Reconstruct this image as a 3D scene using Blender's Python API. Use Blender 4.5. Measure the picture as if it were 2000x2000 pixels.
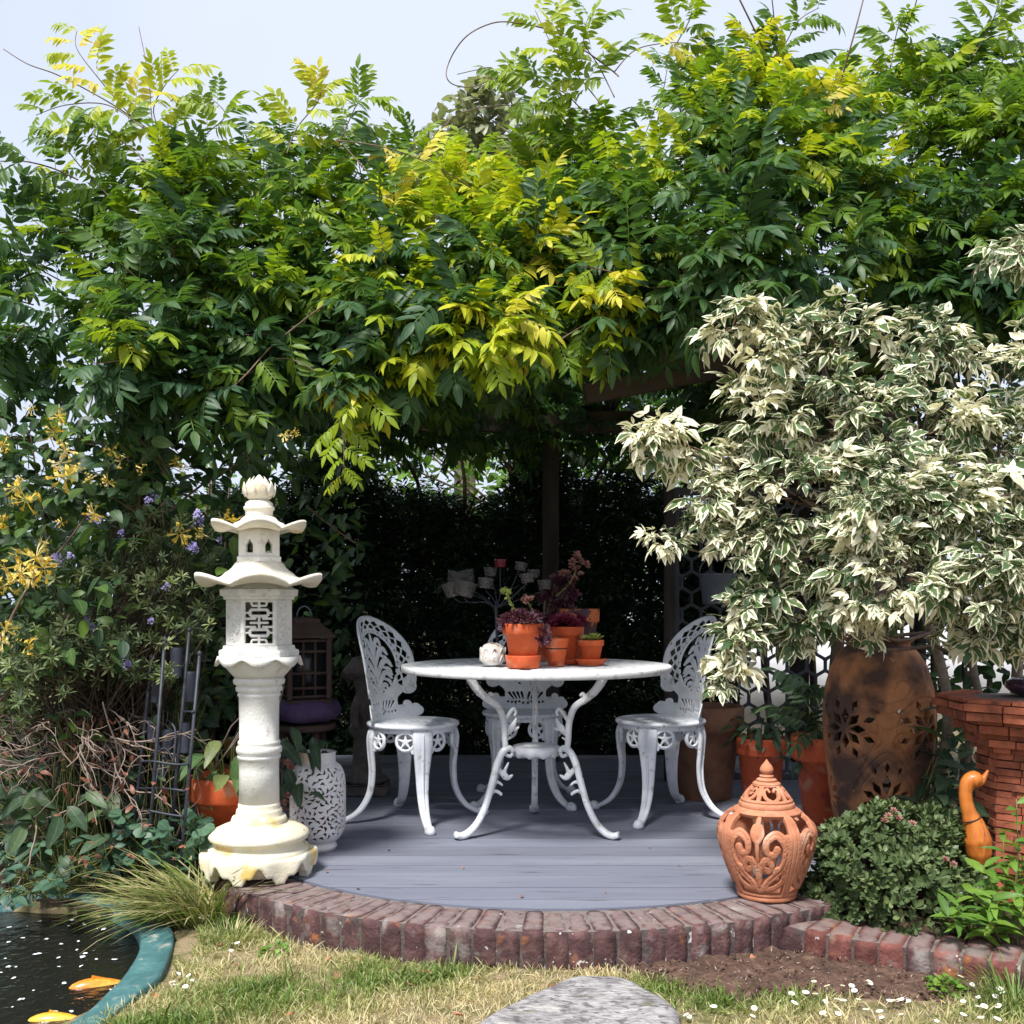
import bpy, math, random
import numpy as np
from mathutils import Matrix, Vector

# ------------------------------------------------------------------ camera, sky, sun, exposure
scene = bpy.context.scene
for o in list(bpy.data.objects):
    bpy.data.objects.remove(o)
COL = scene.collection
F = 2000.0            # focal length in photo pixels (photo is 2000 wide)
HY = 1180.0           # horizon row
CAMZ = 1.09
DECK = 0.12
cam_data = bpy.data.cameras.new('camera')
cam = bpy.data.objects.new('camera', cam_data)
COL.objects.link(cam)
cam.location = (0, 0, CAMZ)
cam.rotation_euler = (math.radians(90), 0, 0)
cam_data.sensor_width = 36.0
cam_data.lens = 36.0
cam_data.shift_y = 0.09
cam_data.clip_start = 0.05
cam_data.clip_end = 2000
scene.camera = cam

SUN_EL = math.radians(58)
SUN_AZ = math.radians(207)     # where the sun stands, clockwise from +Y
world = bpy.data.worlds.new('World')
scene.world = world
world.use_nodes = True
wn = world.node_tree.nodes
wl = world.node_tree.links
wn.clear()
sky = wn.new('ShaderNodeTexSky')
sky.sky_type = 'NISHITA'
sky.sun_disc = False
sky.sun_elevation = SUN_EL
sky.sun_rotation = SUN_AZ
sky.dust_density = 3.0
sky.air_density = 1.0
tc = wn.new('ShaderNodeTexCoord')
cn = wn.new('ShaderNodeTexNoise')
cn.inputs['Scale'].default_value = 1.6
cn.inputs['Detail'].default_value = 4
cr = wn.new('ShaderNodeValToRGB')
cr.color_ramp.elements[0].position = 0.35
cr.color_ramp.elements[0].color = (4.4, 5.0, 6.4, 1)
cr.color_ramp.elements[1].position = 0.65
cr.color_ramp.elements[1].color = (5.4, 5.8, 6.7, 1)
mx = wn.new('ShaderNodeMix')
mx.data_type = 'RGBA'
mx.inputs[0].default_value = 0.86       # a sheet of thin bright cloud over the sky
bg = wn.new('ShaderNodeBackground')
bg.inputs[1].default_value = 0.058
wo = wn.new('ShaderNodeOutputWorld')
wl.new(tc.outputs['Generated'], cn.inputs['Vector'])
wl.new(cn.outputs['Fac'], cr.inputs['Fac'])
wl.new(sky.outputs['Color'], mx.inputs[6])
wl.new(cr.outputs['Color'], mx.inputs[7])
wl.new(mx.outputs[2], bg.inputs['Color'])
wl.new(bg.outputs[0], wo.inputs['Surface'])

sd = bpy.data.lights.new('sun', 'SUN')
sd.energy = 2.1
sd.angle = math.radians(12)
sd.color = (1.0, 0.975, 0.93)
sun = bpy.data.objects.new('sun', sd)
COL.objects.link(sun)
sdir = Vector((math.sin(SUN_AZ) * math.cos(SUN_EL), math.cos(SUN_AZ) * math.cos(SUN_EL), math.sin(SUN_EL)))
sun.rotation_euler = sdir.to_track_quat('Z', 'Y').to_euler()
sun.location = (0, 0, 12)

scene.view_settings.view_transform = 'Standard'
scene.view_settings.look = 'None'
scene.view_settings.exposure = 1.55
scene.view_settings.gamma = 1.0
scene.view_settings.use_curve_mapping = False
try:
    scene.cycles.max_bounces = 8
    scene.cycles.transparent_max_bounces = 8
except Exception:
    pass

# ------------------------------------------------------------------ helpers
rng = np.random.default_rng(11)
PI = math.pi


def P(x, y, D):
    """photo pixel at distance D -> world"""
    return np.array([(x - 1000) / F * D, D, CAMZ - (y - HY) / F * D])


def PG(x, y, z=0.0):
    """photo pixel on the horizontal plane z -> world"""
    D = (CAMZ - z) * F / (y - HY)
    return P(x, y, D)


def U(a, b, n=None):
    return rng.uniform(a, b, n)


class Geo:
    """collects vertices and faces (tris/quads/polygons) with optional per-vertex attributes"""

    def __init__(self):
        self.v = []
        self.f = []
        self.sm = []
        self.n = 0

    def add(self, V, Fs, smooth=True):
        V = np.asarray(V, float).reshape(-1, 3)
        base = self.n
        self.v.append(V)
        self.n += len(V)
        for f in Fs:
            self.f.append([int(i) + base for i in f])
            self.sm.append(smooth)
        return self

    def verts(self):
        return np.concatenate(self.v) if self.v else np.zeros((0, 3))


def raw_mesh(name, V, faces, smooth=None, attrs=None):
    """faces: list of index lists, or list of int arrays (M,k)"""
    me = bpy.data.meshes.new(name)
    V = np.asarray(V, np.float32)
    if len(faces) and isinstance(faces[0], np.ndarray) and faces[0].ndim == 2:
        tot = np.concatenate([np.full(len(a), a.shape[1], np.int32) for a in faces])
        idx = np.concatenate([a.reshape(-1) for a in faces]).astype(np.int32)
    else:
        tot = np.array([len(f) for f in faces], np.int32)
        idx = np.array([i for f in faces for i in f], np.int32)
    start = np.zeros(len(tot), np.int32)
    if len(tot) > 1:
        start[1:] = np.cumsum(tot)[:-1]
    me.vertices.add(len(V))
    me.vertices.foreach_set('co', V.reshape(-1))
    me.loops.add(len(idx))
    me.loops.foreach_set('vertex_index', idx)
    me.polygons.add(len(tot))
    me.polygons.foreach_set('loop_start', start)
    me.polygons.foreach_set('loop_total', tot)
    if smooth is None:
        sm = np.ones(len(tot), bool)
    elif isinstance(smooth, bool):
        sm = np.full(len(tot), smooth)
    else:
        sm = np.array(smooth, bool)
    me.polygons.foreach_set('use_smooth', sm)
    if attrs:
        for k, a in attrs.items():
            at = me.attributes.new(k, 'FLOAT', 'POINT')
            at.data.foreach_set('value', np.asarray(a, np.float32))
    me.update(calc_edges=True)
    me.validate()
    return me


def tag(o, label=None, cat=None, group=None, kind=None):
    if label:
        o['label'] = label
    if cat:
        o['category'] = cat
    if group:
        o['group'] = group
    if kind:
        o['kind'] = kind
    return o


def ob(name, me, mat=None, parent=None, loc=None, rotz=0.0):
    if mat is not None and len(me.materials) == 0:
        me.materials.append(mat)
    o = bpy.data.objects.new(name, me)
    COL.objects.link(o)
    if parent is not None:
        o.parent = parent
    if loc is not None:
        o.location = [float(c) for c in loc]
    if rotz:
        o.rotation_euler = (0, 0, rotz)
    return o


def build(name, g, mat, parent=None, loc=None, rotz=0.0, smooth=None):
    me = raw_mesh(name, g.verts(), g.f, smooth if smooth is not None else g.sm)
    return ob(name, me, mat, parent, loc, rotz)


def thing(name, label, cat, loc=(0, 0, 0), rotz=0.0, group=None):
    o = bpy.data.objects.new(name, None)
    COL.objects.link(o)
    o.location = [float(c) for c in loc]
    o.rotation_euler = (0, 0, rotz)
    o.empty_display_size = 0.1
    tag(o, label, cat, group)
    return o


def copy_tree(o, parent=None):
    c = o.copy()
    COL.objects.link(c)
    c.parent = parent
    for ch in list(o.children):
        copy_tree(ch, c)
    return c


def lathe(prof, n=32, phase=0.0, cap=True, rmod=None):
    """profile list of (r,z) from bottom to top"""
    V, Fs = [], []
    m = len(prof)
    for r, z in prof:
        for k in range(n):
            a = phase + 2 * PI * k / n
            rr = r * (rmod(a, z) if rmod else 1)
            V.append((rr * math.cos(a), rr * math.sin(a), z))
    for i in range(m - 1):
        for k in range(n):
            k2 = (k + 1) % n
            Fs.append((i * n + k, i * n + k2, (i + 1) * n + k2, (i + 1) * n + k))
    if cap:
        Fs.append(tuple(range(n))[::-1])
        Fs.append(tuple((m - 1) * n + k for k in range(n)))
    return np.array(V), Fs


def frame_of(pts):
    pts = np.asarray(pts, float)
    t = np.gradient(pts, axis=0)
    t /= np.linalg.norm(t, axis=1)[:, None] + 1e-9
    return t


def tube(pts, r, n=6, cap=True):
    pts = np.asarray(pts, float)
    m = len(pts)
    r = np.broadcast_to(np.asarray(r, float), (m,)) if np.ndim(r) < 1 or len(np.atleast_1d(r)) == m else np.interp(np.linspace(0, 1, m), np.linspace(0, 1, len(r)), r)
    t = frame_of(pts)
    ref = np.array([0, 0, 1.0]) if abs(t[0][2]) < 0.9 else np.array([1.0, 0, 0])
    V = []
    s = np.cross(t[0], ref)
    s /= np.linalg.norm(s)
    for i in range(m):
        s = s - t[i] * np.dot(s, t[i])
        s /= np.linalg.norm(s) + 1e-9
        u = np.cross(t[i], s)
        for k in range(n):
            a = 2 * PI * k / n
            V.append(pts[i] + r[i] * (math.cos(a) * s + math.sin(a) * u))
    Fs = []
    for i in range(m - 1):
        for k in range(n):
            k2 = (k + 1) % n
            Fs.append((i * n + k, i * n + k2, (i + 1) * n + k2, (i + 1) * n + k))
    if cap:
        Fs.append(tuple(range(n))[::-1])
        Fs.append(tuple((m - 1) * n + k for k in range(n)))
    return np.array(V), Fs


def sweep(pts, side, w, h, n=10, e=0.6):
    """sweep a rounded rectangle: half width w along fixed side vector, half height h across"""
    pts = np.asarray(pts, float)
    m = len(pts)
    w = np.interp(np.linspace(0, 1, m), np.linspace(0, 1, len(np.atleast_1d(w))), np.atleast_1d(w))
    h = np.interp(np.linspace(0, 1, m), np.linspace(0, 1, len(np.atleast_1d(h))), np.atleast_1d(h))
    t = frame_of(pts)
    side = np.asarray(side, float)
    side /= np.linalg.norm(side)
    V = []
    for i in range(m):
        nn = np.cross(t[i], side)
        nn /= np.linalg.norm(nn) + 1e-9
        for k in range(n):
            a = 2 * PI * (k + 0.5) / n
            c, s = math.cos(a), math.sin(a)
            V.append(pts[i] + side * w[i] * math.copysign(abs(c) ** e, c) + nn * h[i] * math.copysign(abs(s) ** e, s))
    Fs = []
    for i in range(m - 1):
        for k in range(n):
            k2 = (k + 1) % n
            Fs.append((i * n + k, i * n + k2, (i + 1) * n + k2, (i + 1) * n + k))
    Fs.append(tuple(range(n))[::-1])
    Fs.append(tuple((m - 1) * n + k for k in range(n)))
    return np.array(V), Fs


def catmull(pts, k=8, closed=False):
    pts = np.asarray(pts, float)
    n = len(pts)
    out = []
    rngk = range(n if closed else n - 1)
    for i in rngk:
        if closed:
            p0, p1, p2, p3 = pts[(i - 1) % n], pts[i], pts[(i + 1) % n], pts[(i + 2) % n]
        else:
            p0, p1, p2, p3 = pts[max(i - 1, 0)], pts[i], pts[i + 1], pts[min(i + 2, n - 1)]
        for j in range(k):
            t = j / k
            out.append(0.5 * ((2 * p1) + (-p0 + p2) * t + (2 * p0 - 5 * p1 + 4 * p2 - p3) * t * t + (-p0 + 3 * p1 - 3 * p2 + p3) * t ** 3))
    if not closed:
        out.append(pts[-1])
    return np.array(out)


def box(cx, cy, cz, sx, sy, sz, bev=0.0):
    """bevelled box (chamfered edges) as verts/faces"""
    if bev <= 0:
        V = [(cx + a * sx / 2, cy + b * sy / 2, cz + c * sz / 2) for a in (-1, 1) for b in (-1, 1) for c in (-1, 1)]
        Fs = [(0, 1, 3, 2), (4, 6, 7, 5), (0, 4, 5, 1), (2, 3, 7, 6), (0, 2, 6, 4), (1, 5, 7, 3)]
        return np.array(V), Fs
    hx, hy, hz = sx / 2, sy / 2, sz / 2
    V, ids = [], {}
    for a in (-1, 1):
        for b in (-1, 1):
            for c in (-1, 1):
                for ax, p in (('x', (hx, hy - bev, hz - bev)), ('y', (hx - bev, hy, hz - bev)), ('z', (hx - bev, hy - bev, hz))):
                    ids[(a, b, c, ax)] = len(V)
                    V.append((cx + a * p[0], cy + b * p[1], cz + c * p[2]))
    Fs = []
    for a in (-1, 1):
        Fs.append([ids[(a, b, c, 'x')] for b, c in ((-1, -1), (1, -1), (1, 1), (-1, 1))][::a])
        Fs.append([ids[(b, a, c, 'y')] for b, c in ((-1, -1), (-1, 1), (1, 1), (1, -1))][::a])
        Fs.append([ids[(b, c, a, 'z')] for b, c in ((-1, -1), (1, -1), (1, 1), (-1, 1))][::a])
    for a in (-1, 1):
        for b in (-1, 1):
            s = a * b
            Fs.append([ids[(a, b, -1, 'x')], ids[(a, b, -1, 'y')], ids[(a, b, 1, 'y')], ids[(a, b, 1, 'x')]][::s])
            Fs.append([ids[(a, -1, b, 'x')], ids[(a, 1, b, 'x')], ids[(a, 1, b, 'z')], ids[(a, -1, b, 'z')]][::-s if True else 1])
            Fs.append([ids[(-1, a, b, 'y')], ids[(-1, a, b, 'z')], ids[(1, a, b, 'z')], ids[(1, a, b, 'y')]][::-s])
            for c in (-1, 1):
                Fs.append([ids[(a, b, c, 'x')], ids[(a, b, c, 'y')], ids[(a, b, c, 'z')]][::s * c])
    return np.array(V), Fs


def wob(V, amp, freq=7.0, seed=0.0):
    """cheap smooth wobble so that nothing is perfectly straight"""
    V = np.array(V, float)
    s = seed * 3.1
    d = np.stack([np.sin(V[:, 1] * freq + s) + np.sin(V[:, 2] * freq * 1.7 + 2 * s + 1), np.sin(V[:, 2] * freq * 1.1 + s + 2) + np.sin(V[:, 0] * freq * 1.6 + s), np.sin(V[:, 0] * freq * 1.2 + s + 4) + np.sin(V[:, 1] * freq * 1.9 + s)], 1)
    return V + d * amp * 0.5


# ---- pierced sheets: keep the part of a grid where field > 0 (marching squares), front + back + walls
def pierced(us, vs, Fld, mapf, t_front, t_back, bevel=0.004, wrap=False, relief=None):
    nu, nv = Fld.shape
    g = Geo()
    fld = Fld + 1e-7
    pts_uv, pf = [], []
    gid = -np.ones((nu, nv), int)
    ii, jj = np.nonzero(fld > 0)
    gid[ii, jj] = np.arange(len(ii))
    uu = us[ii]
    vv = vs[jj]
    pts_u = list(uu)
    pts_v = list(vv)
    pf = list(fld[ii, jj])
    rel = list(relief[ii, jj]) if relief is not None else None
    du = us[1] - us[0]
    ecache = {}

    def evert(i, j, di, dj):
        key = (i, j, di, dj)
        if key in ecache:
            return ecache[key]
        i2 = (i + di) % nu if wrap else i + di
        a, b = fld[i, j], fld[i2, j + dj]
        s = a / (a - b)
        pts_u.append(us[i] + di * du * s)
        pts_v.append(vs[j] + (vs[j + dj] - vs[j]) * s)
        pf.append(0.0)
        if rel is not None:
            rel.append(relief[i, j] * (1 - s) + relief[i2, j + dj] * s)
        ecache[key] = len(pts_u) - 1
        return ecache[key]

    faces, segs = [], []
    for i in range(nu if wrap else nu - 1):
        i2 = (i + 1) % nu
        for j in range(nv - 1):
            a, b, c, d = gid[i, j], gid[i2, j], gid[i2, j + 1], gid[i, j + 1]
            k = (a >= 0) + (b >= 0) + (c >= 0) + (d >= 0)
            if k == 0:
                continue
            if k == 4:
                faces.append((a, b, c, d))
                continue
            cor = [a, b, c, d]
            ed = [(i, j, 1, 0), (i2, j, 0, 1), (i, j + 1, 1, 0), (i, j, 0, 1)]
            poly, kind = [], []
            for q in range(4):
                if cor[q] >= 0:
                    poly.append(cor[q])
                    kind.append(0)
                if (cor[q] >= 0) != (cor[(q + 1) % 4] >= 0):
                    poly.append(evert(*ed[q]))
                    kind.append(1)
            faces.append(tuple(poly))
            m = len(poly)
            for q in range(m):
                if kind[q] and kind[(q + 1) % m]:
                    segs.append((poly[q], poly[(q + 1) % m]))
    u = np.array(pts_u)
    v = np.array(pts_v)
    f = np.array(pf)
    s = np.clip(f / bevel, 0, 1)
    h = t_front * (0.25 + 0.75 * np.sqrt(1 - (1 - s) ** 2))
    if rel is not None:
        h = h + np.array(rel)
    fr = mapf(u, v, h)
    bk = mapf(u, v, np.full_like(h, -t_back))
    g.add(fr, faces, True)
    n0 = len(fr)
    g.add(bk, [q[::-1] for q in faces], True)
    wv, wf = [], []
    for a, b in segs:
        k = len(wv)
        wv += [fr[a], bk[a], bk[b], fr[b]]
        wf.append((k, k + 1, k + 2, k + 3))
    if wv:
        g.add(wv, wf, False)
    return g


def stroke(X, Y, pts, w):
    """max over polyline segments of (width - distance)"""
    pts = np.asarray(pts, float)
    m = len(pts)
    w = np.interp(np.linspace(0, 1, m), np.linspace(0, 1, len(np.atleast_1d(w))), np.atleast_1d(w))
    out = np.full(X.shape, -1.0)
    for k in range(m - 1):
        a, b = pts[k], pts[k + 1]
        d = b - a
        L = d @ d + 1e-12
        t = np.clip(((X - a[0]) * d[0] + (Y - a[1]) * d[1]) / L, 0, 1)
        dist = np.hypot(X - a[0] - t * d[0], Y - a[1] - t * d[1])
        out = np.maximum(out, w[k] + (w[k + 1] - w[k]) * t - dist)
    return out


def spiral(cx, cy, r0, r1, a0, turns, n=24):
    t = np.linspace(0, 1, n)
    r = r0 + (r1 - r0) * t
    a = a0 + turns * 2 * PI * t
    return np.stack([cx + r * np.cos(a), cy + r * np.sin(a)], 1)


# ---- leaves
def leaflet(L=1.0, W=0.4, fold=0.15, droop=0.2, st=(0.3, 0.65), wd=(0.95, 0.85), side=0.0):
    """blade along +X, face up +Z: base, stations, tip"""
    V = [(0, 0, 0)]
    E = [0.2]
    for t, k in zip(st, wd):
        z = -droop * L * t * t
        w = W * L * 0.5 * k
        V += [(t * L, w, z + fold * w), (t * L, side * L * t, z), (t * L, -w, z + fold * w)]
        E += [1, 0, 1]
    V.append((L, side * L, -droop * L))
    E.append(0.9)
    n = len(st)
    Fs = [(0, 2, 1), (0, 3, 2)]
    for i in range(n - 1):
        a = 1 + 3 * i
        Fs += [(a, a + 1, a + 4, a + 3), (a + 1, a + 2, a + 5, a + 4)]
    a = 1 + 3 * (n - 1)
    t = len(V) - 1
    Fs += [(a, a + 1, t), (a + 1, a + 2, t)]
    return np.array(V, float), Fs, np.array(E, float)


class Tmpl:
    def __init__(self):
        self.V, self.F, self.E, self.R = [], [], [], []
        self.n = 0

    def add(self, V, Fs, E, r=0.0):
        self.V.append(V)
        self.F += [[i + self.n for i in f] for f in Fs]
        self.E.append(E)
        self.R.append(np.full(len(V), r))
        self.n += len(V)

    def done(self):
        self.V = np.concatenate(self.V)
        self.E = np.concatenate(self.E)
        self.R = np.concatenate(self.R)
        self.q = np.array([f for f in self.F if len(f) == 4], int).reshape(-1, 4)
        self.t = np.array([f for f in self.F if len(f) == 3], int).reshape(-1, 3)
        return self


def rot_to(d, up=(0, 0, 1.0), roll=0.0):
    """matrix whose columns are leaf x (along d), y, z (close to up)"""
    d = np.asarray(d, float)
    d = d / (np.linalg.norm(d) + 1e-9)
    up = np.asarray(up, float)
    z = up - d * (up @ d)
    nz = np.linalg.norm(z)
    if nz < 1e-3:
        z = np.cross(d, [1, 0, 0])
        nz = np.linalg.norm(z)
    z /= nz
    y = np.cross(z, d)
    if roll:
        c, s = math.cos(roll), math.sin(roll)
        y, z = c * y + s * z, -s * y + c * z
    return np.stack([d, y, z], 1)


def rots_to(Dr, Up, roll):
    Dr = Dr / (np.linalg.norm(Dr, axis=1)[:, None] + 1e-9)
    Up = np.broadcast_to(Up, Dr.shape)
    z = Up - Dr * (Up * Dr).sum(1)[:, None]
    z = z + 1e-4 * np.array([1, 0.3, 0.2])
    z /= np.linalg.norm(z, axis=1)[:, None]
    y = np.cross(z, Dr)
    c, s = np.cos(roll)[:, None], np.sin(roll)[:, None]
    y2 = c * y + s * z
    z2 = -s * y + c * z
    return np.stack([Dr, y2, z2], 2)


def merge_inst(tm, idx, R, T, S, rnd):
    """real geometry: every instance written into one vertex array"""
    Vs, Qs, Ts, Es, Rs = [], [], [], [], []
    off = 0
    for k, t in enumerate(tm):
        m = np.nonzero(idx == k)[0]
        if len(m) == 0:
            continue
        nv = len(t.V)
        V = np.einsum('nij,vj->nvi', R[m] * S[m][:, None, None], t.V) + T[m][:, None, :]
        Vs.append(V.reshape(-1, 3))
        o = (off + np.arange(len(m)) * nv)[:, None, None]
        if len(t.q):
            Qs.append((t.q[None] + o).reshape(-1, 4))
        if len(t.t):
            Ts.append((t.t[None] + o).reshape(-1, 3))
        Es.append(np.tile(t.E, len(m)))
        Rs.append((rnd[m][:, None] + t.R[None]).reshape(-1))
        off += nv * len(m)
    faces = []
    if Qs:
        faces.append(np.concatenate(Qs))
    if Ts:
        faces.append(np.concatenate(Ts))
    return np.concatenate(Vs), faces, {'edge': np.concatenate(Es), 'rnd': np.clip(np.concatenate(Rs), 0, 1)}


def leaves_stuff(name, tm, idx, R, T, S, rnd, mat, parent, loc, label=None):
    V, faces, at = merge_inst(tm, idx, R, T - np.asarray(loc), S, rnd)
    me = raw_mesh(name, V, faces, True, at)
    o = ob(name, me, mat, parent)
    o['kind'] = 'stuff'
    return o


_leafmesh = {}


def leaves_parts(name, tm, idx, R, T, S, rnd, mat, parent, loc, steps=8):
    """one object per leaf, sharing mesh data"""
    loc = np.asarray(loc)
    for n in range(len(idx)):
        b = int(min(steps - 1, max(0, rnd[n] * steps)))
        key = (id(tm[idx[n]]), b, mat.name)
        if key not in _leafmesh:
            t = tm[idx[n]]
            me = raw_mesh(name, t.V, [a for a in (t.q, t.t) if len(a)], True, {'edge': t.E, 'rnd': np.clip(t.R + (b + 0.5) / steps, 0, 1)})
            me.materials.append(mat)
            _leafmesh[key] = me
        o = bpy.data.objects.new(name, _leafmesh[key])
        COL.objects.link(o)
        o.parent = parent
        M = np.eye(4)
        M[:3, :3] = R[n] * S[n]
        M[:3, 3] = T[n] - loc
        o.matrix_basis = Matrix(M.tolist())


def split_leaves(name_part, name_stuff, tm, idx, R, T, S, rnd, mat, parent, loc, score, nmax=300):
    """the nmax leaves with the highest score become parts, the rest one mass"""
    order = np.argsort(-score)
    a, b = order[:nmax], order[nmax:]
    leaves_parts(name_part, tm, idx[a], R[a], T[a], S[a], rnd[a], mat, parent, loc)
    if len(b):
        leaves_stuff(name_stuff, tm, idx[b], R[b], T[b], S[b], rnd[b], mat, parent, loc)


def vnoise(p, seed=0):
    """smooth pseudo noise about -1..1 on (n,3)"""
    p = np.asarray(p, float)
    r = np.random.default_rng(seed)
    out = np.zeros(len(p))
    for k in range(6):
        d = r.normal(size=3)
        d /= np.linalg.norm(d)
        out += np.sin(p @ d * r.uniform(2.0, 6.0) + r.uniform(0, 6.28))
    return out / 3.0


# ------------------------------------------------------------------ materials
def new_mat(name):
    m = bpy.data.materials.new(name)
    m.use_nodes = True
    nt = m.node_tree
    nt.nodes.clear()
    return m, nt.nodes, nt.links


def ramp(nodes, stops):
    r = nodes.new('ShaderNodeValToRGB')
    e = r.color_ramp.elements
    while len(e) < len(stops):
        e.new(0.5)
    for i, (p, c) in enumerate(stops):
        e[i].position = p
        e[i].color = (*c, 1)
    return r


def mixc(nodes, links, fac, a, b, mode='MIX'):
    n = nodes.new('ShaderNodeMix')
    n.data_type = 'RGBA'
    n.blend_type = mode
    for sock, val in ((0, fac), (6, a), (7, b)):
        if hasattr(val, 'is_linked') or hasattr(val, 'links'):
            links.new(val, n.inputs[sock])
        elif sock == 0:
            n.inputs[0].default_value = val
        else:
            n.inputs[sock].default_value = (*val, 1)
    return n.outputs[2]


def surf(name, stops, scale=8.0, rough=0.7, bump=0.2, bscale=60.0, spots=None, spec=0.4, metal=0.0, detail=6.0, objvar=0.0, stretch=None, coat=0.0, bdist=0.004, toplay=None):
    """rough natural surface: noise ramp + optional spots [(colour, scale, lo, hi)] + fine bump"""
    m, N, L = new_mat(name)
    tc = N.new('ShaderNodeTexCoord')
    vec = tc.outputs['Object']
    if objvar:
        oi = N.new('ShaderNodeObjectInfo')
        va = N.new('ShaderNodeVectorMath')
        va.operation = 'ADD'
        mu = N.new('ShaderNodeVectorMath')
        mu.operation = 'SCALE'
        co = N.new('ShaderNodeCombineXYZ')
        for k in range(3):
            L.new(oi.outputs['Random'], co.inputs[k])
        L.new(co.outputs[0], mu.inputs[0])
        mu.inputs['Scale'].default_value = 37.0
        L.new(vec, va.inputs[0])
        L.new(mu.outputs[0], va.inputs[1])
        vec = va.outputs[0]
    if stretch:
        mp = N.new('ShaderNodeMapping')
        mp.inputs['Scale'].default_value = stretch
        L.new(vec, mp.inputs['Vector'])
        vec = mp.outputs[0]
    n1 = N.new('ShaderNodeTexNoise')
    n1.inputs['Scale'].default_value = scale
    n1.inputs['Detail'].default_value = detail
    n1.inputs['Roughness'].default_value = 0.65
    L.new(vec, n1.inputs['Vector'])
    r = ramp(N, stops)
    L.new(n1.outputs['Fac'], r.inputs['Fac'])
    col = r.outputs['Color']
    for k, (c, sc, lo, hi) in enumerate(spots or []):
        n2 = N.new('ShaderNodeTexNoise')
        n2.inputs['Scale'].default_value = sc
        n2.inputs['Detail'].default_value = 5
        mp2 = N.new('ShaderNodeMapping')
        mp2.inputs['Location'].default_value = (3.7 * k + 1, 1.9 * k, 2.3)
        L.new(vec, mp2.inputs['Vector'])
        L.new(mp2.outputs[0], n2.inputs['Vector'])
        r2 = ramp(N, [(lo, (0, 0, 0)), (hi, (1, 1, 1))])
        L.new(n2.outputs['Fac'], r2.inputs['Fac'])
        col = mixc(N, L, r2.outputs['Color'], col, c)
    if objvar:
        hv = N.new('ShaderNodeHueSaturation')
        mr = N.new('ShaderNodeMapRange')
        mr.inputs['To Min'].default_value = 1 - objvar
        mr.inputs['To Max'].default_value = 1 + objvar
        L.new(oi.outputs['Random'], mr.inputs['Value'])
        L.new(mr.outputs[0], hv.inputs['Value'])
        L.new(col, hv.inputs['Color'])
        col = hv.outputs['Color']
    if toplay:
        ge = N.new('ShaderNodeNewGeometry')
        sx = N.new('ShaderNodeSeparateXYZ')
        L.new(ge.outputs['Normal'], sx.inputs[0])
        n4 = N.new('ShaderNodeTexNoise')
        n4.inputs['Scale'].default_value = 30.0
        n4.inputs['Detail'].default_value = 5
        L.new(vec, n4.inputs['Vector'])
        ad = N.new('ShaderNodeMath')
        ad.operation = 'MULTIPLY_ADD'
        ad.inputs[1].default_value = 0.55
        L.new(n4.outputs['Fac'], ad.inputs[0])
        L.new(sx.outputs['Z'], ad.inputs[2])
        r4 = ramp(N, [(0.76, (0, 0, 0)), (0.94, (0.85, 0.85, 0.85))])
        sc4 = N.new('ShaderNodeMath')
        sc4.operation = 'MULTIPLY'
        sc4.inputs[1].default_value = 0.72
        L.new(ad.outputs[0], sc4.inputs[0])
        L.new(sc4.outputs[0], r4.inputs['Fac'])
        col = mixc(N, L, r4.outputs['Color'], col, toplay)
    b = N.new('ShaderNodeBsdfPrincipled')
    L.new(col, b.inputs['Base Color'])
    b.inputs['Roughness'].default_value = rough
    b.inputs['Metallic'].default_value = metal
    b.inputs['Specular IOR Level'].default_value = spec
    b.inputs['Coat Weight'].default_value = coat
    if bump:
        n3 = N.new('ShaderNodeTexNoise')
        n3.inputs['Scale'].default_value = bscale
        n3.inputs['Detail'].default_value = 5
        L.new(vec, n3.inputs['Vector'])
        bp = N.new('ShaderNodeBump')
        bp.inputs['Strength'].default_value = bump
        bp.inputs['Distance'].default_value = bdist
        L.new(n3.outputs['Fac'], bp.inputs['Height'])
        L.new(bp.outputs[0], b.inputs['Normal'])
    o = N.new('ShaderNodeOutputMaterial')
    L.new(b.outputs[0], o.inputs['Surface'])
    return m


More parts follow.
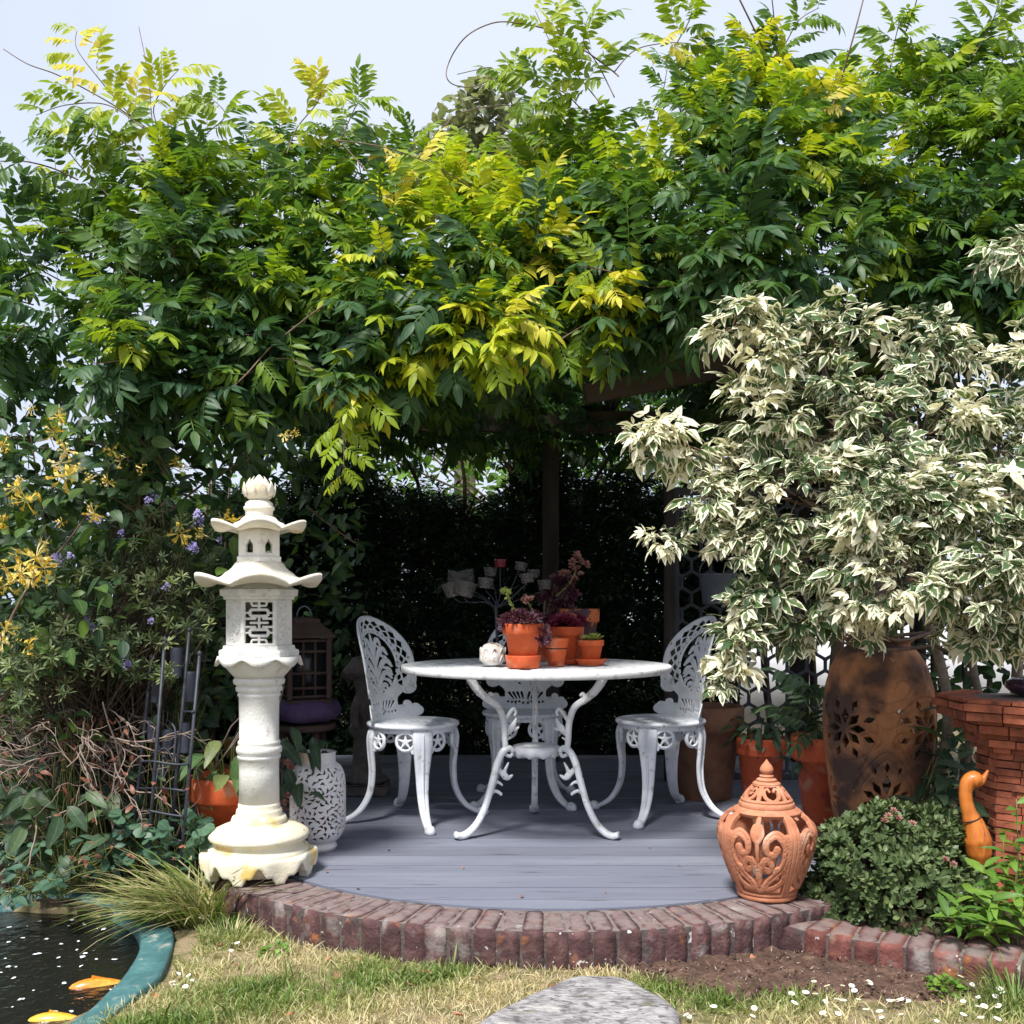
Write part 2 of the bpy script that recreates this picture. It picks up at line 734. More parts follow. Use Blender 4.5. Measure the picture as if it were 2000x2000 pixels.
def leafmat(name, stops, trans=0.35, rough=0.45, tcol=(1.25, 1.3, 0.6), margin=None, spec=0.35, rib=0.25):
    """stops run over the per-leaf age value; margin=(colour, threshold) gives variegated edges"""
    m, N, L = new_mat(name)
    at = N.new('ShaderNodeAttribute')
    at.attribute_name = 'rnd'
    ed = N.new('ShaderNodeAttribute')
    ed.attribute_name = 'edge'
    r = ramp(N, stops)
    L.new(at.outputs['Fac'], r.inputs['Fac'])
    col = r.outputs['Color']
    tc = N.new('ShaderNodeTexCoord')
    nz = N.new('ShaderNodeTexNoise')
    nz.inputs['Scale'].default_value = 22.0
    nz.inputs['Detail'].default_value = 3
    L.new(tc.outputs['Object'], nz.inputs['Vector'])
    # blotches
    rv = ramp(N, [(0.3, (0.72, 0.74, 0.7)), (0.7, (1.2, 1.18, 1.1))])
    L.new(nz.outputs['Fac'], rv.inputs['Fac'])
    col = mixc(N, L, 1.0, col, rv.outputs['Color'], 'MULTIPLY')
    if rib:
        rr = ramp(N, [(0.0, (1, 1, 1)), (0.16, (0, 0, 0))])
        L.new(ed.outputs['Fac'], rr.inputs['Fac'])
        f = N.new('ShaderNodeMath')
        f.operation = 'MULTIPLY'
        f.inputs[1].default_value = rib
        L.new(rr.outputs['Color'], f.inputs[0])
        col = mixc(N, L, f.outputs[0], col, (0.3, 0.36, 0.16))
    if margin:
        mc, th = margin
        nz2 = N.new('ShaderNodeTexNoise')
        nz2.inputs['Scale'].default_value = 34.0
        nz2.inputs['Detail'].default_value = 2
        L.new(tc.outputs['Object'], nz2.inputs['Vector'])
        a = N.new('ShaderNodeMath')          # edge + noise + whiteness
        a.operation = 'MULTIPLY_ADD'
        a.inputs[1].default_value = 2.0
        L.new(nz2.outputs['Fac'], a.inputs[0])
        L.new(ed.outputs['Fac'], a.inputs[2])
        w = N.new('ShaderNodeMath')
        w.operation = 'ADD'
        L.new(a.outputs[0], w.inputs[0])
        w2 = N.new('ShaderNodeMath')
        w2.operation = 'MULTIPLY'
        w2.inputs[1].default_value = 1.05
        L.new(at.outputs['Fac'], w2.inputs[0])
        L.new(w2.outputs[0], w.inputs[1])
        rm = ramp(N, [(th, (0, 0, 0)), (th + 0.06, (1, 1, 1))])
        sc = N.new('ShaderNodeMath')
        sc.operation = 'MULTIPLY'
        sc.inputs[1].default_value = 0.4
        L.new(w.outputs[0], sc.inputs[0])
        L.new(sc.outputs[0], rm.inputs['Fac'])
        col = mixc(N, L, rm.outputs['Color'], col, mc)
    b = N.new('ShaderNodeBsdfPrincipled')
    L.new(col, b.inputs['Base Color'])
    b.inputs['Roughness'].default_value = rough
    b.inputs['Specular IOR Level'].default_value = spec
    t = N.new('ShaderNodeBsdfTranslucent')
    tcl = mixc(N, L, 1.0, col, tcol, 'MULTIPLY')
    L.new(tcl, t.inputs['Color'])
    ms = N.new('ShaderNodeMixShader')
    ms.inputs[0].default_value = trans
    L.new(b.outputs[0], ms.inputs[1])
    L.new(t.outputs[0], ms.inputs[2])
    o = N.new('ShaderNodeOutputMaterial')
    L.new(ms.outputs[0], o.inputs['Surface'])
    return m


M = {}
M['white_metal'] = surf('white_metal', [(0.3, (0.62, 0.65, 0.70)), (0.6, (0.76, 0.78, 0.81))], 14, 0.5, 0.35, 90, [((0.42, 0.42, 0.40), 26, 0.6, 0.72), ((0.25, 0.12, 0.06), 30, 0.69, 0.74)])
M['table_metal'] = surf('table_metal', [(0.3, (0.64, 0.66, 0.68)), (0.6, (0.78, 0.79, 0.80))], 14, 0.5, 0.35, 90, [((0.45, 0.45, 0.41), 22, 0.55, 0.72), ((0.26, 0.11, 0.06), 34, 0.68, 0.73)])
M['lantern_stone'] = surf('lantern_stone', [(0.25, (0.54, 0.52, 0.47)), (0.5, (0.68, 0.665, 0.625)), (0.75, (0.74, 0.725, 0.69))], 9, 0.85, 0.4, 120, [((0.52, 0.50, 0.46), 40, 0.58, 0.7)])
M['lantern_base'] = surf('lantern_base', [(0.3, (0.62, 0.55, 0.38)), (0.6, (0.74, 0.69, 0.55))], 9, 0.85, 0.4, 120, [((0.62, 0.45, 0.14), 11, 0.56, 0.68), ((0.16, 0.12, 0.07), 30, 0.68, 0.74)])
M['lantern_roof'] = surf('lantern_roof', [(0.3, (0.62, 0.57, 0.45)), (0.6, (0.74, 0.70, 0.61))], 12, 0.85, 0.5, 70, [((0.55, 0.42, 0.18), 9, 0.60, 0.74)])
M['terra'] = surf('terra', [(0.3, (0.48, 0.070, 0.018)), (0.6, (0.62, 0.115, 0.032))], 12, 0.75, 0.25, 80, [((0.60, 0.33, 0.22), 13, 0.56, 0.74), ((0.20, 0.045, 0.02), 10, 0.60, 0.72)], objvar=0.14)
M['terra_red'] = surf('terra_red', [(0.3, (0.36, 0.05, 0.02)), (0.6, (0.52, 0.10, 0.035))], 12, 0.75, 0.25, 80, [((0.5, 0.3, 0.2), 12, 0.58, 0.76), ((0.14, 0.03, 0.018), 9, 0.58, 0.72)], objvar=0.12)
M['terra_jar'] = surf('terra_jar', [(0.3, (0.36, 0.12, 0.055)), (0.6, (0.54, 0.225, 0.125))], 10, 0.8, 0.35, 110, [((0.62, 0.36, 0.25), 14, 0.55, 0.72), ((0.30, 0.10, 0.05), 20, 0.66, 0.76)])
M['terra_urn'] = surf('terra_urn', [(0.3, (0.30, 0.115, 0.045)), (0.6, (0.50, 0.22, 0.10))], 6, 0.85, 0.4, 60, [((0.085, 0.048, 0.036), 6, 0.42, 0.60), ((0.62, 0.36, 0.20), 16, 0.66, 0.8)])
M['terra_old'] = surf('terra_old', [(0.3, (0.16, 0.07, 0.04)), (0.6, (0.30, 0.15, 0.09))], 8, 0.85, 0.3, 60)
M['paint_old'] = surf('paint_old', [(0.49, (0.07, 0.035, 0.045)), (0.51, (0.50, 0.13, 0.04))], 12, 0.75, 0.3, 50)
M['soil'] = surf('soil', [(0.25, (0.035, 0.02, 0.014)), (0.5, (0.10, 0.055, 0.038)), (0.75, (0.21, 0.13, 0.09))], 28, 0.95, 1.0, 60, bdist=0.02)
M['potsoil'] = surf('potsoil', [(0.3, (0.015, 0.01, 0.008)), (0.7, (0.06, 0.035, 0.025))], 40, 0.95, 1.0, 80, bdist=0.01)
M['ground'] = surf('ground', [(0.25, (0.05, 0.06, 0.02)), (0.42, (0.13, 0.12, 0.045)), (0.58, (0.27, 0.205, 0.12)), (0.8, (0.16, 0.11, 0.07))], 14, 0.95, 0.8, 70, detail=9, bdist=0.012)
M['deck'] = surf('deck', [(0.3, (0.150, 0.160, 0.205)), (0.7, (0.178, 0.187, 0.235))], 3, 0.66, 0.2, 160, [((0.21, 0.22, 0.26), 1.6, 0.5, 0.75), ((0.085, 0.085, 0.10), 5, 0.62, 0.74)], objvar=0.13, stretch=(0.8, 6, 6))
M['deck_frame'] = surf('deck_frame', [(0.3, (0.012, 0.012, 0.014)), (0.7, (0.03, 0.03, 0.034))], 9, 0.9, 0.2)
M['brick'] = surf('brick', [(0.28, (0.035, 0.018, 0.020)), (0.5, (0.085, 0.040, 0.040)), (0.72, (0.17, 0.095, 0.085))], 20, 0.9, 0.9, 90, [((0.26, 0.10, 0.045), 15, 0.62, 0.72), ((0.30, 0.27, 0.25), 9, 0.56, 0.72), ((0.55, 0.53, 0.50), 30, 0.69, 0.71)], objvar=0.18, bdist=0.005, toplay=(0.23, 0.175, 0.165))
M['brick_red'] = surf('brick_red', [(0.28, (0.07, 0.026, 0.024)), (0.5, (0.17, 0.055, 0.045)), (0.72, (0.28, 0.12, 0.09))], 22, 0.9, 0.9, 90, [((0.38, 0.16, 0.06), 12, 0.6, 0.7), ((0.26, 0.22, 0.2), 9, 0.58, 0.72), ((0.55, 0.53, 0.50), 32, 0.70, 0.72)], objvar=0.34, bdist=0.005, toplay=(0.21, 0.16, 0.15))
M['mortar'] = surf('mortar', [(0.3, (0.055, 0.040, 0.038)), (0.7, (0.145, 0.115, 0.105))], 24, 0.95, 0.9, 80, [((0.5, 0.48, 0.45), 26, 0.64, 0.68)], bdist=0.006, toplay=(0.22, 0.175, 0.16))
M['tile'] = surf('tile', [(0.3, (0.20, 0.055, 0.03)), (0.6, (0.38, 0.115, 0.06))], 18, 0.9, 0.6, 60, [((0.10, 0.045, 0.03), 13, 0.56, 0.7)], objvar=0.3)
M['stone'] = surf('stone', [(0.3, (0.10, 0.09, 0.09)), (0.5, (0.30, 0.28, 0.28)), (0.7, (0.44, 0.42, 0.42))], 16, 0.9, 1.0, 40, [((0.13, 0.12, 0.12), 38, 0.54, 0.64), ((0.42, 0.41, 0.38), 9, 0.58, 0.7), ((0.12, 0.13, 0.06), 6, 0.62, 0.74)], stretch=(1, 1.7, 1), bdist=0.014)
M['bark'] = surf('bark', [(0.3, (0.05, 0.035, 0.025)), (0.7, (0.14, 0.10, 0.07))], 30, 0.9, 0.8, 60)
M['bark_grey'] = surf('bark_grey', [(0.3, (0.14, 0.11, 0.09)), (0.7, (0.28, 0.23, 0.19))], 30, 0.9, 0.8, 60)
M['twig'] = surf('twig', [(0.3, (0.20, 0.14, 0.11)), (0.7, (0.38, 0.30, 0.25))], 30, 0.9, 0.3, 60)
M['stem_green'] = surf('stem_green', [(0.3, (0.10, 0.12, 0.03)), (0.7, (0.22, 0.24, 0.07))], 20, 0.6, 0.1)
M['stem_brown'] = surf('stem_brown', [(0.3, (0.09, 0.05, 0.04)), (0.7, (0.22, 0.15, 0.10))], 20, 0.7, 0.1)
M['wood'] = surf('wood', [(0.3, (0.022, 0.017, 0.016)), (0.7, (0.055, 0.042, 0.036))], 6, 0.85, 0.5, 40, stretch=(1, 1, 0.15))
M['wood_beam'] = surf('wood_beam', [(0.3, (0.06, 0.045, 0.04)), (0.7, (0.15, 0.115, 0.10))], 6, 0.85, 0.5, 40, stretch=(0.15, 1, 1))
M['dark_wood'] = surf('dark_wood', [(0.3, (0.04, 0.024, 0.02)), (0.7, (0.09, 0.056, 0.045))], 6, 0.8, 0.4, 40, stretch=(1, 1, 0.15))
M['cushion'] = surf('cushion', [(0.3, (0.055, 0.03, 0.085)), (0.7, (0.11, 0.065, 0.15))], 10, 0.9, 0.6, 50, bdist=0.01)
M['black_metal'] = surf('black_metal', [(0.3, (0.016, 0.018, 0.026)), (0.7, (0.045, 0.05, 0.068))], 20, 0.5, 0.3, 60, [((0.16, 0.06, 0.04), 11, 0.66, 0.72)])
M['slate_metal'] = surf('slate_metal', [(0.3, (0.03, 0.035, 0.055)), (0.7, (0.07, 0.08, 0.11))], 16, 0.55, 0.2, 60)
M['zinc'] = surf('zinc', [(0.3, (0.12, 0.14, 0.17)), (0.7, (0.20, 0.22, 0.26))], 10, 0.5, 0.2, 60, metal=0.3)
M['statue'] = surf('statue', [(0.3, (0.07, 0.06, 0.056)), (0.7, (0.19, 0.16, 0.15))], 14, 0.9, 0.8, 50, bdist=0.01)
M['ceramic'] = surf('ceramic', [(0.3, (0.56, 0.54, 0.53)), (0.6, (0.70, 0.68, 0.67))], 12, 0.55, 0.3, 90, [((0.74, 0.56, 0.42), 10, 0.60, 0.68)])
M['pumpkin'] = surf('pumpkin', [(0.3, (0.66, 0.60, 0.52)), (0.6, (0.80, 0.77, 0.72))], 16, 0.6, 0.3, 60, [((0.22, 0.10, 0.05), 26, 0.60, 0.66)])
M['duck'] = surf('duck', [(0.3, (0.36, 0.085, 0.012)), (0.6, (0.58, 0.18, 0.03))], 14, 0.45, 0.2, 60, [((0.22, 0.05, 0.012), 16, 0.56, 0.7)], stretch=(3, 3, 0.5), coat=0.15)
M['duck_dark'] = surf('duck_dark', [(0.3, (0.02, 0.01, 0.008)), (0.7, (0.05, 0.03, 0.02))], 20, 0.5, 0.0)
M['liner'] = surf('liner', [(0.3, (0.035, 0.10, 0.105)), (0.55, (0.065, 0.165, 0.168)), (0.75, (0.15, 0.25, 0.25))], 12, 0.5, 0.4, 50, [((0.30, 0.32, 0.28), 18, 0.6, 0.7)])
M['koi'] = surf('koi', [(0.45, (0.75, 0.22, 0.02)), (0.55, (0.80, 0.42, 0.05))], 9, 0.3, 0.0, coat=0.5)
M['koi_yellow'] = surf('koi_yellow', [(0.45, (0.72, 0.38, 0.03)), (0.55, (0.78, 0.52, 0.07))], 9, 0.3, 0.0, coat=0.5)
M['petal_white'] = surf('petal_white', [(0.3, (0.70, 0.70, 0.70)), (0.7, (0.82, 0.82, 0.82))], 20, 0.7, 0.0)
M['daisy_eye'] = surf('daisy_eye', [(0.3, (0.7, 0.42, 0.02)), (0.7, (0.8, 0.55, 0.05))], 40, 0.8, 0.0)
M['dead_leaf'] = surf('dead_leaf', [(0.3, (0.22, 0.06, 0.03)), (0.7, (0.50, 0.24, 0.13))], 14, 0.8, 0.2, objvar=0.3)
M['lattice'] = surf('lattice', [(0.3, (0.035, 0.038, 0.048)), (0.7, (0.06, 0.065, 0.08))], 10, 0.7, 0.1)
M['render'] = surf('render', [(0.3, (0.62, 0.62, 0.66)), (0.7, (0.78, 0.78, 0.82))], 3, 0.9, 0.2)
M['purple_glaze'] = surf('purple_glaze', [(0.3, (0.035, 0.015, 0.03)), (0.7, (0.08, 0.03, 0.06))], 8, 0.12, 0.0, coat=0.6)
M['candle'] = surf('candle', [(0.3, (0.16, 0.13, 0.125)), (0.7, (0.26, 0.22, 0.21))], 30, 0.7, 0.3)
M['red_glass'] = surf('red_glass', [(0.3, (0.09, 0.008, 0.02)), (0.7, (0.15, 0.018, 0.03))], 10, 0.2, 0.0)


def glass_mat(name, tint, alpha):
    m, N, L = new_mat(name)
    b = N.new('ShaderNodeBsdfPrincipled')
    b.inputs['Base Color'].default_value = (*tint, 1)
    b.inputs['Roughness'].default_value = 0.12
    b.inputs['Alpha'].default_value = alpha
    o = N.new('ShaderNodeOutputMaterial')
    L.new(b.outputs[0], o.inputs['Surface'])
    return m


M['glass'] = glass_mat('smoky_glass', (0.10, 0.095, 0.095), 0.42)
M['pane'] = glass_mat('lantern_pane', (0.02, 0.022, 0.025), 0.7)


def water_mat():
    m, N, L = new_mat('pond_water')
    b = N.new('ShaderNodeBsdfPrincipled')
    b.inputs['Base Color'].default_value = (0.010, 0.010, 0.009, 1)
    b.inputs['Roughness'].default_value = 0.06
    b.inputs['IOR'].default_value = 1.33
    tc = N.new('ShaderNodeTexCoord')
    n = N.new('ShaderNodeTexNoise')
    n.inputs['Scale'].default_value = 26
    n.inputs['Detail'].default_value = 3
    L.new(tc.outputs['Object'], n.inputs['Vector'])
    bp = N.new('ShaderNodeBump')
    bp.inputs['Strength'].default_value = 0.6
    bp.inputs['Distance'].default_value = 0.012
    L.new(n.outputs['Fac'], bp.inputs['Height'])
    L.new(bp.outputs[0], b.inputs['Normal'])
    o = N.new('ShaderNodeOutputMaterial')
    L.new(b.outputs[0], o.inputs['Surface'])
    return m


M['water'] = water_mat()
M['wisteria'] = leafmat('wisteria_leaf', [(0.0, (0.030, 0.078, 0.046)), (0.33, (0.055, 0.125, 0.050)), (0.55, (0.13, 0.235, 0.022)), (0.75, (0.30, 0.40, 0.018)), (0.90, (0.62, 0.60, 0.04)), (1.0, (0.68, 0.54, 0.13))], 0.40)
M['acer'] = leafmat('variegated_leaf', [(0.0, (0.060, 0.115, 0.050)), (0.5, (0.13, 0.20, 0.065)), (1.0, (0.26, 0.32, 0.13))], 0.28, margin=((0.86, 0.82, 0.63), 0.755), tcol=(1.05, 1.05, 0.8), rib=0.0)
M['honey'] = leafmat('honeysuckle_leaf', [(0.0, (0.022, 0.058, 0.030)), (0.5, (0.050, 0.105, 0.040)), (1.0, (0.13, 0.22, 0.03))], 0.3)
M['hebe'] = leafmat('hebe_leaf', [(0.0, (0.06, 0.10, 0.055)), (0.6, (0.15, 0.20, 0.09)), (1.0, (0.26, 0.31, 0.13))], 0.2, rib=0.15)
M['dome'] = leafmat('dome_leaf', [(0.0, (0.040, 0.072, 0.030)), (0.6, (0.095, 0.14, 0.055)), (1.0, (0.20, 0.25, 0.11))], 0.15, rib=0.35)
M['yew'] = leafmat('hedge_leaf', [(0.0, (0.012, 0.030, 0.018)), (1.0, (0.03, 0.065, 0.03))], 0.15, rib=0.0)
M['bright'] = leafmat('bright_leaf', [(0.0, (0.07, 0.16, 0.03)), (0.6, (0.13, 0.26, 0.04)), (1.0, (0.22, 0.34, 0.05))], 0.35)
M['columbine'] = leafmat('columbine_leaf', [(0.0, (0.030, 0.085, 0.06)), (1.0, (0.085, 0.17, 0.105))], 0.25)
M['dull'] = leafmat('dull_leaf', [(0.0, (0.025, 0.055, 0.035)), (0.6, (0.06, 0.11, 0.06)), (1.0, (0.11, 0.17, 0.07))], 0.25)
M['hosta'] = leafmat('hosta_leaf', [(0.0, (0.05, 0.11, 0.04)), (0.6, (0.13, 0.22, 0.08)), (1.0, (0.36, 0.22, 0.11))], 0.3)
M['grass'] = leafmat('grass_blade', [(0.0, (0.085, 0.16, 0.03)), (0.42, (0.20, 0.275, 0.07)), (0.64, (0.45, 0.42, 0.20)), (1.0, (0.64, 0.54, 0.35))], 0.25, rib=0.0)
M['purple'] = leafmat('purple_leaf', [(0.0, (0.055, 0.018, 0.035)), (0.5, (0.12, 0.045, 0.07)), (1.0, (0.22, 0.10, 0.12))], 0.2, tcol=(1.2, 0.7, 0.8), rib=0.0)
M['crimson'] = leafmat('crimson_leaf', [(0.0, (0.12, 0.012, 0.04)), (1.0, (0.26, 0.03, 0.08))], 0.2, tcol=(1.2, 0.7, 0.8), rib=0.0)
M['lime'] = leafmat('lime_leaf', [(0.0, (0.30, 0.36, 0.09)), (1.0, (0.52, 0.56, 0.22))], 0.2, rib=0.0)
M['pinkflower'] = leafmat('pink_flower', [(0.0, (0.30, 0.13, 0.12)), (1.0, (0.52, 0.28, 0.25))], 0.2, tcol=(1.1, 0.9, 0.9), rib=0.0)
M['honeyflower'] = leafmat('honey_flower', [(0.0, (0.78, 0.50, 0.03)), (0.5, (0.82, 0.66, 0.16)), (1.0, (0.84, 0.78, 0.55))], 0.3, tcol=(1.1, 1.0, 0.7), rib=0.0)
M['violet'] = leafmat('violet_flower', [(0.0, (0.26, 0.22, 0.50)), (1.0, (0.42, 0.38, 0.66))], 0.3, tcol=(1, 1, 1.1), rib=0.0)
M['far'] = leafmat('far_leaf_hazed', [(0.0, (0.19, 0.22, 0.15)), (1.0, (0.34, 0.36, 0.25))], 0.3, rib=0.0)  # distance haze is put into the leaf colour, pale grey-green
M['dryleaf'] = leafmat('dry_leaf', [(0.0, (0.13, 0.035, 0.025)), (1.0, (0.36, 0.16, 0.10))], 0.2, tcol=(1, 0.8, 0.6), rib=0.0)

# ------------------------------------------------------------------ ground, pond, deck, edging
RC = np.array([0.15, 4.58])       # centre of the round deck
R_IN, R_OUT = 1.325, 1.54

pond_px = [(-1.20, 3.50), (-1.10, 3.32), (-1.075, 3.12), (-1.085, 2.95), (-1.12, 2.80), (-1.22, 2.60), (-1.36, 2.42), (-1.6, 2.2), (-2.6, 2.1), (-2.9, 3.0), (-2.3, 3.74), (-1.7, 3.78), (-1.4, 3.68)]
pond = catmull(pond_px, 6, True)


def poly_sdf(X, Y, poly):
    """positive inside"""
    poly = np.asarray(poly)
    d = np.full(X.shape, 1e9)
    ins = np.zeros(X.shape, bool)
    n = len(poly)
    for i in range(n):
        a, b = poly[i], poly[(i + 1) % n]
        e = b - a
        t = np.clip(((X - a[0]) * e[0] + (Y - a[1]) * e[1]) / (e @ e + 1e-12), 0, 1)
        d = np.minimum(d, np.hypot(X - a[0] - t * e[0], Y - a[1] - t * e[1]))
        c = ((a[1] > Y) != (b[1] > Y)) & (X < (b[0] - a[0]) * (Y - a[1]) / (b[1] - a[1] + 1e-12) + a[0])
        ins ^= c
    return np.where(ins, d, -d)


def grid_mesh(name, xs, ys, Z, mat, keep=None):
    X, Y = np.meshgrid(xs, ys, indexing='ij')
    V = np.stack([X, Y, Z], -1).reshape(-1, 3)
    nx, ny = len(xs), len(ys)
    i, j = np.meshgrid(np.arange(nx - 1), np.arange(ny - 1), indexing='ij')
    a = (i * ny + j).reshape(-1)
    Q = np.stack([a, a + ny, a + ny + 1, a + 1], 1)
    if keep is not None:
        k = (keep[:-1, :-1] | keep[1:, :-1] | keep[1:, 1:] | keep[:-1, 1:]).reshape(-1)
        Q = Q[k]
        used = np.unique(Q)
        remap = -np.ones(len(V), int)
        remap[used] = np.arange(len(used))
        V = V[used]
        Q = remap[Q]
    return ob(name, raw_mesh(name, V, [Q], True), mat)


xs = np.concatenate([[-900, -200, -60, -20, -8, -5], np.arange(-3.4, 3.41, 0.04), [5, 8, 20, 60, 200, 900]])
ys = np.concatenate([[-300, -60, -10, 0, 1.2], np.arange(1.8, 4.3, 0.04), [5, 7, 10, 20, 60, 200, 1500]])
GX, GY = np.meshgrid(xs, ys, indexing='ij')
sd_p = poly_sdf(GX, GY, pond)
st = np.clip((sd_p + 0.005) / 0.14, 0, 1)
gz = -0.42 * st * st * (3 - 2 * st)
near = (np.abs(GX) < 3.3) & (GY > 1.9) & (GY < 4.2)
gz = gz + np.where(near, 0.006 * np.sin(GX * 9 + 1) * np.sin(GY * 11), 0)
ground = grid_mesh('ground', xs, ys, gz, M['ground'])
tag(ground, 'dry patchy lawn ground around the brick edging', 'ground', kind='structure')

wp = catmull([(x * 1.0, y) for x, y in pond_px], 6, True)
c0 = wp.mean(0)
wp = c0 + (wp - c0) * 1.03
g = Geo()
g.add([(x, y, -0.045) for x, y in wp], [tuple(range(len(wp)))], False)
water = build('pond_water', g, M['water'])
tag(water, 'dark still pond water with floating petals', 'water', kind='structure')

# teal pond liner edge
inner = [(-10, 1752), (105, 1748), (195, 1760), (256, 1790), (275, 1828), (266, 1870), (235, 1913), (188, 1960), (134, 2000), (60, 2060), (-60, 2140)]
outer = [(-10, 1738), (110, 1736), (205, 1744), (300, 1772), (337, 1815), (333, 1859), (312, 1902), (268, 1938), (210, 1985), (120, 2060), (0, 2140)]
ci = catmull([PG(x, y, 0.012)[:2] for x, y in inner], 6)
co_ = catmull([PG(x, y, 0.022)[:2] for x, y in outer], 6)
V, Fs = [], []
for a, b in zip(ci, co_):
    for t, z in ((0.0, -0.06), (0.0, 0.010), (0.10, 0.014), (0.5, 0.018), (0.9, 0.019), (1.0, 0.015), (1.0, -0.01)):
        p = a + (b - a) * t
        V.append((p[0], p[1], z + 0.002 * math.sin(p[1] * 25)))
k = 7
for i in range(len(ci) - 1):
    for j in range(k - 1):
        Fs.append((i * k + j, i * k + j + 1, (i + 1) * k + j + 1, (i + 1) * k + j))
g = Geo().add(V, Fs)
tag(build('pond_liner', g, M['liner']), 'curved teal plastic liner strip rimming the dark pond', 'pond edging')

# ---- deck: frame plus boards
deck_g = Geo()
arc = []
for a in np.radians(np.arange(-86, 86.1, 4)):
    arc.append((RC[0] + (R_IN - 0.03) * math.sin(a), RC[1] - (R_IN - 0.03) * math.cos(a)))
outl = arc + [(1.9, 4.62), (1.9, 6.7), (-1.62, 6.7), (-1.62, 4.62)]
n = len(outl)
deck_g.add([(x, y, 0.0) for x, y in outl] + [(x, y, DECK - 0.03) for x, y in outl], [tuple(range(n))[::-1], tuple(range(n, 2 * n))] + [(i, (i + 1) % n, n + (i + 1) % n, n + i) for i in range(n)], False)
deck = build('deck', deck_g, M['deck_frame'])
tag(deck, 'grey composite deck with a rounded front under the pergola', 'deck', kind='structure')
pitch = 0.1465
for kb in range(24):
    y0 = RC[1] - R_IN + 0.012 + kb * pitch - 0.045
    y1 = y0 + pitch - 0.010
    if y1 > 6.7:
        break
    ysamp = np.linspace(max(y0, RC[1] - R_IN + 0.008), y1, 7)
    L_, R_ = [], []
    for y in ysamp:
        if y < RC[1]:
            h = math.sqrt(max((R_IN - 0.006) ** 2 - (y - RC[1]) ** 2, 1e-6))
            xl, xr = RC[0] - h, RC[0] + h
            if y > 4.45:
                xl, xr = -1.6, 1.88
        else:
            xl, xr = -1.6, 1.88
        L_.append((xl, y))
        R_.append((xr, y))
    pl = L_[::-1] + R_
    pl = [p for i, p in enumerate(pl) if i == 0 or np.hypot(p[0] - pl[i - 1][0], p[1] - pl[i - 1][1]) > 1e-4]
    n = len(pl)
    cx = 0.15
    cy = (y0 + y1) / 2
    tilt = 0.004 * (rng.random() - 0.5)
    zt = DECK + 0.001 * (rng.random() - 0.5)
    g = Geo()
    ins = 0.0006
    top_in = []
    for x, y in pl:
        yy = y + (ins if y - cy < 0 else -ins) * (1 if abs(y - cy) > pitch * 0.3 else 0)
        top_in.append((x - cx, yy - cy, 0))
    low = [(x - cx, y - cy, -ins) for x, y in pl]
    bot = [(x - cx, y - cy, -0.024) for x, y in pl]
    g.add(top_in + low + bot, [tuple(range(n))] + [(n + i, n + (i + 1) % n, (i + 1) % n, i) for i in range(n)] + [(2 * n + i, 2 * n + (i + 1) % n, n + (i + 1) % n, n + i) for i in range(n)], False)
    b = build('board', g, M['deck'], deck, (cx, cy, zt))

# ---- curved brick edging
edging = thing('brick_edging', 'curved row of dark weathered bricks edging the grey deck', 'brick edging', (RC[0], RC[1] - R_OUT, 0))
ebase = np.array([RC[0], RC[1] - R_OUT, 0])
g = Geo()
A = np.radians(np.arange(-60, 52.1, 2))
prof = [(R_IN + 0.008, 0.0), (R_IN + 0.008, 0.1165), (R_OUT - 0.0025, 0.1160), (R_OUT - 0.0025, 0.0)]
V, Fs = [], []
for a in A:
    for r, z in prof:
        V.append((RC[0] + r * math.sin(a) - ebase[0], RC[1] - r * math.cos(a) - ebase[1], z))
for i in range(len(A) - 1):
    for j in range(3):
        Fs.append((i * 4 + j, i * 4 + j + 1, i * 4 + 5 + j, i * 4 + 4 + j))
Fs += [(0, 1, 2, 3), tuple(len(V) - 4 + q for q in (3, 2, 1, 0))]
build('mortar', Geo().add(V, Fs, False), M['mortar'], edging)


def brick_mesh(seed, ln, w, h, taper):
    r = np.random.default_rng(seed)
    # subdivided block, worn and uneven, length along y
    nx, ny, nz = 4, 8, 5
    V, idx, Fs = [], {}, []

    def vid(i, j, k):
        if (i, j, k) not in idx:
            x = (i / (nx - 1) - 0.5)
            y = (j / (ny - 1) - 0.5)
            z = k / (nz - 1)
            wd = w * (1 - taper * (y + 0.5))
            ex = (i in (0, nx - 1)) + (j in (0, ny - 1)) + (k in (0, nz - 1))
            s = 0.0 if ex < 2 else (0.002 if ex == 2 else 0.004)
            p = np.array([x * (wd - 2 * s * (i in (0, nx - 1))), y * (ln - 2 * s * (j in (0, ny - 1))), z * (h - s * (k == nz - 1))])
            p += r.normal(size=3) * np.array([0.0006, 0.0013, 0.0008])
            idx[(i, j, k)] = len(V)
            V.append(p)
        return idx[(i, j, k)]
    for i in range(nx - 1):
        for j in range(ny - 1):
            Fs.append((vid(i, j, nz - 1), vid(i + 1, j, nz - 1), vid(i + 1, j + 1, nz - 1), vid(i, j + 1, nz - 1)))
    for i in range(nx - 1):
        for k in range(nz - 1):
            Fs.append((vid(i, 0, k), vid(i + 1, 0, k), vid(i + 1, 0, k + 1), vid(i, 0, k + 1)))
            Fs.append((vid(i + 1, ny - 1, k), vid(i, ny - 1, k), vid(i, ny - 1, k + 1), vid(i + 1, ny - 1, k + 1)))
    for j in range(ny - 1):
        for k in range(nz - 1):
            Fs.append((vid(0, j + 1, k), vid(0, j, k), vid(0, j, k + 1), vid(0, j + 1, k + 1)))
            Fs.append((vid(nx - 1, j, k), vid(nx - 1, j + 1, k), vid(nx - 1, j + 1, k + 1), vid(nx - 1, j, k + 1)))
    return raw_mesh('brick', np.array(V), Fs, True)


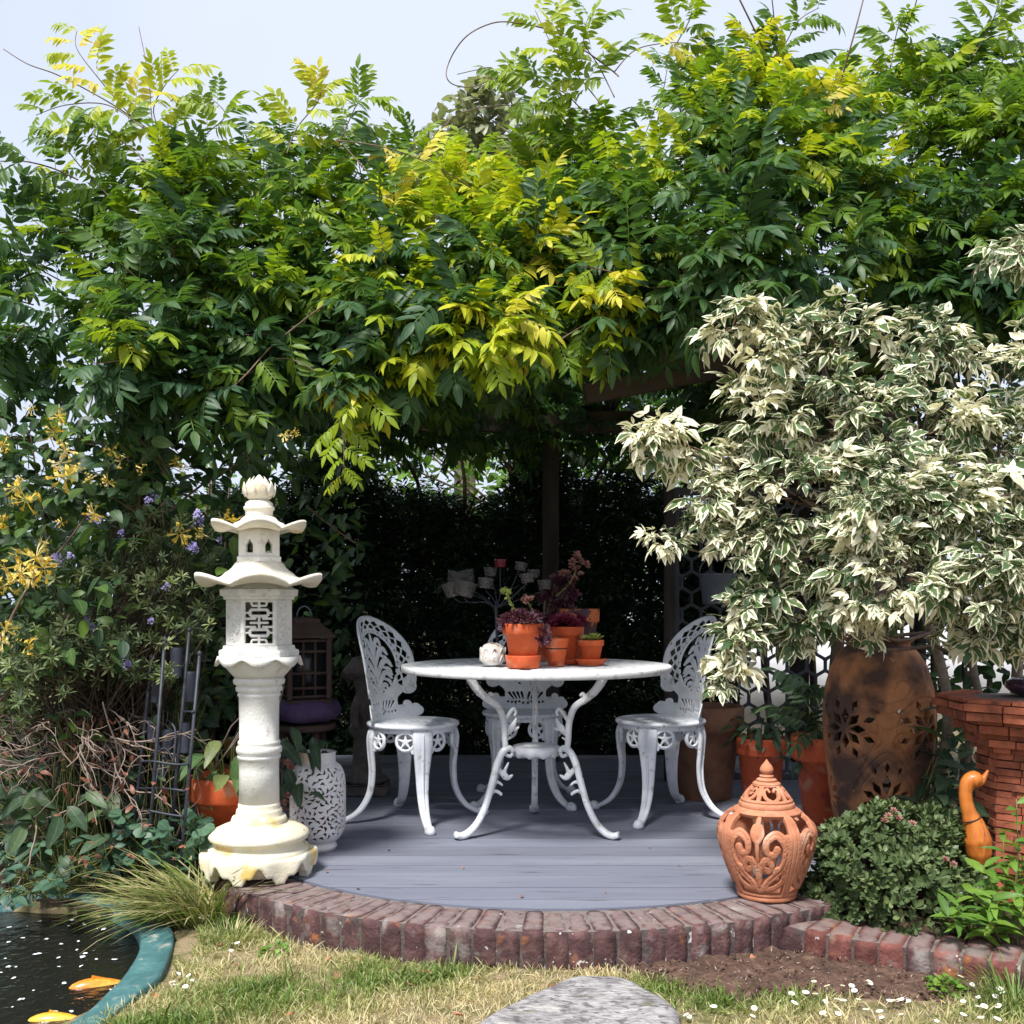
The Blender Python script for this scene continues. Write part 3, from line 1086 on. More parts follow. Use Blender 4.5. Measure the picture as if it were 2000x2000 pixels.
bm = [brick_mesh(40 + s, 0.212, 0.0685, 0.115, 0.13) for s in range(7)]
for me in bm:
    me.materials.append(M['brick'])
step = math.degrees(0.0735 / R_OUT)
a = -58.0
while a < 50:
    ar = math.radians(a + U(-0.15, 0.15))
    rm = (R_IN + R_OUT) / 2 + U(0.0005, 0.005)
    o = ob('brick', bm[int(rng.integers(7))], None, edging)
    o.location = (RC[0] + rm * math.sin(ar) - ebase[0], RC[1] - rm * math.cos(ar) - ebase[1], 0.0035 + U(-0.0015, 0.002))
    o.rotation_euler = (U(-0.006, 0.006), U(-0.006, 0.006), ar + U(-0.012, 0.012))
    o.scale = (U(0.97, 1.05), 1, 1)
    a += step

# ---- low brick wall on the right
wall_pts = catmull([(0.845, 3.215), (0.96, 3.125), (1.07, 3.065), (1.346, 2.905), (1.62, 2.73), (1.95, 2.52)], 12)
seg = np.linalg.norm(np.diff(wall_pts, axis=0), axis=1)
cum = np.concatenate([[0], np.cumsum(seg)])
lw = thing('low_brick_wall', 'low row of red and brown bricks holding back the shrub bed', 'brick wall', (wall_pts[0][0], wall_pts[0][1], 0))
lb = np.array([wall_pts[0][0], wall_pts[0][1], 0])


def along(s):
    x = np.interp(s, cum, wall_pts[:, 0])
    y = np.interp(s, cum, wall_pts[:, 1])
    x2 = np.interp(s + 0.02, cum, wall_pts[:, 0])
    y2 = np.interp(s + 0.02, cum, wall_pts[:, 1])
    t = np.array([x2 - x, y2 - y])
    if np.linalg.norm(t) < 1e-6:
        t = wall_pts[-1] - wall_pts[-2]
    return np.array([x, y]), t / np.linalg.norm(t)


V, Fs = [], []
ss = np.arange(0.02, cum[-1] - 0.02, 0.05)
for s in ss:
    p, t = along(s)
    nrm = np.array([-t[1], t[0]])
    for off, z in ((0.004, 0.0), (0.004, 0.078), (0.17, 0.076), (0.17, 0.0)):
        q = p + nrm * off - lb[:2]
        V.append((q[0], q[1], z))
for i in range(len(ss) - 1):
    for j in range(3):
        Fs.append((i * 4 + j, i * 4 + j + 1, i * 4 + 5 + j, i * 4 + 4 + j))
Fs += [(0, 1, 2, 3), tuple(len(V) - 4 + q for q in (3, 2, 1, 0))]
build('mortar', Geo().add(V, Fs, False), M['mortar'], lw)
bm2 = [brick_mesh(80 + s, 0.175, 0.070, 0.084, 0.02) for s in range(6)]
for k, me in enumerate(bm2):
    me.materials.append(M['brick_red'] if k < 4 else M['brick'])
s = 0.035
kk = 0
while s < cum[-1] - 0.03:
    p, t = along(s)
    nrm = np.array([-t[1], t[0]])
    q = p + nrm * (0.085 + U(-0.004, 0.004)) - lb[:2]
    o = ob('brick', bm2[int(rng.integers(4)) if 0 < kk < 4 else int(rng.integers(2, 6))], None, lw)
    o.location = (q[0], q[1], U(-0.004, 0.004))
    o.rotation_euler = (U(-0.03, 0.03), U(-0.03, 0.03), math.atan2(t[1], t[0]) + U(-0.03, 0.03))
    s += 0.0755 + U(-0.002, 0.003)
    kk += 1

# ---- soil: bed behind the wall, bare patch in front, bed on the left
bed_poly = np.array([along(0.0)[0] + (0.02, 0.1)] + [along(s)[0] + np.array([-along(s)[1][1], along(s)[1][0]]) * 0.16 for s in np.arange(0.1, cum[-1], 0.1)] + [(2.9, 2.5), (2.9, 4.6), (1.5, 4.6), (1.32, 3.9), (1.1, 3.5)])
xs2 = np.arange(0.7, 3.0, 0.04)
ys2 = np.arange(2.4, 4.7, 0.04)
BX, BY = np.meshgrid(xs2, ys2, indexing='ij')
sb = poly_sdf(BX, BY, bed_poly)
bz = np.clip(sb / 0.06, -1, 1) * 0.03 + 0.055 + 0.012 * np.sin(BX * 23) * np.sin(BY * 19 + 1) + 0.008 * np.sin(BX * 51 + BY * 37)
bed = grid_mesh('soil_bed', xs2, ys2, bz, M['soil'], sb > -0.03)
tag(bed, 'raised soil bed behind the low brick wall', 'soil', kind='structure')
patch_poly = np.array([PG(1170, 1885)[:2], PG(1235, 1872)[:2], PG(1340, 1868)[:2], PG(1500, 1850)[:2], PG(1560, 1862)[:2], PG(1700, 1888)[:2], PG(1930, 1925)[:2], PG(1940, 1945)[:2], PG(1760, 1962)[:2], PG(1600, 1940)[:2], PG(1430, 1955)[:2], PG(1330, 1940)[:2], PG(1250, 1908)[:2]])
xs3 = np.arange(0.15, 1.5, 0.02)
ys3 = np.arange(2.6, 3.4, 0.02)
SX, SY = np.meshgrid(xs3, ys3, indexing='ij')
sp_ = poly_sdf(SX, SY, patch_poly) + 0.02 * np.sin(SX * 31) * np.sin(SY * 27)
sz = np.clip(sp_ / 0.05, -1, 1) * 0.014 + 0.004 + 0.007 * np.sin(SX * 43 + 1) * np.sin(SY * 39) + 0.004 * rng.normal(size=SX.shape)
soilp = grid_mesh('soil_patch', xs3, ys3, sz, M['soil'], sp_ > -0.05)
tag(soilp, 'bare crumbly brown soil below the brick wall', 'soil', kind='structure')
lbx = np.arange(-3.2, -0.9, 0.05)
lby = np.arange(3.55, 6.8, 0.05)
LX, LY = np.meshgrid(lbx, lby, indexing='ij')
sl = poly_sdf(LX, LY, np.array([(-3.2, 3.9), (-1.7, 3.86), (-1.35, 3.72), (-1.12, 3.6), (-1.0, 3.75), (-1.16, 4.2), (-1.6, 4.6), (-1.62, 6.8), (-3.2, 6.8)]))
lz = np.clip(sl / 0.08, -1, 1) * 0.03 + 0.02 + 0.012 * np.sin(LX * 21) * np.sin(LY * 17) + 0.006 * rng.normal(size=LX.shape)
tag(grid_mesh('planting_bed', lbx, lby, lz, M['potsoil'], sl > -0.06), 'dark shaded soil bed beside the pond', 'soil', kind='structure')

# ---- stepping stone
sp = [(905, 2025), (975, 1970), (1050, 1936), (1120, 1906), (1185, 1901), (1240, 1916), (1305, 1953), (1328, 1985), (1300, 2035), (1150, 2075), (980, 2065)]
pl = catmull([PG(x, y, 0.03)[:2] for x, y in sp], 3, True)
c = pl.mean(0)
g = Geo()
rings = [(1.02, -0.02), (1.01, 0.012), (0.985, 0.026), (0.93, 0.031), (0.7, 0.033), (0.4, 0.031)]
V, Fs = [], []
n = len(pl)
for s, z in rings:
    for p in pl:
        q = c + (p - c) * s * (1 + 0.008 * math.sin(p[0] * 60 + p[1] * 80))
        V.append((q[0] - c[0], q[1] - c[1], z + 0.004 * math.sin(q[0] * 31) * math.sin(q[1] * 23) * (s < 1)))
V.append((0, 0, 0.031))
for i in range(len(rings) - 1):
    for j in range(n):
        Fs.append((i * n + j, i * n + (j + 1) % n, (i + 1) * n + (j + 1) % n, (i + 1) * n + j))
for j in range(n):
    Fs.append(((len(rings) - 1) * n + j, (len(rings) - 1) * n + (j + 1) % n, len(V) - 1))
stone = build('stepping_stone', Geo().add(V, Fs), M['stone'], loc=(c[0], c[1], 0))
tag(stone, 'flat rough grey stepping stone sunk in the lawn', 'stone')
stone_poly = pl

# ---- clods on the soil (uncountable)
def blob_tmpl(seed):
    r = np.random.default_rng(seed)
    t = Tmpl()
    V = np.array([(1, 0, 0), (-1, 0, 0), (0, 1, 0), (0, -1, 0), (0, 0, 1), (0, 0, -1.0)]) * r.uniform(0.6, 1.2, (6, 1))
    Fs = [(0, 2, 4), (2, 1, 4), (1, 3, 4), (3, 0, 4), (2, 0, 5), (1, 2, 5), (3, 1, 5), (0, 3, 5)]
    t.add(V, Fs, np.zeros(6))
    return t.done()


def rand_rots(n):
    d = rng.normal(size=(n, 3))
    return rots_to(d, np.array([0.1, 0.2, 1.0]), rng.uniform(0, 6.28, n))


blobs = [blob_tmpl(s) for s in range(5)]
n = 2600
px = rng.uniform(0.2, 1.5, n)
py = rng.uniform(2.65, 3.35, n)
k = poly_sdf(px, py, patch_poly) > -0.015
px, py = px[k], py[k]
n = len(px)
T = np.stack([px, py, np.full(n, 0.016) + rng.uniform(-0.006, 0.006, n)], 1)
V, faces, at = merge_inst(blobs, rng.integers(0, 5, n), rand_rots(n), T, rng.uniform(0.002, 0.0075, n) ** 1.0, np.zeros(n))
o = ob('soil_crumbs', raw_mesh('soil_crumbs', V, faces, False), M['soil'])
tag(o, 'loose soil crumbs scattered on the bare patch', 'soil', kind='stuff')

n = 700
px = rng.uniform(0.2, 1.5, n)
py = rng.uniform(2.65, 3.35, n)
k = poly_sdf(px, py, patch_poly) > -0.02
px, py = px[k], py[k]
n = len(px)
T = np.stack([px, py, np.full(n, 0.021) + rng.uniform(-0.004, 0.004, n)], 1)
R = rand_rots(n) * np.array([2.6, 0.7, 0.45])[None, None, :]
V, faces, at = merge_inst(blobs, rng.integers(0, 5, n), R, T, rng.uniform(0.0015, 0.0045, n), np.zeros(n))
o = ob('bark_chips', raw_mesh('bark_chips', V, faces, False), M['twig'])
tag(o, 'pale bark chips and bits scattered over the bare soil', 'bark chips', kind='stuff')

# ---- lawn grass
def blade_tmpl(seed):
    r = np.random.default_rng(seed)
    t = Tmpl()
    b = r.uniform(0.2, 0.9)
    w = 0.04
    V = []
    for s in (0, 0.45, 0.8):
        ww = w * (1 - 0.4 * s)
        V += [(b * s * s, ww, s * (1 - 0.3 * b * s)), (b * s * s, -ww, s * (1 - 0.3 * b * s))]
    V.append((b, 0, 1 - 0.3 * b))
    t.add(np.array(V), [(0, 1, 3, 2), (2, 3, 5, 4), (4, 5, 6)], np.array([1, 1, 1, 1, 1, 1, 1.0]))
    return t.done()


blades = [blade_tmpl(s) for s in range(8)]


def yaw_rots(n, lean=0.25):
    a = rng.uniform(0, 2 * PI, n)
    up = np.stack([rng.normal(0, lean, n), rng.normal(0, lean, n), np.ones(n)], 1)
    up /= np.linalg.norm(up, axis=1)[:, None]
    x = np.stack([np.cos(a), np.sin(a), np.zeros(n)], 1)
    x -= up * (x * up).sum(1)[:, None]
    x /= np.linalg.norm(x, axis=1)[:, None]
    y = np.cross(up, x)
    return np.stack([x, y, up], 2)


n = 190000
gx = rng.uniform(-1.35, 1.75, n)
gy = rng.uniform(2.25, 3.62, n)
ok = poly_sdf(gx, gy, pond) < -0.085
ok &= np.hypot(gx - RC[0], gy - RC[1]) > R_OUT + 0.0
ok &= poly_sdf(gx, gy, patch_poly) + 0.035 * np.sin(gx * 37) * np.sin(gy * 31) < 0.0
ok &= poly_sdf(gx, gy, stone_poly) < -0.004
ok &= poly_sdf(gx, gy, bed_poly) < 0
wd = np.array([gx - along(0.4)[0][0], gy - along(0.4)[0][1]])
ok &= ~((gx > 0.85) & (gy > np.interp(gx, wall_pts[:, 0], wall_pts[:, 1]) - 0.01))
p3 = np.stack([gx * 2.2, gy * 2.2, gx * 0], 1)
nz = vnoise(p3, 3)
nz2 = vnoise(p3 * 3, 5)
ok &= rng.random(n) < np.clip(0.62 + 0.45 * nz2, 0.12, 1)
gx, gy, nz, nz2 = gx[ok], gy[ok], nz[ok], nz2[ok]
n = len(gx)
dry = np.clip(0.56 - 0.36 * nz - 0.16 * nz2 + rng.normal(0, 0.16, n) + 0.12 * (np.abs(gx + 0.15) < 0.55), 0, 1)
hgt = (0.012 + 0.034 * rng.random(n) ** 1.6) * (1.3 - 0.5 * dry)
lush = rng.random(n) < 0.03
hgt = np.where(lush, hgt * 1.7, hgt)
T = np.stack([gx, gy, np.zeros(n) - 0.002], 1)
V, faces, at = merge_inst(blades, rng.integers(0, 8, n), yaw_rots(n, 0.5), T, hgt, dry)
o = ob('grass', raw_mesh('grass', V, faces, True, at), M['grass'])
tag(o, 'short patchy lawn grass going straw coloured', 'grass', kind='stuff')

# long grass tuft at the pond corner
def tuft(name, label, base, n, h0, h1, lean, dry0, dry1, dirx=0.0, diry=0.0, spread=0.08):
    a = rng.uniform(0, 2 * PI, n)
    rr = spread * np.sqrt(rng.random(n))
    T = np.stack([np.cos(a) * rr, np.sin(a) * rr * 0.7, np.full(n, -0.005)], 1)
    up = np.stack([np.cos(a) * lean * rng.random(n) + dirx * rng.random(n), np.sin(a) * lean * rng.random(n) + diry * rng.random(n), np.ones(n)], 1)
    up /= np.linalg.norm(up, axis=1)[:, None]
    x = up * np.array([1, 1, 0]) + 1e-3
    x -= up * (x * up).sum(1)[:, None]
    x /= np.linalg.norm(x, axis=1)[:, None]
    R = np.stack([x, np.cross(up, x), up], 2)
    S = rng.uniform(h0, h1, n)
    R = R * np.stack([np.ones(n), np.full(n, 0.32), np.ones(n)], 1)[:, None, :]
    V, faces, at = merge_inst(blades, rng.integers(0, 8, n), R, T, S, rng.uniform(dry0, dry1, n))
    o = ob(name, raw_mesh(name, V, faces, True, at), M['grass'], loc=base)
    tag(o, label, 'grass tuft')
    return o


tuft('grass_tuft', 'long green and straw grass tuft drooping over the teal pond liner', PG(375, 1800), 560, 0.12, 0.36, 0.6, 0.1, 0.95, -0.85, -0.2, 0.12)
tuft('grass_tuft', 'bushy grass clump against the lantern foot and brick corner', PG(425, 1755), 360, 0.07, 0.17, 0.7, 0.05, 0.6, 0, -0.2, 0.11)
tuft('grass_tuft', 'dry straw grass tuft at the corner of the brick edging', PG(455, 1835), 260, 0.04, 0.10, 0.9, 0.55, 1.0, 0, 0, 0.07)
tuft('grass_tuft', 'green grass tuft against the low brick wall end', PG(1985, 1960), 220, 0.06, 0.16, 0.8, 0.0, 0.3, 0, 0, 0.07)
tuft('grass_tuft', 'grass tuft growing beside the grey stepping stone and soil', PG(1330, 1945), 240, 0.03, 0.06, 0.9, 0.0, 0.35, 0, 0, 0.09)

# ---- daisies
def daisy_mesh():
    g = Geo()
    V, Fs = [], []
    n = 11
    for k in range(n):
        a = 2 * PI * k / n
        d = np.array([math.cos(a), math.sin(a), 0])
        s = np.array([-math.sin(a), math.cos(a), 0])
        b = len(V)
        V += [d * 0.002 + s * 0.001, d * 0.002 - s * 0.001, d * 0.0085 - s * 0.0021 + (0, 0, 0.0008), d * 0.0085 + s * 0.0021 + (0, 0, 0.0008)]
        Fs.append((b, b + 1, b + 2, b + 3))
    g.add(np.array(V), Fs)
    return raw_mesh('petals', g.verts(), g.f)


dm = daisy_mesh()
dm.materials.append(M['petal_white'])
de = raw_mesh('eye', *lathe([(0.0028, 0.0), (0.0026, 0.0016), (0.0012, 0.0024)], 8))
de.materials.append(M['daisy_eye'])
dstem = raw_mesh('stem', *tube([(0, 0, -0.03), (0.001, 0, -0.015), (0, 0, 0)], 0.0006, 4))
dstem.materials.append(M['stem_green'])
dpos = []
for (x0, x1, y0, y1, m) in ((1545, 1700, 1915, 1960, 14), (1600, 1960, 1950, 2000, 30), (1780, 1960, 1905, 1950, 9), (1270, 1560, 1965, 2000, 9), (335, 375, 1885, 1930, 8), (445, 480, 1835, 1860, 3), (370, 420, 1770, 1800, 6)):
    for _ in range(m):
        dpos.append((U(x0, x1), U(y0, y1)))
for x, y in dpos:
    z = U(0.022, 0.034)
    w = PG(x, y, z)
    nearwall = 'lawn daisy with white petals growing beside the low brick wall'
    left = 'lawn daisy with white petals growing beside the teal pond liner'
    o = thing('daisy', left if x < 700 else nearwall, 'daisy', w, U(0, 6), 'daisies by the pond liner' if x < 700 else 'daisies by the low brick wall')
    sc = U(0.75, 1.15)
    o.scale = (sc, sc, 1)
    o.rotation_euler = (U(-0.5, 0.2), U(-0.4, 0.4), U(0, 6))
    ob('petals', dm, None, o)
    ob('eye', de, None, o)
    ob('stem', dstem, None, o)

# clover patch
def plant_clump(name, label, cat, base, n, rad, hgt, L, W, mat, tm=None, lo=0.0, hi=1.0, parts=0, droop=0.3):
    a = rng.uniform(0, 2 * PI, n)
    el = np.arccos(rng.uniform(0.0, 1, n))
    rr = rng.uniform(0.55, 1.0, n)
    d = np.stack([np.cos(a) * np.sin(el), np.sin(a) * np.sin(el), np.cos(el)], 1)
    T = d * rr[:, None] * np.array([rad, rad, hgt]) + np.asarray(base)
    Dr = d * np.array([1, 1, 0.35]) + rng.normal(0, 0.35, (n, 3))
    R = rots_to(Dr, np.array([0, -0.15, 1.0]), rng.normal(0, 0.4, n))
    if tm is None:
        t = Tmpl()
        t.add(*leaflet(1, W / L, 0.25, droop))
        tm = [t.done()]
    S = L * rng.uniform(0.6, 1.2, n)
    root = thing(name, label, cat, base)
    rnd = rng.uniform(lo, hi, n)
    idx = rng.integers(0, len(tm), n)
    if parts:
        split_leaves('leaf', 'foliage', tm, idx, R, T, S, rnd, mat, root, base, -T[:, 1] + T[:, 2], parts)
    else:
        leaves_stuff('foliage', tm, idx, R, T, S, rnd, mat, root, base)
    g = Geo()
    for k in range(0, min(n, 40)):
        g.add(*tube([(0, 0, 0), (T[k] - base) * np.array([0.4, 0.4, 0.6]), T[k] - base], [0.0015, 0.0008, 0.0005], 4))
    build('stem', g, M['stem_green'], root)
    return root


tuft('grass_tuft', 'thin grass tuft arching over the back rim of the pond', PG(230, 1745), 200, 0.08, 0.24, 0.8, 0.1, 0.8, -0.3, -0.3, 0.12)
plant_clump('clover', 'bright green clover clump among the daisies', 'clover', PG(1845, 1940), 160, 0.055, 0.05, 0.018, 0.016, M['bright'], lo=0.4)
plant_clump('weed', 'small green weed clump in the lawn by the brick corner', 'weed', PG(540, 1862), 70, 0.05, 0.03, 0.016, 0.014, M['bright'], lo=0.3)

# ---- things on the pond
def petal_mesh(seed):
    r = np.random.default_rng(seed)
    n = 8
    V = [(0, 0, 0.003)] + [(math.cos(2 * PI * k / n) * 0.011 * r.uniform(0.6, 1.2), math.sin(2 * PI * k / n) * 0.008 * r.uniform(0.6, 1.2), r.uniform(0.0, 0.003)) for k in range(n)]
    return raw_mesh('floating_petal', np.array(V), [(0, 1 + k, 1 + (k + 1) % n) for k in range(n)])


pm = [petal_mesh(s) for s in range(5)]
for me in pm:
    me.materials.append(M['petal_white'])
for k in range(46):
    x, y = U(0, 240), U(1790, 1995)
    w = PG(x, y, -0.043)
    if poly_sdf(np.array([w[0]]), np.array([w[1]]), pond)[0] < 0.08:
        continue
    o = ob('floating_petal', pm[k % 5], None, None, w, U(0, 6))
    sc = U(0.3, 1.15)
    o.scale = (sc, sc, sc)
    tag(o, 'small white petal floating on the dark pond', 'petal', 'petals floating on the pond')


def koi(label, px, py, ang, mat, ln):
    w = PG(px, py, -0.05) - np.array([0, 0, 0.006])
    o = thing('koi_fish', label, 'fish', w, ang)
    t = np.linspace(0, 1, 12)
    rad = 0.13 * ln * np.sin(np.clip(t * 1.02, 0, 1) ** 0.75 * PI) ** 0.8 + 0.012 * ln * (1 - t) + 0.006 * ln
    pts = np.stack([(t - 0.5) * ln, 0.03 * ln * np.sin(t * 4), np.zeros(12)], 1)
    V, Fs = tube(pts, rad, 12)
    V[:, 2] *= 1.15
    build('body', Geo().add(V, Fs), mat, o)
    e = -0.5 * ln
    g = Geo().add([(e + 0.02 * ln, 0, 0), (e - 0.2 * ln, 0.09 * ln, 0.02 * ln), (e - 0.12 * ln, 0, 0.0), (e - 0.2 * ln, -0.09 * ln, 0.02 * ln)], [(0, 1, 2), (0, 2, 3)])
    build('tail_fin', g, mat, o)
    g = Geo().add([(-0.15 * ln, 0, 0.13 * ln), (0.12 * ln, 0, 0.14 * ln), (-0.12 * ln, 0, 0.22 * ln)], [(0, 1, 2)])
    build('back_fin', g, mat, o)
    for s in (-1, 1):
        g = Geo().add([(0.25 * ln, s * 0.10 * ln, 0), (0.10 * ln, s * 0.24 * ln, 0.0), (0.16 * ln, s * 0.10 * ln, 0)], [(0, 1, 2)])
        build('side_fin', g, mat, o)


koi('orange koi fish surfacing beside the teal pond liner', 196, 1926, 0.35, M['koi'], 0.19)
koi('yellow koi fish surfacing where the liner leaves the lawn', 112, 1993, 0.15, M['koi_yellow'], 0.17)

# fallen dry leaves, a few of them on the deck
def dry_mesh(seed):
    r = np.random.default_rng(seed)
    V, Fs, E = leaflet(0.035, 0.55, r.uniform(-0.3, 0.7), r.uniform(-0.4, 0.5))
    return raw_mesh('fallen_leaf', V, Fs)


dl = [dry_mesh(s) for s in range(5)]
for me in dl:
    me.materials.append(M['dead_leaf'])
for (x, y) in ((445, 1843), (485, 1840), (460, 1880), (655, 1900), (760, 1895), (790, 1918), (845, 1900), (870, 1903), (935, 1912), (700, 1870), (640, 1868), (1120, 1895), (1165, 1890), (560, 1985), (300, 1938), (1250, 1878), (1470, 1878), (1090, 1922), (910, 1985)):
    w = PG(x + U(-6, 6), y, 0.018)
    o = ob('fallen_leaf', dl[int(rng.integers(5))], None, None, w)
    o.rotation_euler = (U(-0.4, 0.4), U(-0.4, 0.4), U(0, 6.3))
    o.scale = [U(0.6, 1.1)] * 3
    tag(o, 'curled reddish brown fallen leaf lying on the lawn', 'leaf', 'fallen leaves on the lawn')

for (x, y) in ((700, 1735), (905, 1695), (1180, 1742), (1330, 1690), (760, 1660), (1020, 1748), (1270, 1655), (640, 1700)):
    w = PG(x, y, DECK + 0.006)
    o = ob('fallen_leaf', dl[int(rng.integers(5))], None, None, w)
    o.rotation_euler = (U(-0.2, 0.2), U(-0.2, 0.2), U(0, 6.3))
    o.scale = [U(0.35, 0.7)] * 3
    tag(o, 'small dry leaf scrap lying on the grey deck boards', 'leaf', 'dry leaf scraps on the deck')

# ------------------------------------------------------------------ pagoda lantern
LX0, LY0 = -0.911, 3.69
lan = thing('pagoda_lantern', 'tall cream stone pagoda lantern standing on the brick corner', 'garden lantern', (LX0, LY0, DECK + 0.001), rotz=0.24)
K = 0.000821


def zz(y):
    return (1852 - y) * K


def rr_(p):
    return p * K


# scalloped foot: ring sheet with ogee cut-outs between the feet
nU, nV = 160, 14
us = np.linspace(0, 2 * PI, nU, endpoint=False)
vs = np.linspace(-0.004, 0.086, nV)
Ug, Vg = np.meshgrid(us, vs, indexing='ij')
ph = np.mod(Ug * 8 / (2 * PI) + 0.5, 1.0) - 0.5
arch = 0.052 * np.clip(1 - (np.abs(ph) / 0.36) ** 2, -1, 1) + 0.012 * np.cos(ph * 2 * PI * 3)
Fl = np.minimum(Vg - np.where(np.abs(ph) < 0.36, arch, -0.01), np.minimum(Vg + 0.0005, 0.084 - Vg))


def m_foot(u, v, h):
    o8 = 0.194 + 0.010 * np.cos(u * 8)
    r = o8 + h - 0.10 * np.clip(v - 0.06, 0, 1)
    return np.stack([r * np.cos(u), r * np.sin(u), v], 1)


build('foot', pierced(us, vs, Fl, m_foot, 0.006, 0.03, 0.008, True), M['lantern_base'], lan)
base_prof = [(0.10, 0.015), (0.16, 0.018), (0.183, 0.06), (0.186, 0.085), (rr_(212), zz(1762)), (rr_(218), zz(1748)), (rr_(214), zz(1734)), (rr_(196), zz(1726)), (rr_(190), zz(1712)), (rr_(194), zz(1700)), (rr_(211), zz(1694)), (rr_(217), zz(1682)), (rr_(212), zz(1668)), (rr_(192), zz(1655)), (rr_(160), zz(1640)), (rr_(130), zz(1630)), (rr_(116), zz(1626)), (rr_(120), zz(1614)), (rr_(115), zz(1600)), (rr_(98), zz(1594)), (rr_(100), zz(1580)), (rr_(96), zz(1568)), (rr_(89), zz(1560)), (rr_(91), zz(1550)), (rr_(87), zz(1540))]
build('base', Geo().add(*lathe(base_prof, 56)), M['lantern_base'], lan)
col_prof = [(rr_(87), zz(1541)), (rr_(85), zz(1400)), (rr_(86), zz(1350)), (rr_(92), zz(1346)), (rr_(93), zz(1334)), (rr_(88), zz(1328)), (rr_(97), zz(1320)), (rr_(99), zz(1306)), (rr_(96), zz(1294)), (rr_(88), zz(1288)), (rr_(92), zz(1280)), (rr_(90), zz(1270)), (rr_(85), zz(1266)), (rr_(85), zz(1180)), (rr_(87), zz(1078)), (rr_(92), zz(1072)), (rr_(92), zz(1062)), (rr_(88), zz(1058)), (rr_(100), zz(1050)), (rr_(101), zz(1036)), (rr_(95), zz(1028)), (rr_(110), zz(1018)), (rr_(112), zz(1004)), (rr_(104), zz(992))]
build('column', Geo().add(*lathe(col_prof, 48)), M['lantern_stone'], lan)
bowl = [(rr_(104), zz(993)), (rr_(122), zz(972)), (rr_(140), zz(950)), (rr_(152), zz(930)), (rr_(156), zz(906)), (rr_(120), zz(903))]
build('bowl', Geo().add(*lathe(bowl, 48, rmod=lambda a, z: 1 + 0.012 * abs(math.sin(4 * a)))), M['lantern_stone'], lan)
# petal collar
g = Geo()
V, Fs = [], []
n = 96
for k in range(n):
    a = 2 * PI * k / n
    p = abs(math.sin(4 * a + PI / 2))
    tip = p ** 1.5
    for (r, z) in ((rr_(150), zz(900)), (rr_(178), zz(899)), (rr_(186) + 0.004 * tip, zz(908 + 34 * tip)), (rr_(172) + 0.004 * tip, zz(912 + 30 * tip)), (rr_(150), zz(915))):
        V.append((r * math.cos(a), r * math.sin(a), z))
for k in range(n):
    for j in range(4):
        k2 = (k + 1) % n
        Fs.append((k * 5 + j, k2 * 5 + j, k2 * 5 + j + 1, k * 5 + j + 1))
build('petal_collar', g.add(V, Fs), M['lantern_stone'], lan)


def hexprism(rings, phase, n=6):
    return lathe(rings, n, phase)


FACE = 0.0          # a vertex on +X, so one face looks at the camera
rings = [(rr_(170), zz(899)), (rr_(172), zz(880)), (rr_(168), zz(872)), (rr_(155), zz(868)), (rr_(152), zz(852)), (rr_(120), zz(851))]
build('plinth', Geo().add(*hexprism(rings, FACE), False), M['lantern_stone'], lan)
# six panels of the light chamber; a pierced fret on every face, as on the one we see
Rb = rr_(142)
ap = Rb * math.cos(PI / 6)
fw = Rb * 0.5
z0, z1 = zz(852), zz(652)
us = np.linspace(-fw, fw, 58)
vs = np.linspace(z0 - 0.001, z1 + 0.001, 80)
Xg, Yg = np.meshgrid(us, vs, indexing='ij')
yc = (zz(664) + zz(840)) / 2
hw, hh = 0.046, (zz(664) - zz(840)) / 2
hole = np.minimum(hw - np.abs(Xg), hh - np.abs(Yg - yc))
w_ = 0.0052
Yl = np.abs(Yg - yc)             # the fret is mirrored about the middle bar
st_ = np.full(Xg.shape, -1.0)


def S_(p, w=w_):
    global st_
    for sx in (1, -1):
        st_ = np.maximum(st_, stroke(Xg * sx, Yl, p, w))


S_([(0, 0.0), (0.029, 0.0)], 0.0042)
S_([(0.014, 0.0145), (0.047, 0.0145)], 0.0040)
S_([(0.014, 0.0145), (0.014, 0.024)], 0.0045)
S_([(0, 0.024), (0.026, 0.024), (0.031, 0.029), (0.031, 0.041), (0.026, 0.046), (0, 0.046)], 0.0050)
S_([(0.0, 0.046), (0.0, 0.075)], 0.0045)
S_([(0, 0.060), (0.022, 0.060), (0.026, 0.066), (0.026, 0.075)], 0.0040)
S_([(0.031, 0.035), (0.047, 0.035)], 0.0035)
S_([(0.0, 0.0), (0.0, 0.024)], 0.0045)
fr = np.minimum(np.minimum(fw - 0.0005 - np.abs(Xg), np.minimum(Yg - z0, z1 - Yg)), -np.minimum(hole, -st_))
rel = np.where(hole > -0.004, -0.004 * (np.minimum(hole + 0.004, 0.004) / 0.004), 0.0)
gfret = None
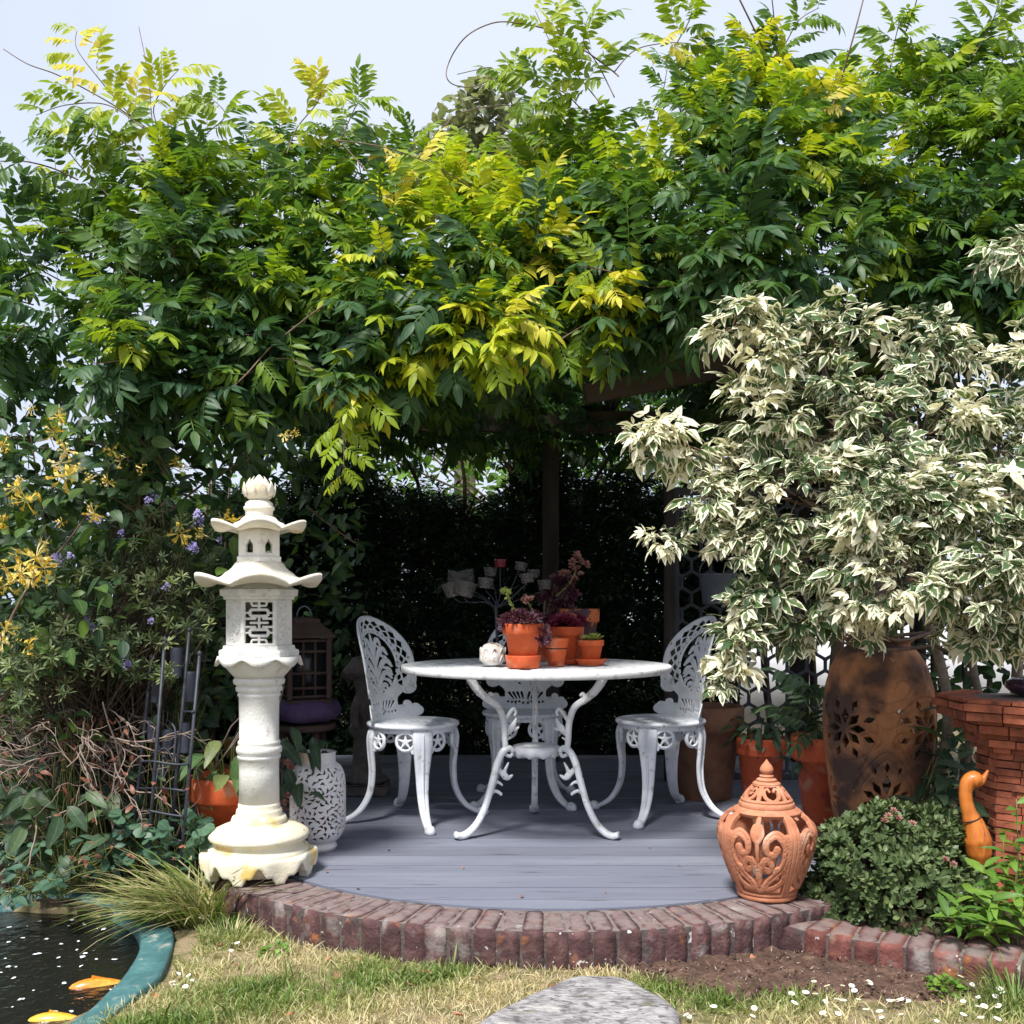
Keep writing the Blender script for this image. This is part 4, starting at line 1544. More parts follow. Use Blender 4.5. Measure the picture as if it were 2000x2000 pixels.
for k in range(6):
    a = PI / 6 + k * PI / 3
    na = np.array([math.cos(a), math.sin(a), 0])
    ta = np.array([-math.sin(a), math.cos(a), 0])

    def mp(u, v, h, na=na, ta=ta):
        return na[None] * (ap + h - 0.004)[:, None] + ta[None] * u[:, None] + np.stack([0 * v, 0 * v, v], 1)
    if k in (4, 1):
        gp = pierced(us, vs, fr, mp, 0.004, 0.010, 0.0025, False, rel)
    else:
        # carved scroll relief on the closed faces
        carve = np.full(Xg.shape, -1.0)
        for q in range(5):
            sgn = 1 if q % 2 else -1
            carve = np.maximum(carve, stroke(Xg, Yg, spiral(sgn * 0.014, z0 + 0.03 + q * 0.027, 0.002, 0.017, q * 1.3, 1.3 * sgn), [0.0025, 0.0045]))
        inside = np.minimum(hole, 0.006) > 0
        rel2 = np.where(inside, -0.006 + 0.006 * np.clip(carve / 0.003 + 0.6, 0, 1), 0.0)
        pl_ = np.minimum(fw - 0.0005 - np.abs(Xg), np.minimum(Yg - z0, z1 - Yg))
        gp = pierced(us, vs, pl_, mp, 0.004, 0.010, 0.0025, False, rel2)
    build('panel', gp, M['lantern_stone'], lan)
rings = [(rr_(120), zz(653)), (rr_(150), zz(652)), (rr_(152), zz(640)), (rr_(166), zz(634)), (rr_(168), zz(608)), (rr_(150), zz(602)), (rr_(135), zz(590)), (rr_(90), zz(520))]
build('cornice', Geo().add(*hexprism(rings, FACE), False), M['lantern_stone'], lan)


def pagoda_roof(zt, ze, r0, Rc, lift, thick, name, phase):
    nA, nT = 120, 14
    V, Fs = [], []
    for side in (0, 1):
        for j in range(nT):
            t = j / (nT - 1)
            for k in range(nA):
                a = 2 * PI * k / nA
                loc = (a - phase + PI / 6) % (PI / 3) - PI / 6      # 0 at a corner
                cornr = np.cos(loc * 3) * 0.5 + 0.5                 # 1 at corner, 0 mid edge
                Re = Rc * (0.80 + 0.20 * cornr ** 2.2)
                r = r0 + (Re - r0) * t
                z = zt + (ze - zt) * (1 - (1 - t) ** 1.9) + lift * (t ** 3) * cornr ** 1.6
                if side == 0:
                    z += 0.0022 * math.sin(t * 26) * (t < 0.93) + 0.0016 * math.sin(a * 42) * (t < 0.93)
                else:
                    z -= thick * (0.75 + 0.25 * t)
                V.append((r * math.cos(a), r * math.sin(a), z))
    o = nA * nT
    for j in range(nT - 1):
        for k in range(nA):
            k2 = (k + 1) % nA
            Fs.append((j * nA + k, (j + 1) * nA + k, (j + 1) * nA + k2, j * nA + k2))
            Fs.append((o + j * nA + k, o + j * nA + k2, o + (j + 1) * nA + k2, o + (j + 1) * nA + k))
    for k in range(nA):
        k2 = (k + 1) % nA
        Fs.append(((nT - 1) * nA + k, o + (nT - 1) * nA + k, o + (nT - 1) * nA + k2, (nT - 1) * nA + k2))
    Fs.append(tuple(range(nA)))
    Fs.append(tuple(o + k for k in range(nA))[::-1])
    return build(name, Geo().add(V, Fs), M['lantern_roof'], lan)


CORN = -PI / 2        # a corner towards the camera
pagoda_roof(zz(482), zz(598), rr_(92), 0.240, 0.050, 0.014, 'lower_roof', CORN)
rings = [(rr_(106), zz(488)), (rr_(108), zz(468)), (rr_(103), zz(464)), (rr_(90), zz(462))]
build('upper_plinth', Geo().add(*hexprism(rings, CORN), False), M['lantern_stone'], lan)
Ru = rr_(100)
apu = Ru * math.cos(PI / 6)
us = np.linspace(-Ru / 2, Ru / 2, 36)
vs = np.linspace(zz(466) - 0.001, zz(352) + 0.001, 44)
Xg, Yg = np.meshgrid(us, vs, indexing='ij')
yw = zz(432)
win = np.maximum(np.minimum(0.0135 - np.abs(Xg), np.minimum(Yg - zz(448), yw + 0.012 - Yg)), np.maximum(0.0135 - np.hypot(Xg, Yg - yw - 0.012), stroke(Xg, Yg, [(0, yw + 0.012), (0, yw + 0.036)], [0.012, 0.0008])))
fu = np.minimum(np.minimum(Ru / 2 - 0.0004 - np.abs(Xg), np.minimum(Yg - zz(466), zz(352) - Yg)), -win)
rel = np.where(win > -0.005, -0.002, 0.0)
for k in range(6):
    a = CORN + PI / 6 + k * PI / 3
    na = np.array([math.cos(a), math.sin(a), 0])
    ta = np.array([-math.sin(a), math.cos(a), 0])

    def mp(u, v, h, na=na, ta=ta):
        return na[None] * (apu + h - 0.004)[:, None] + ta[None] * u[:, None] + np.stack([0 * v, 0 * v, v], 1)
    build('window_panel', pierced(us, vs, fu, mp, 0.004, 0.010, 0.002, False, rel), M['lantern_stone'], lan)
pagoda_roof(zz(288), zz(358), rr_(62), 0.180, 0.042, 0.011, 'upper_roof', CORN)
build('upper_cap', Geo().add(*hexprism([(rr_(99), zz(356)), (rr_(99), zz(350)), (rr_(60), zz(318)), (rr_(40), zz(300))], CORN), False), M['lantern_stone'], lan)
sp_prof = [(rr_(62), zz(296)), (rr_(58), zz(275)), (rr_(60), zz(262)), (rr_(66), zz(258)), (rr_(67), zz(246)), (rr_(60), zz(242)), (rr_(60), zz(232)), (rr_(56), zz(226)), (rr_(40), zz(215))]
build('spire', Geo().add(*lathe(sp_prof, 36)), M['lantern_roof'], lan)
# lotus bud
g = Geo()
g.add(*lathe([(rr_(40), zz(216)), (rr_(52), zz(206)), (rr_(60), zz(185)), (rr_(58), zz(160)), (rr_(44), zz(140)), (rr_(20), zz(122)), (rr_(4), zz(104))], 30))
for ring, (nn, zb, ztp, rb, rt) in enumerate(((9, 200, 138, 60, 62), (7, 190, 120, 56, 42), (4, 170, 110, 40, 20))):
    for k in range(nn):
        a = 2 * PI * (k + 0.5 * ring) / nn - 1.4
        pts = []
        for t in np.linspace(0, 1, 6):
            r = rr_(rb + (rt - rb) * t + 7 * math.sin(t * PI) + (6 * t ** 4 if ring == 0 else 0))
            pts.append((r * math.cos(a), r * math.sin(a), zz(zb + (ztp - zb) * t)))
        sd_ = np.array([-math.sin(a), math.cos(a), 0])
        V, Fs = sweep(pts, sd_, [0.010, 0.019, 0.020, 0.016, 0.009, 0.001], [0.003, 0.004, 0.004, 0.003, 0.002, 0.001], 8, 1.0)
        g.add(V, Fs)
build('lotus_bud', g, M['lantern_roof'], lan)

# ------------------------------------------------------------------ pierced white ceramic lantern
pv = PG(612, 1668, DECK)
vase_loc = (pv[0], pv[1] + 0.09, DECK + 0.0005)
vz = thing('ceramic_vase_lantern', 'white ceramic vase lantern pierced with leaf cut-outs beside the pagoda lantern', 'vase', vase_loc)
Hv = 0.385
vp = np.array([(0.070, 0.0), (0.076, 0.012), (0.070, 0.028), (0.088, 0.045), (0.104, 0.075), (0.110, 0.13), (0.110, 0.24), (0.106, 0.29), (0.092, 0.325), (0.072, 0.342), (0.070, 0.350), (0.070, 0.375), (0.073, 0.383), (0.072, Hv)])
vpc = catmull(vp, 6)


def prof_r(v, pc):
    return np.interp(v, pc[:, 1], pc[:, 0])


us = np.linspace(0, 2 * PI, 340, endpoint=False)
vs = np.linspace(0.0, Hv, 190)
Ug, Vg = np.meshgrid(us, vs, indexing='ij')
hf = np.full(Ug.shape, -1.0)
r_ = np.random.default_rng(5)


def wrapS(cx, cy, pts, w):
    """stroke in arc coordinates around (angle cx)"""
    global hf
    X = (np.mod(Ug - cx + PI, 2 * PI) - PI) * 0.108
    sel = (np.abs(X) < 0.09)
    if sel.any():
        val = stroke(X[sel], Vg[sel] - cy, pts, w)
        hf[sel] = np.maximum(hf[sel], val)


pts_ = []
tries = 0
while len(pts_) < 330 and tries < 9000:
    tries += 1
    q = np.array([r_.uniform(0, 0.68), r_.uniform(0.055, 0.325)])
    if all((min(abs(q[0] - p[0]), 0.68 - abs(q[0] - p[0])) ** 2 + (q[1] - p[1]) ** 2) > 0.0185 ** 2 for p in pts_):
        pts_.append(q)
for q in pts_:
    th_ = 2.2 * math.sin(q[0] * 27.7) + 2.0 * math.cos(q[1] * 31 + q[0] * 18.5)
    d = np.array([math.cos(th_), math.sin(th_)])
    e = np.array([-d[1], d[0]])
    L_ = r_.uniform(0.009, 0.013)
    wrapS(q[0] / 0.108, q[1], [-d * L_ + e * 0.004, e * -0.001, d * L_ + e * 0.004], [0.0012, r_.uniform(0.0040, 0.0058), 0.0010])
fv = np.minimum(np.minimum(Vg - 0.045, 0.335 - Vg) * 0 + 0.05, -hf)
fv = np.where((Vg < 0.045) | (Vg > 0.332), 0.05, fv)


def m_vase(u, v, h):
    r = prof_r(v, vpc) + h
    return np.stack([r * np.cos(u), r * np.sin(u), v], 1)


build('body', pierced(us, vs, fv, m_vase, 0.0, 0.006, 0.002, True), M['ceramic'], vz)
build('base_disc', Geo().add(*lathe([(0.064, 0.001), (0.064, 0.008), (0.0635, 0.009)], 32)), M['ceramic'], vz)

# ------------------------------------------------------------------ terracotta ginger-jar lantern
pj = PG(1510, 1764, DECK)
jl = thing('terracotta_lantern', 'lidded terracotta jar lantern with carved open scrolls on the brick edging', 'lantern', (pj[0], pj[1] + 0.085, DECK + 0.004), rotz=0.35)
sj = 3.42 / F
jp = np.array([(52, 0), (56, 4), (54, 8), (58, 14), (72, 45), (86, 84), (93, 116), (91, 135), (79, 154), (62, 166), (49, 172)]) * sj
jpc = catmull(jp, 8)
zj0, zj1 = jp[0][1], jp[-1][1]
us = np.linspace(0, 2 * PI, 360, endpoint=False)
jls = np.concatenate([[0], np.cumsum(np.linalg.norm(np.diff(jpc, axis=0), axis=1))])
JK = jls[-1] / 0.286          # the pattern is drawn 0.286 high and stretched along the wall
vs = np.linspace(0, 0.286, 140)
Ug, Vg = np.meshgrid(us, vs, indexing='ij')
Rj = 0.145
nt = 4
X = (np.mod(Ug * nt / (2 * PI), 1.0) - 0.5) * (2 * PI * Rj / nt)     # +-0.106
Xa = np.abs(X)
s_ = np.full(X.shape, -1.0)


def J(p, w, mirror=True):
    global s_
    s_ = np.maximum(s_, stroke(Xa if mirror else X, Vg, p, w))


zt_ = 0.286
# bands
s_ = np.maximum(s_, 0.026 - Vg)
s_ = np.maximum(s_, Vg - (zt_ - 0.026))
# big scroll
J(catmull([(0.006, 0.04), (0.04, 0.075), (0.082, 0.115), (0.088, 0.17), (0.060, 0.205), (0.030, 0.19), (0.028, 0.160), (0.048, 0.148), (0.060, 0.165)], 8), [0.009, 0.012, 0.013, 0.011, 0.008, 0.010])
J(catmull([(0.012, 0.045), (0.058, 0.05), (0.088, 0.075), (0.084, 0.105), (0.060, 0.104), (0.056, 0.088), (0.066, 0.082)], 8), [0.008, 0.010, 0.010, 0.009, 0.008])
J(catmull([(0.0, 0.06), (0.008, 0.11), (0.030, 0.135), (0.044, 0.118), (0.034, 0.102), (0.024, 0.110)], 8), [0.009, 0.010, 0.009, 0.008])
J([(0.106, 0.02), (0.106, 0.25)], [0.011, 0.007, 0.011])
J(catmull([(0.106, 0.13), (0.094, 0.155), (0.100, 0.185), (0.088, 0.2)], 6), [0.008, 0.007])
J([(0.0, 0.12), (0.0, 0.25)], [0.004, 0.009])
J(catmull([(0.0, 0.18), (0.014, 0.205), (0.010, 0.225)], 6), [0.006, 0.008])
fj = s_


def m_jar(u, v, h):
    s = v * JK
    r = np.interp(s, jls, jpc[:, 0])
    z = np.interp(s, jls, jpc[:, 1])
    dr = np.interp(s + 0.002, jls, jpc[:, 0]) - np.interp(s - 0.002, jls, jpc[:, 0])
    dz = np.interp(s + 0.002, jls, jpc[:, 1]) - np.interp(s - 0.002, jls, jpc[:, 1])
    q = np.hypot(dr, dz) + 1e-9
    r = r + h * dz / q
    z = z - h * dr / q
    return np.stack([r * np.cos(u), r * np.sin(u), z], 1)


groove = -0.0025 * (np.abs(np.mod(s_ * 1000, 7.0) - 3.5) < 1.0) * (s_ > 0.004) * (s_ < 0.02)
build('body', pierced(us, vs, fj, m_jar, 0.0035, 0.010, 0.006, True, groove), M['terra_jar'], jl)
build('floor', Geo().add(*lathe([(0.085, 0.002), (0.090, 0.010), (0.088, 0.012)], 40)), M['terra_jar'], jl)
lid = np.array([(44, 170), (51, 172), (51, 179), (47, 182), (48, 185), (45, 189), (38, 200), (30, 209), (24, 215)]) * sj
lpc = catmull(lid, 6)
us = np.linspace(0, 2 * PI, 200, endpoint=False)
# the lid turns back in z at its rim, so walk along its arc length
ls = np.concatenate([[0], np.cumsum(np.linalg.norm(np.diff(lpc, axis=0), axis=1))])
vs = np.linspace(0, ls[-1], 60)
Ug, Vg = np.meshgrid(us, vs, indexing='ij')
X = (np.mod(Ug * 5 / (2 * PI), 1.0) - 0.5) * (2 * PI * 0.062 / 5)
v0 = np.interp(189 * sj, lpc[:, 1], ls)
v1 = ls[-1]
s_ = np.maximum(v0 - Vg, Vg - (v1 - 0.006))
vm = (v0 + v1) / 2
Xa = np.abs(X)
J(catmull([(0.004, v0), (0.020, v0 + 0.012), (0.026, vm + 0.008), (0.014, vm + 0.016), (0.008, vm + 0.006)], 6) * 1.0, [0.005, 0.006, 0.005, 0.004])
J([(0.039, v0), (0.034, v1)], [0.006, 0.006])


# strokes above used the jar's Vg, which is now the lid's
def m_lid(u, v, h):
    r = np.interp(v, ls, lpc[:, 0]) + h
    z = np.interp(v, ls, lpc[:, 1]) + h * 0.5
    return np.stack([r * np.cos(u), r * np.sin(u), z], 1)


lid_o = build('lid', pierced(us, vs, s_, m_lid, 0.003, 0.008, 0.005, True), M['terra_jar'], jl)
fin = np.array([(25, 214), (27, 217), (22, 220), (18, 221), (20, 224), (15, 227), (12, 228), (14, 231), (12, 233), (8, 234), (12, 239), (13, 244), (10, 251), (5, 257), (1, 263)]) * sj
build('finial', Geo().add(*lathe(catmull(fin, 3), 28)), M['terra_jar'], lid_o)

# ------------------------------------------------------------------ tall pierced urn
ud = 4.12
uc = P(1716, 1245, ud)
urn = thing('terracotta_urn', 'tall weathered terracotta urn with pierced lotus medallions behind the rounded shrub', 'urn', (uc[0], ud, DECK - 0.03), rotz=0.0)
Hu = uc[2] - DECK + 0.03
su = ud / F
uprof = np.array([(70, 0), (76, 0.03), (80, 0.12), (88, 0.24), (96, 0.40), (102, 0.55), (103, 0.66), (99, 0.76), (88, 0.86), (72, 0.93), (58, 0.962), (57, 0.975), (64, 0.99), (62, 1.0)])
uprof[:, 0] *= su
uprof[:, 1] *= Hu
upc = catmull(uprof, 6)
us = np.linspace(0, 2 * PI, 340, endpoint=False)
vs = np.linspace(0, Hu, 210)
Ug, Vg = np.meshgrid(us, vs, indexing='ij')
hf = np.full(Ug.shape, -1.0)
en = np.full(Ug.shape, -1.0)
Ru_ = 0.20


def petal_hole(ca, cy, ang, d0, d1, w, eng=False):
    global hf, en
    X = (np.mod(Ug - ca + PI, 2 * PI) - PI) * Ru_
    sel = (np.abs(X) < 0.22) & (np.abs(Vg - cy) < 0.25)
    d = np.array([math.cos(ang), math.sin(ang)])
    val = stroke(X[sel], Vg[sel] - cy, [d * d0, d * (d0 + d1) / 2, d * d1], [0.001, w, 0.001])
    if eng:
        en[sel] = np.maximum(en[sel], val)
    else:
        hf[sel] = np.maximum(hf[sel], val)


def engrave(ca, cy, pts, w=0.0035):
    global en
    X = (np.mod(Ug - ca + PI, 2 * PI) - PI) * Ru_
    sel = (np.abs(X) < 0.26) & (np.abs(Vg - cy) < 0.3)
    en[sel] = np.maximum(en[sel], stroke(X[sel], Vg[sel] - cy, pts, w))


for q in range(4):
    ca = -PI / 2 - 0.18 + q * PI / 2
    cy = 0.22 * Hu / 0.84
    # lotus fan low on the belly
    for ang, d0, d1, w in ((90, 0.04, 0.115, 0.014), (58, 0.04, 0.105, 0.011), (122, 0.04, 0.105, 0.011), (28, 0.05, 0.105, 0.011), (152, 0.05, 0.105, 0.011), (90, 0.125, 0.165, 0.008), (70, 0.125, 0.155, 0.007), (110, 0.125, 0.155, 0.007), (0, 0.04, 0.10, 0.009), (180, 0.04, 0.10, 0.009), (-35, 0.03, 0.085, 0.010), (-145, 0.03, 0.085, 0.010), (-90, 0.02, 0.07, 0.010)):
        petal_hole(ca, cy, math.radians(ang), d0, d1, w * 1.25)
    engrave(ca, cy, catmull([(-0.125, -0.02), (-0.13, 0.05), (-0.09, 0.12), (0, 0.205), (0.09, 0.12), (0.13, 0.05), (0.125, -0.02)], 8))
    engrave(ca, cy, catmull([(-0.10, 0.0), (-0.10, 0.06), (-0.06, 0.115), (0, 0.175), (0.06, 0.115), (0.10, 0.06), (0.10, 0.0)], 8), 0.003)
    ca2 = ca + PI / 4
    cy2 = 0.50 * Hu / 0.84
    for k in range(8):
        petal_hole(ca2, cy2, k * PI / 4, 0.020, 0.080, 0.016)
        petal_hole(ca2, cy2, k * PI / 4 + PI / 8, 0.078, 0.122, 0.012)
    engrave(ca2, cy2, [(0.125 * math.cos(t), 0.125 * math.sin(t)) for t in np.linspace(0, 6.3, 40)], 0.003)
    for sx in (1, -1):
        engrave(ca, cy, [(sx * x, y) for x, y in catmull([(0.10, 0.13), (0.06, 0.20), (0.02, 0.24), (0.05, 0.28), (0.10, 0.26)], 6)])
        engrave(ca, cy2, [(sx * x, y) for x, y in catmull([(0.0, 0.0), (0.05, 0.03), (0.03, 0.07), (0.0, 0.06)], 6)], 0.003)
        engrave(ca, cy2 + 0.1, [(sx * x, y) for x, y in catmull([(0.0, 0.0), (0.06, 0.02), (0.09, 0.07), (0.05, 0.09), (0.03, 0.06)], 6)], 0.003)
        petal_hole(ca, cy2 + 0.05, math.radians(90 - sx * 60), 0.03, 0.065, 0.008)
fu = np.where(Vg > Hu * 0.93, 0.05, np.where(Vg < 0.03, 0.05, -hf))
relu = -0.005 * np.clip(en / 0.002, 0, 1) + 0.0015 * np.sin(Ug * 23) * np.sin(Vg * 40)


def m_urn(u, v, h):
    r = prof_r(v, upc) + h
    return np.stack([r * np.cos(u), r * np.sin(u), v], 1)


build('body', pierced(us, vs, fu, m_urn, 0.003, 0.016, 0.006, True, relu), M['terra_urn'], urn)

# ------------------------------------------------------------------ cast metal chairs
def chair_back():
    us = np.linspace(-0.225, 0.225, 122)
    vs = np.linspace(-0.016, 0.492, 136)
    X, Y = np.meshgrid(us, vs, indexing='ij')
    cy, a_, b_ = 0.275, 0.202, 0.205
    rho = np.sqrt((X / a_) ** 2 + ((Y - cy) / b_) ** 2)
    th = np.arctan2((Y - cy) / b_, X / a_)
    out = (1 - rho) * 0.19
    out = np.where(Y < 0.15, np.minimum(out, 0.15 - np.abs(X)), out)
    w = 0.104 + 0.9 * np.clip(0.05 - Y, 0, 1) + 0.5 * np.clip(Y - 0.09, 0, 0.1)
    waist = np.minimum(np.minimum(w - np.abs(X), Y + 0.01), 0.24 - Y)
    out = np.maximum(out, waist)
    for sx in (1, -1):
        out = np.maximum(out, 0.037 - np.hypot(X - sx * 0.160, Y - 0.150))
        out = np.maximum(out, stroke(X * sx, Y, catmull([(0.08, 0.03), (0.13, 0.028), (0.165, 0.032), (0.190, 0.034)], 5), [0.032, 0.036, 0.034, 0.024]))
        out = np.maximum(out, 0.018 - np.hypot(X - sx * 0.150, Y - 0.066))
        out = np.maximum(out, 0.016 - np.hypot(X - sx * 0.185, Y - 0.052))
        out = np.maximum(out, stroke(X * sx, Y, [(0.19, 0.24), (0.188, 0.19), (0.175, 0.15)], [0.012, 0.014, 0.02]))
    hole = np.full(X.shape, -1.0)
    # diamond lattice band
    nb = 22
    dth = 2 * PI / nb
    fa = np.mod(th / dth, 1.0) - 0.5
    for (bc, bw, ph, sc) in ((0.845, 0.068, 0.0, 0.88), (0.755, 0.062, 0.5, 0.82)):
        fb = np.mod(th / dth + ph, 1.0) - 0.5
        q = (rho - bc) / bw
        d = (sc * 1.12 - (2 * np.abs(fb) + np.abs(q))) * 0.012
        band = (th > -0.75) | (th < -2.4)
        hole = np.maximum(hole, np.where(band, d, -1))
    # little arches under the band
    fb = np.mod(th / (dth * 0.72), 1.0) - 0.5
    d = 0.0050 - np.hypot(fb * 0.026, (rho - 0.655) * 0.16)
    hole = np.maximum(hole, np.where((th > -0.8) | (th < -2.35), d, -1))
    # inner oval open except the palmette
    inn = (0.61 - np.sqrt((X / a_) ** 2 + ((Y - cy + 0.015) / (b_ * 1.12)) ** 2)) * 0.17
    s = stroke(X, Y, [(0, 0.08), (0, 0.2), (0, 0.34), (0, 0.395)], [0.011, 0.009, 0.011, 0.003])
    for (y0, dx, dy, ww) in ((0.10, 0.060, 0.065, 0.015), (0.14, 0.085, 0.080, 0.018), (0.19, 0.096, 0.085, 0.019), (0.245, 0.082, 0.085, 0.017), (0.29, 0.055, 0.085, 0.014)):
        c = catmull([(0, y0), (dx * 0.45, y0 + dy * 0.75), (dx * 0.8, y0 + dy * 0.95), (dx * 1.05, y0 + dy * 0.62)], 6)
        s = np.maximum(s, stroke(np.abs(X), Y, c, [0.006, ww * 0.66, ww * 0.66, 0.004]))
        c = catmull([(dx * 0.45, y0 + dy * 0.6), (dx * 0.85, y0 + dy * 0.5), (dx * 1.0, y0 + dy * 0.15)], 5)
        s = np.maximum(s, stroke(np.abs(X), Y, c, [0.004, ww * 0.48, 0.003]))
    hole = np.maximum(hole, np.minimum(inn, -s))
    # small piercings in the waist
    for k in range(5):
        for sx in (1, -1):
            hole = np.maximum(hole, 0.0062 - np.hypot(X - sx * (0.012 + 0.019 * k), Y - 0.030 - 0.008 * abs(math.sin(k * 1.9))))
            hole = np.maximum(hole, stroke(X * sx, Y, [(0.012 + 0.016 * k, 0.052), (0.020 + 0.021 * k, 0.082)], [0.003, 0.0065]) - (0.0 if k < 4 else 1))
    f = np.minimum(out, -hole)
    rim = np.clip(1 - np.abs(rho - 0.955) / 0.05, 0, 1) * 0.006 + np.clip(1 - np.abs(rho - 0.62) / 0.03, 0, 1) * 0.004
    rim = np.where(Y > 0.13, rim, 0)
    for sx in (1, -1):       # volute spirals in relief
        sp = spiral(sx * 0.160, 0.150, 0.004, 0.030, 0.5, 1.6 * sx)
        rim = rim + 0.004 * np.clip(stroke(X, Y, sp, 0.005) / 0.003, 0, 1)

    def mp(u, v, h):
        # leans back and wraps round the sitter
        lean = 0.10 * v + 0.22 * v * v
        wrap = 2.0 * u * u
        n = np.stack([-np.cos(0.0 * u) * np.ones_like(u), np.zeros_like(u), np.zeros_like(u)], 1)
        # local chair frame: +x is the way the sitter faces
        x = -0.165 - lean + wrap + h
        return np.stack([x, u, v + 0.002], 1)
    return pierced(us, vs, f, mp, 0.0045, 0.003, 0.005, False, rim)


def chair_seat():
    us = np.linspace(-0.205, 0.205, 84)
    X, Y = np.meshgrid(us, us, indexing='ij')
    r = np.hypot(X, Y)
    th = np.arctan2(Y, X)
    f = 0.2 - r
    k = np.mod(th / (2 * PI / 16), 1.0) - 0.5
    d = (0.32 - np.abs(k)) * 2 * PI / 16 * r
    hole = np.minimum(d * 0.6, np.minimum(r - 0.07, 0.105 - r))
    k2 = np.mod(th / (2 * PI / 20) + 0.5, 1.0) - 0.5
    hole = np.maximum(hole, 0.009 - np.hypot(k2 * 2 * PI / 20 * 0.14, r - 0.14))
    f = np.minimum(f, -hole)
    rel = 0.006 * np.clip(1 - np.abs(r - 0.185) / 0.018, 0, 1) + 0.003 * np.clip(1 - np.abs(r - 0.12) / 0.008, 0, 1)

    def mp(u, v, h):
        return np.stack([u, v, h - 0.006 * (1 - np.hypot(u, v) / 0.2)], 1)
    return pierced(us, us, f, mp, 0.004, 0.006, 0.004, False, rel)


def chair_apron():
    Rr = 0.186
    us = np.linspace(-0.15, 0.15, 96)
    vs = np.linspace(-0.108, 0.004, 40)
    X, Y = np.meshgrid(us, vs, indexing='ij')
    f = np.maximum(np.minimum(0.146 - np.abs(X), np.minimum(0.0 - Y, Y + 0.020)), np.minimum(0.034 - np.abs(X), np.minimum(0.0 - Y, Y + 0.104)))
    f = np.maximum(f, np.minimum(0.050 + 0.5 * (Y + 0.10) - np.abs(X), np.minimum(-Y, Y + 0.107)))
    f = np.maximum(f, np.minimum(0.095 - np.abs(X), np.minimum(0.0 - Y, Y + 0.055)))
    Xa = np.abs(X)
    dr = np.hypot(Xa - 0.074, Y + 0.053)
    f = np.maximum(f, 0.047 - dr)
    ang = np.arctan2(Y + 0.053, Xa - 0.074)
    st = 0.008 - dr
    for k in range(5):
        a = PI / 2 + k * 2 * PI / 5
        st = np.maximum(st, stroke(Xa, Y, [(0.074, -0.053), (0.074 + 0.033 * math.cos(a), -0.053 + 0.033 * math.sin(a))], [0.0085, 0.0022]))
    hole = np.minimum(0.0325 - dr, -st)
    f = np.minimum(f, -hole)
    rel = 0.004 * np.clip(1 - np.abs(dr - 0.037) / 0.007, 0, 1)

    def mp(u, v, h):
        a = u / Rr
        r = Rr + h
        return np.stack([r * np.cos(a), r * np.sin(a), v], 1)
    return pierced(us, vs, f, mp, 0.004, 0.005, 0.004, False, rel)


SEAT_Z = 0.434




def geo_mesh(name, g, mat):
    me = raw_mesh(name, g.verts(), g.f, g.sm)
    me.materials.append(mat)
    return me


me_seat = geo_mesh('seat', chair_seat(), M['white_metal'])
me_rim = geo_mesh('seat_rim', Geo().add(*lathe([(0.190, -0.012), (0.204, -0.010), (0.208, -0.002), (0.206, 0.006), (0.197, 0.009), (0.191, 0.004)], 56, cap=False)), M['white_metal'])
me_back = geo_mesh('backrest', chair_back(), M['white_metal'])
me_apron = geo_mesh('apron', chair_apron(), M['white_metal'])
lp = catmull([(0.184, 0, 0.415), (0.194, 0, 0.37), (0.190, 0, 0.30), (0.184, 0, 0.22), (0.195, 0, 0.13), (0.235, 0, 0.06), (0.290, 0, 0.022), (0.325, 0, 0.016)], 5)
g = Geo()
g.add(*sweep(lp, (0, 1, 0), [0.044, 0.046, 0.038, 0.030, 0.025, 0.021, 0.018, 0.018], [0.011, 0.014, 0.013, 0.011, 0.010, 0.010, 0.010, 0.011], 12))
ridge = lp + np.array([0.012, 0, 0.002])
g.add(*tube(ridge[2:-3], [0.006, 0.007, 0.005, 0.004], 6))
me_leg = geo_mesh('leg', g, M['white_metal'])
g = Geo()
fp = [(0.0, 0.0), (0.020, 0.0), (0.024, 0.006), (0.023, 0.018), (0.016, 0.032), (0.004, 0.038)]
V, Fs = lathe(fp, 16)
V[:, 0] = V[:, 0] * 1.25 + 0.326
g.add(V, Fs)
me_foot = geo_mesh('foot', g, M['white_metal'])


def chair(label, x, y, rot):
    c = thing('garden_chair', label, 'chair', (x, y, DECK + 0.0008), rot, 'white cast metal chairs around the table')
    ob('seat', me_seat, None, c, (0, 0, SEAT_Z))
    ob('seat_rim', me_rim, None, c, (0, 0, SEAT_Z))
    b = ob('backrest', me_back, None, c, (0, 0, SEAT_Z))
    for k in range(4):
        a = PI / 4 + k * PI / 2
        ob('apron', me_apron, None, c, (0, 0, SEAT_Z - 0.010), a)
        l = ob('leg', me_leg, None, c, (0, 0, 0), a)
        ob('foot', me_foot, None, l)
    return c


chair('white cast metal chair nearest the tall pagoda lantern', -0.446, 4.62, math.radians(-27))
chair('white cast metal chair beside the variegated tree and lidded jar', 0.684, 4.72, math.radians(200))
chair('white cast metal chair on the hedge side of the table behind the pots', 0.06, 5.06, math.radians(-93))

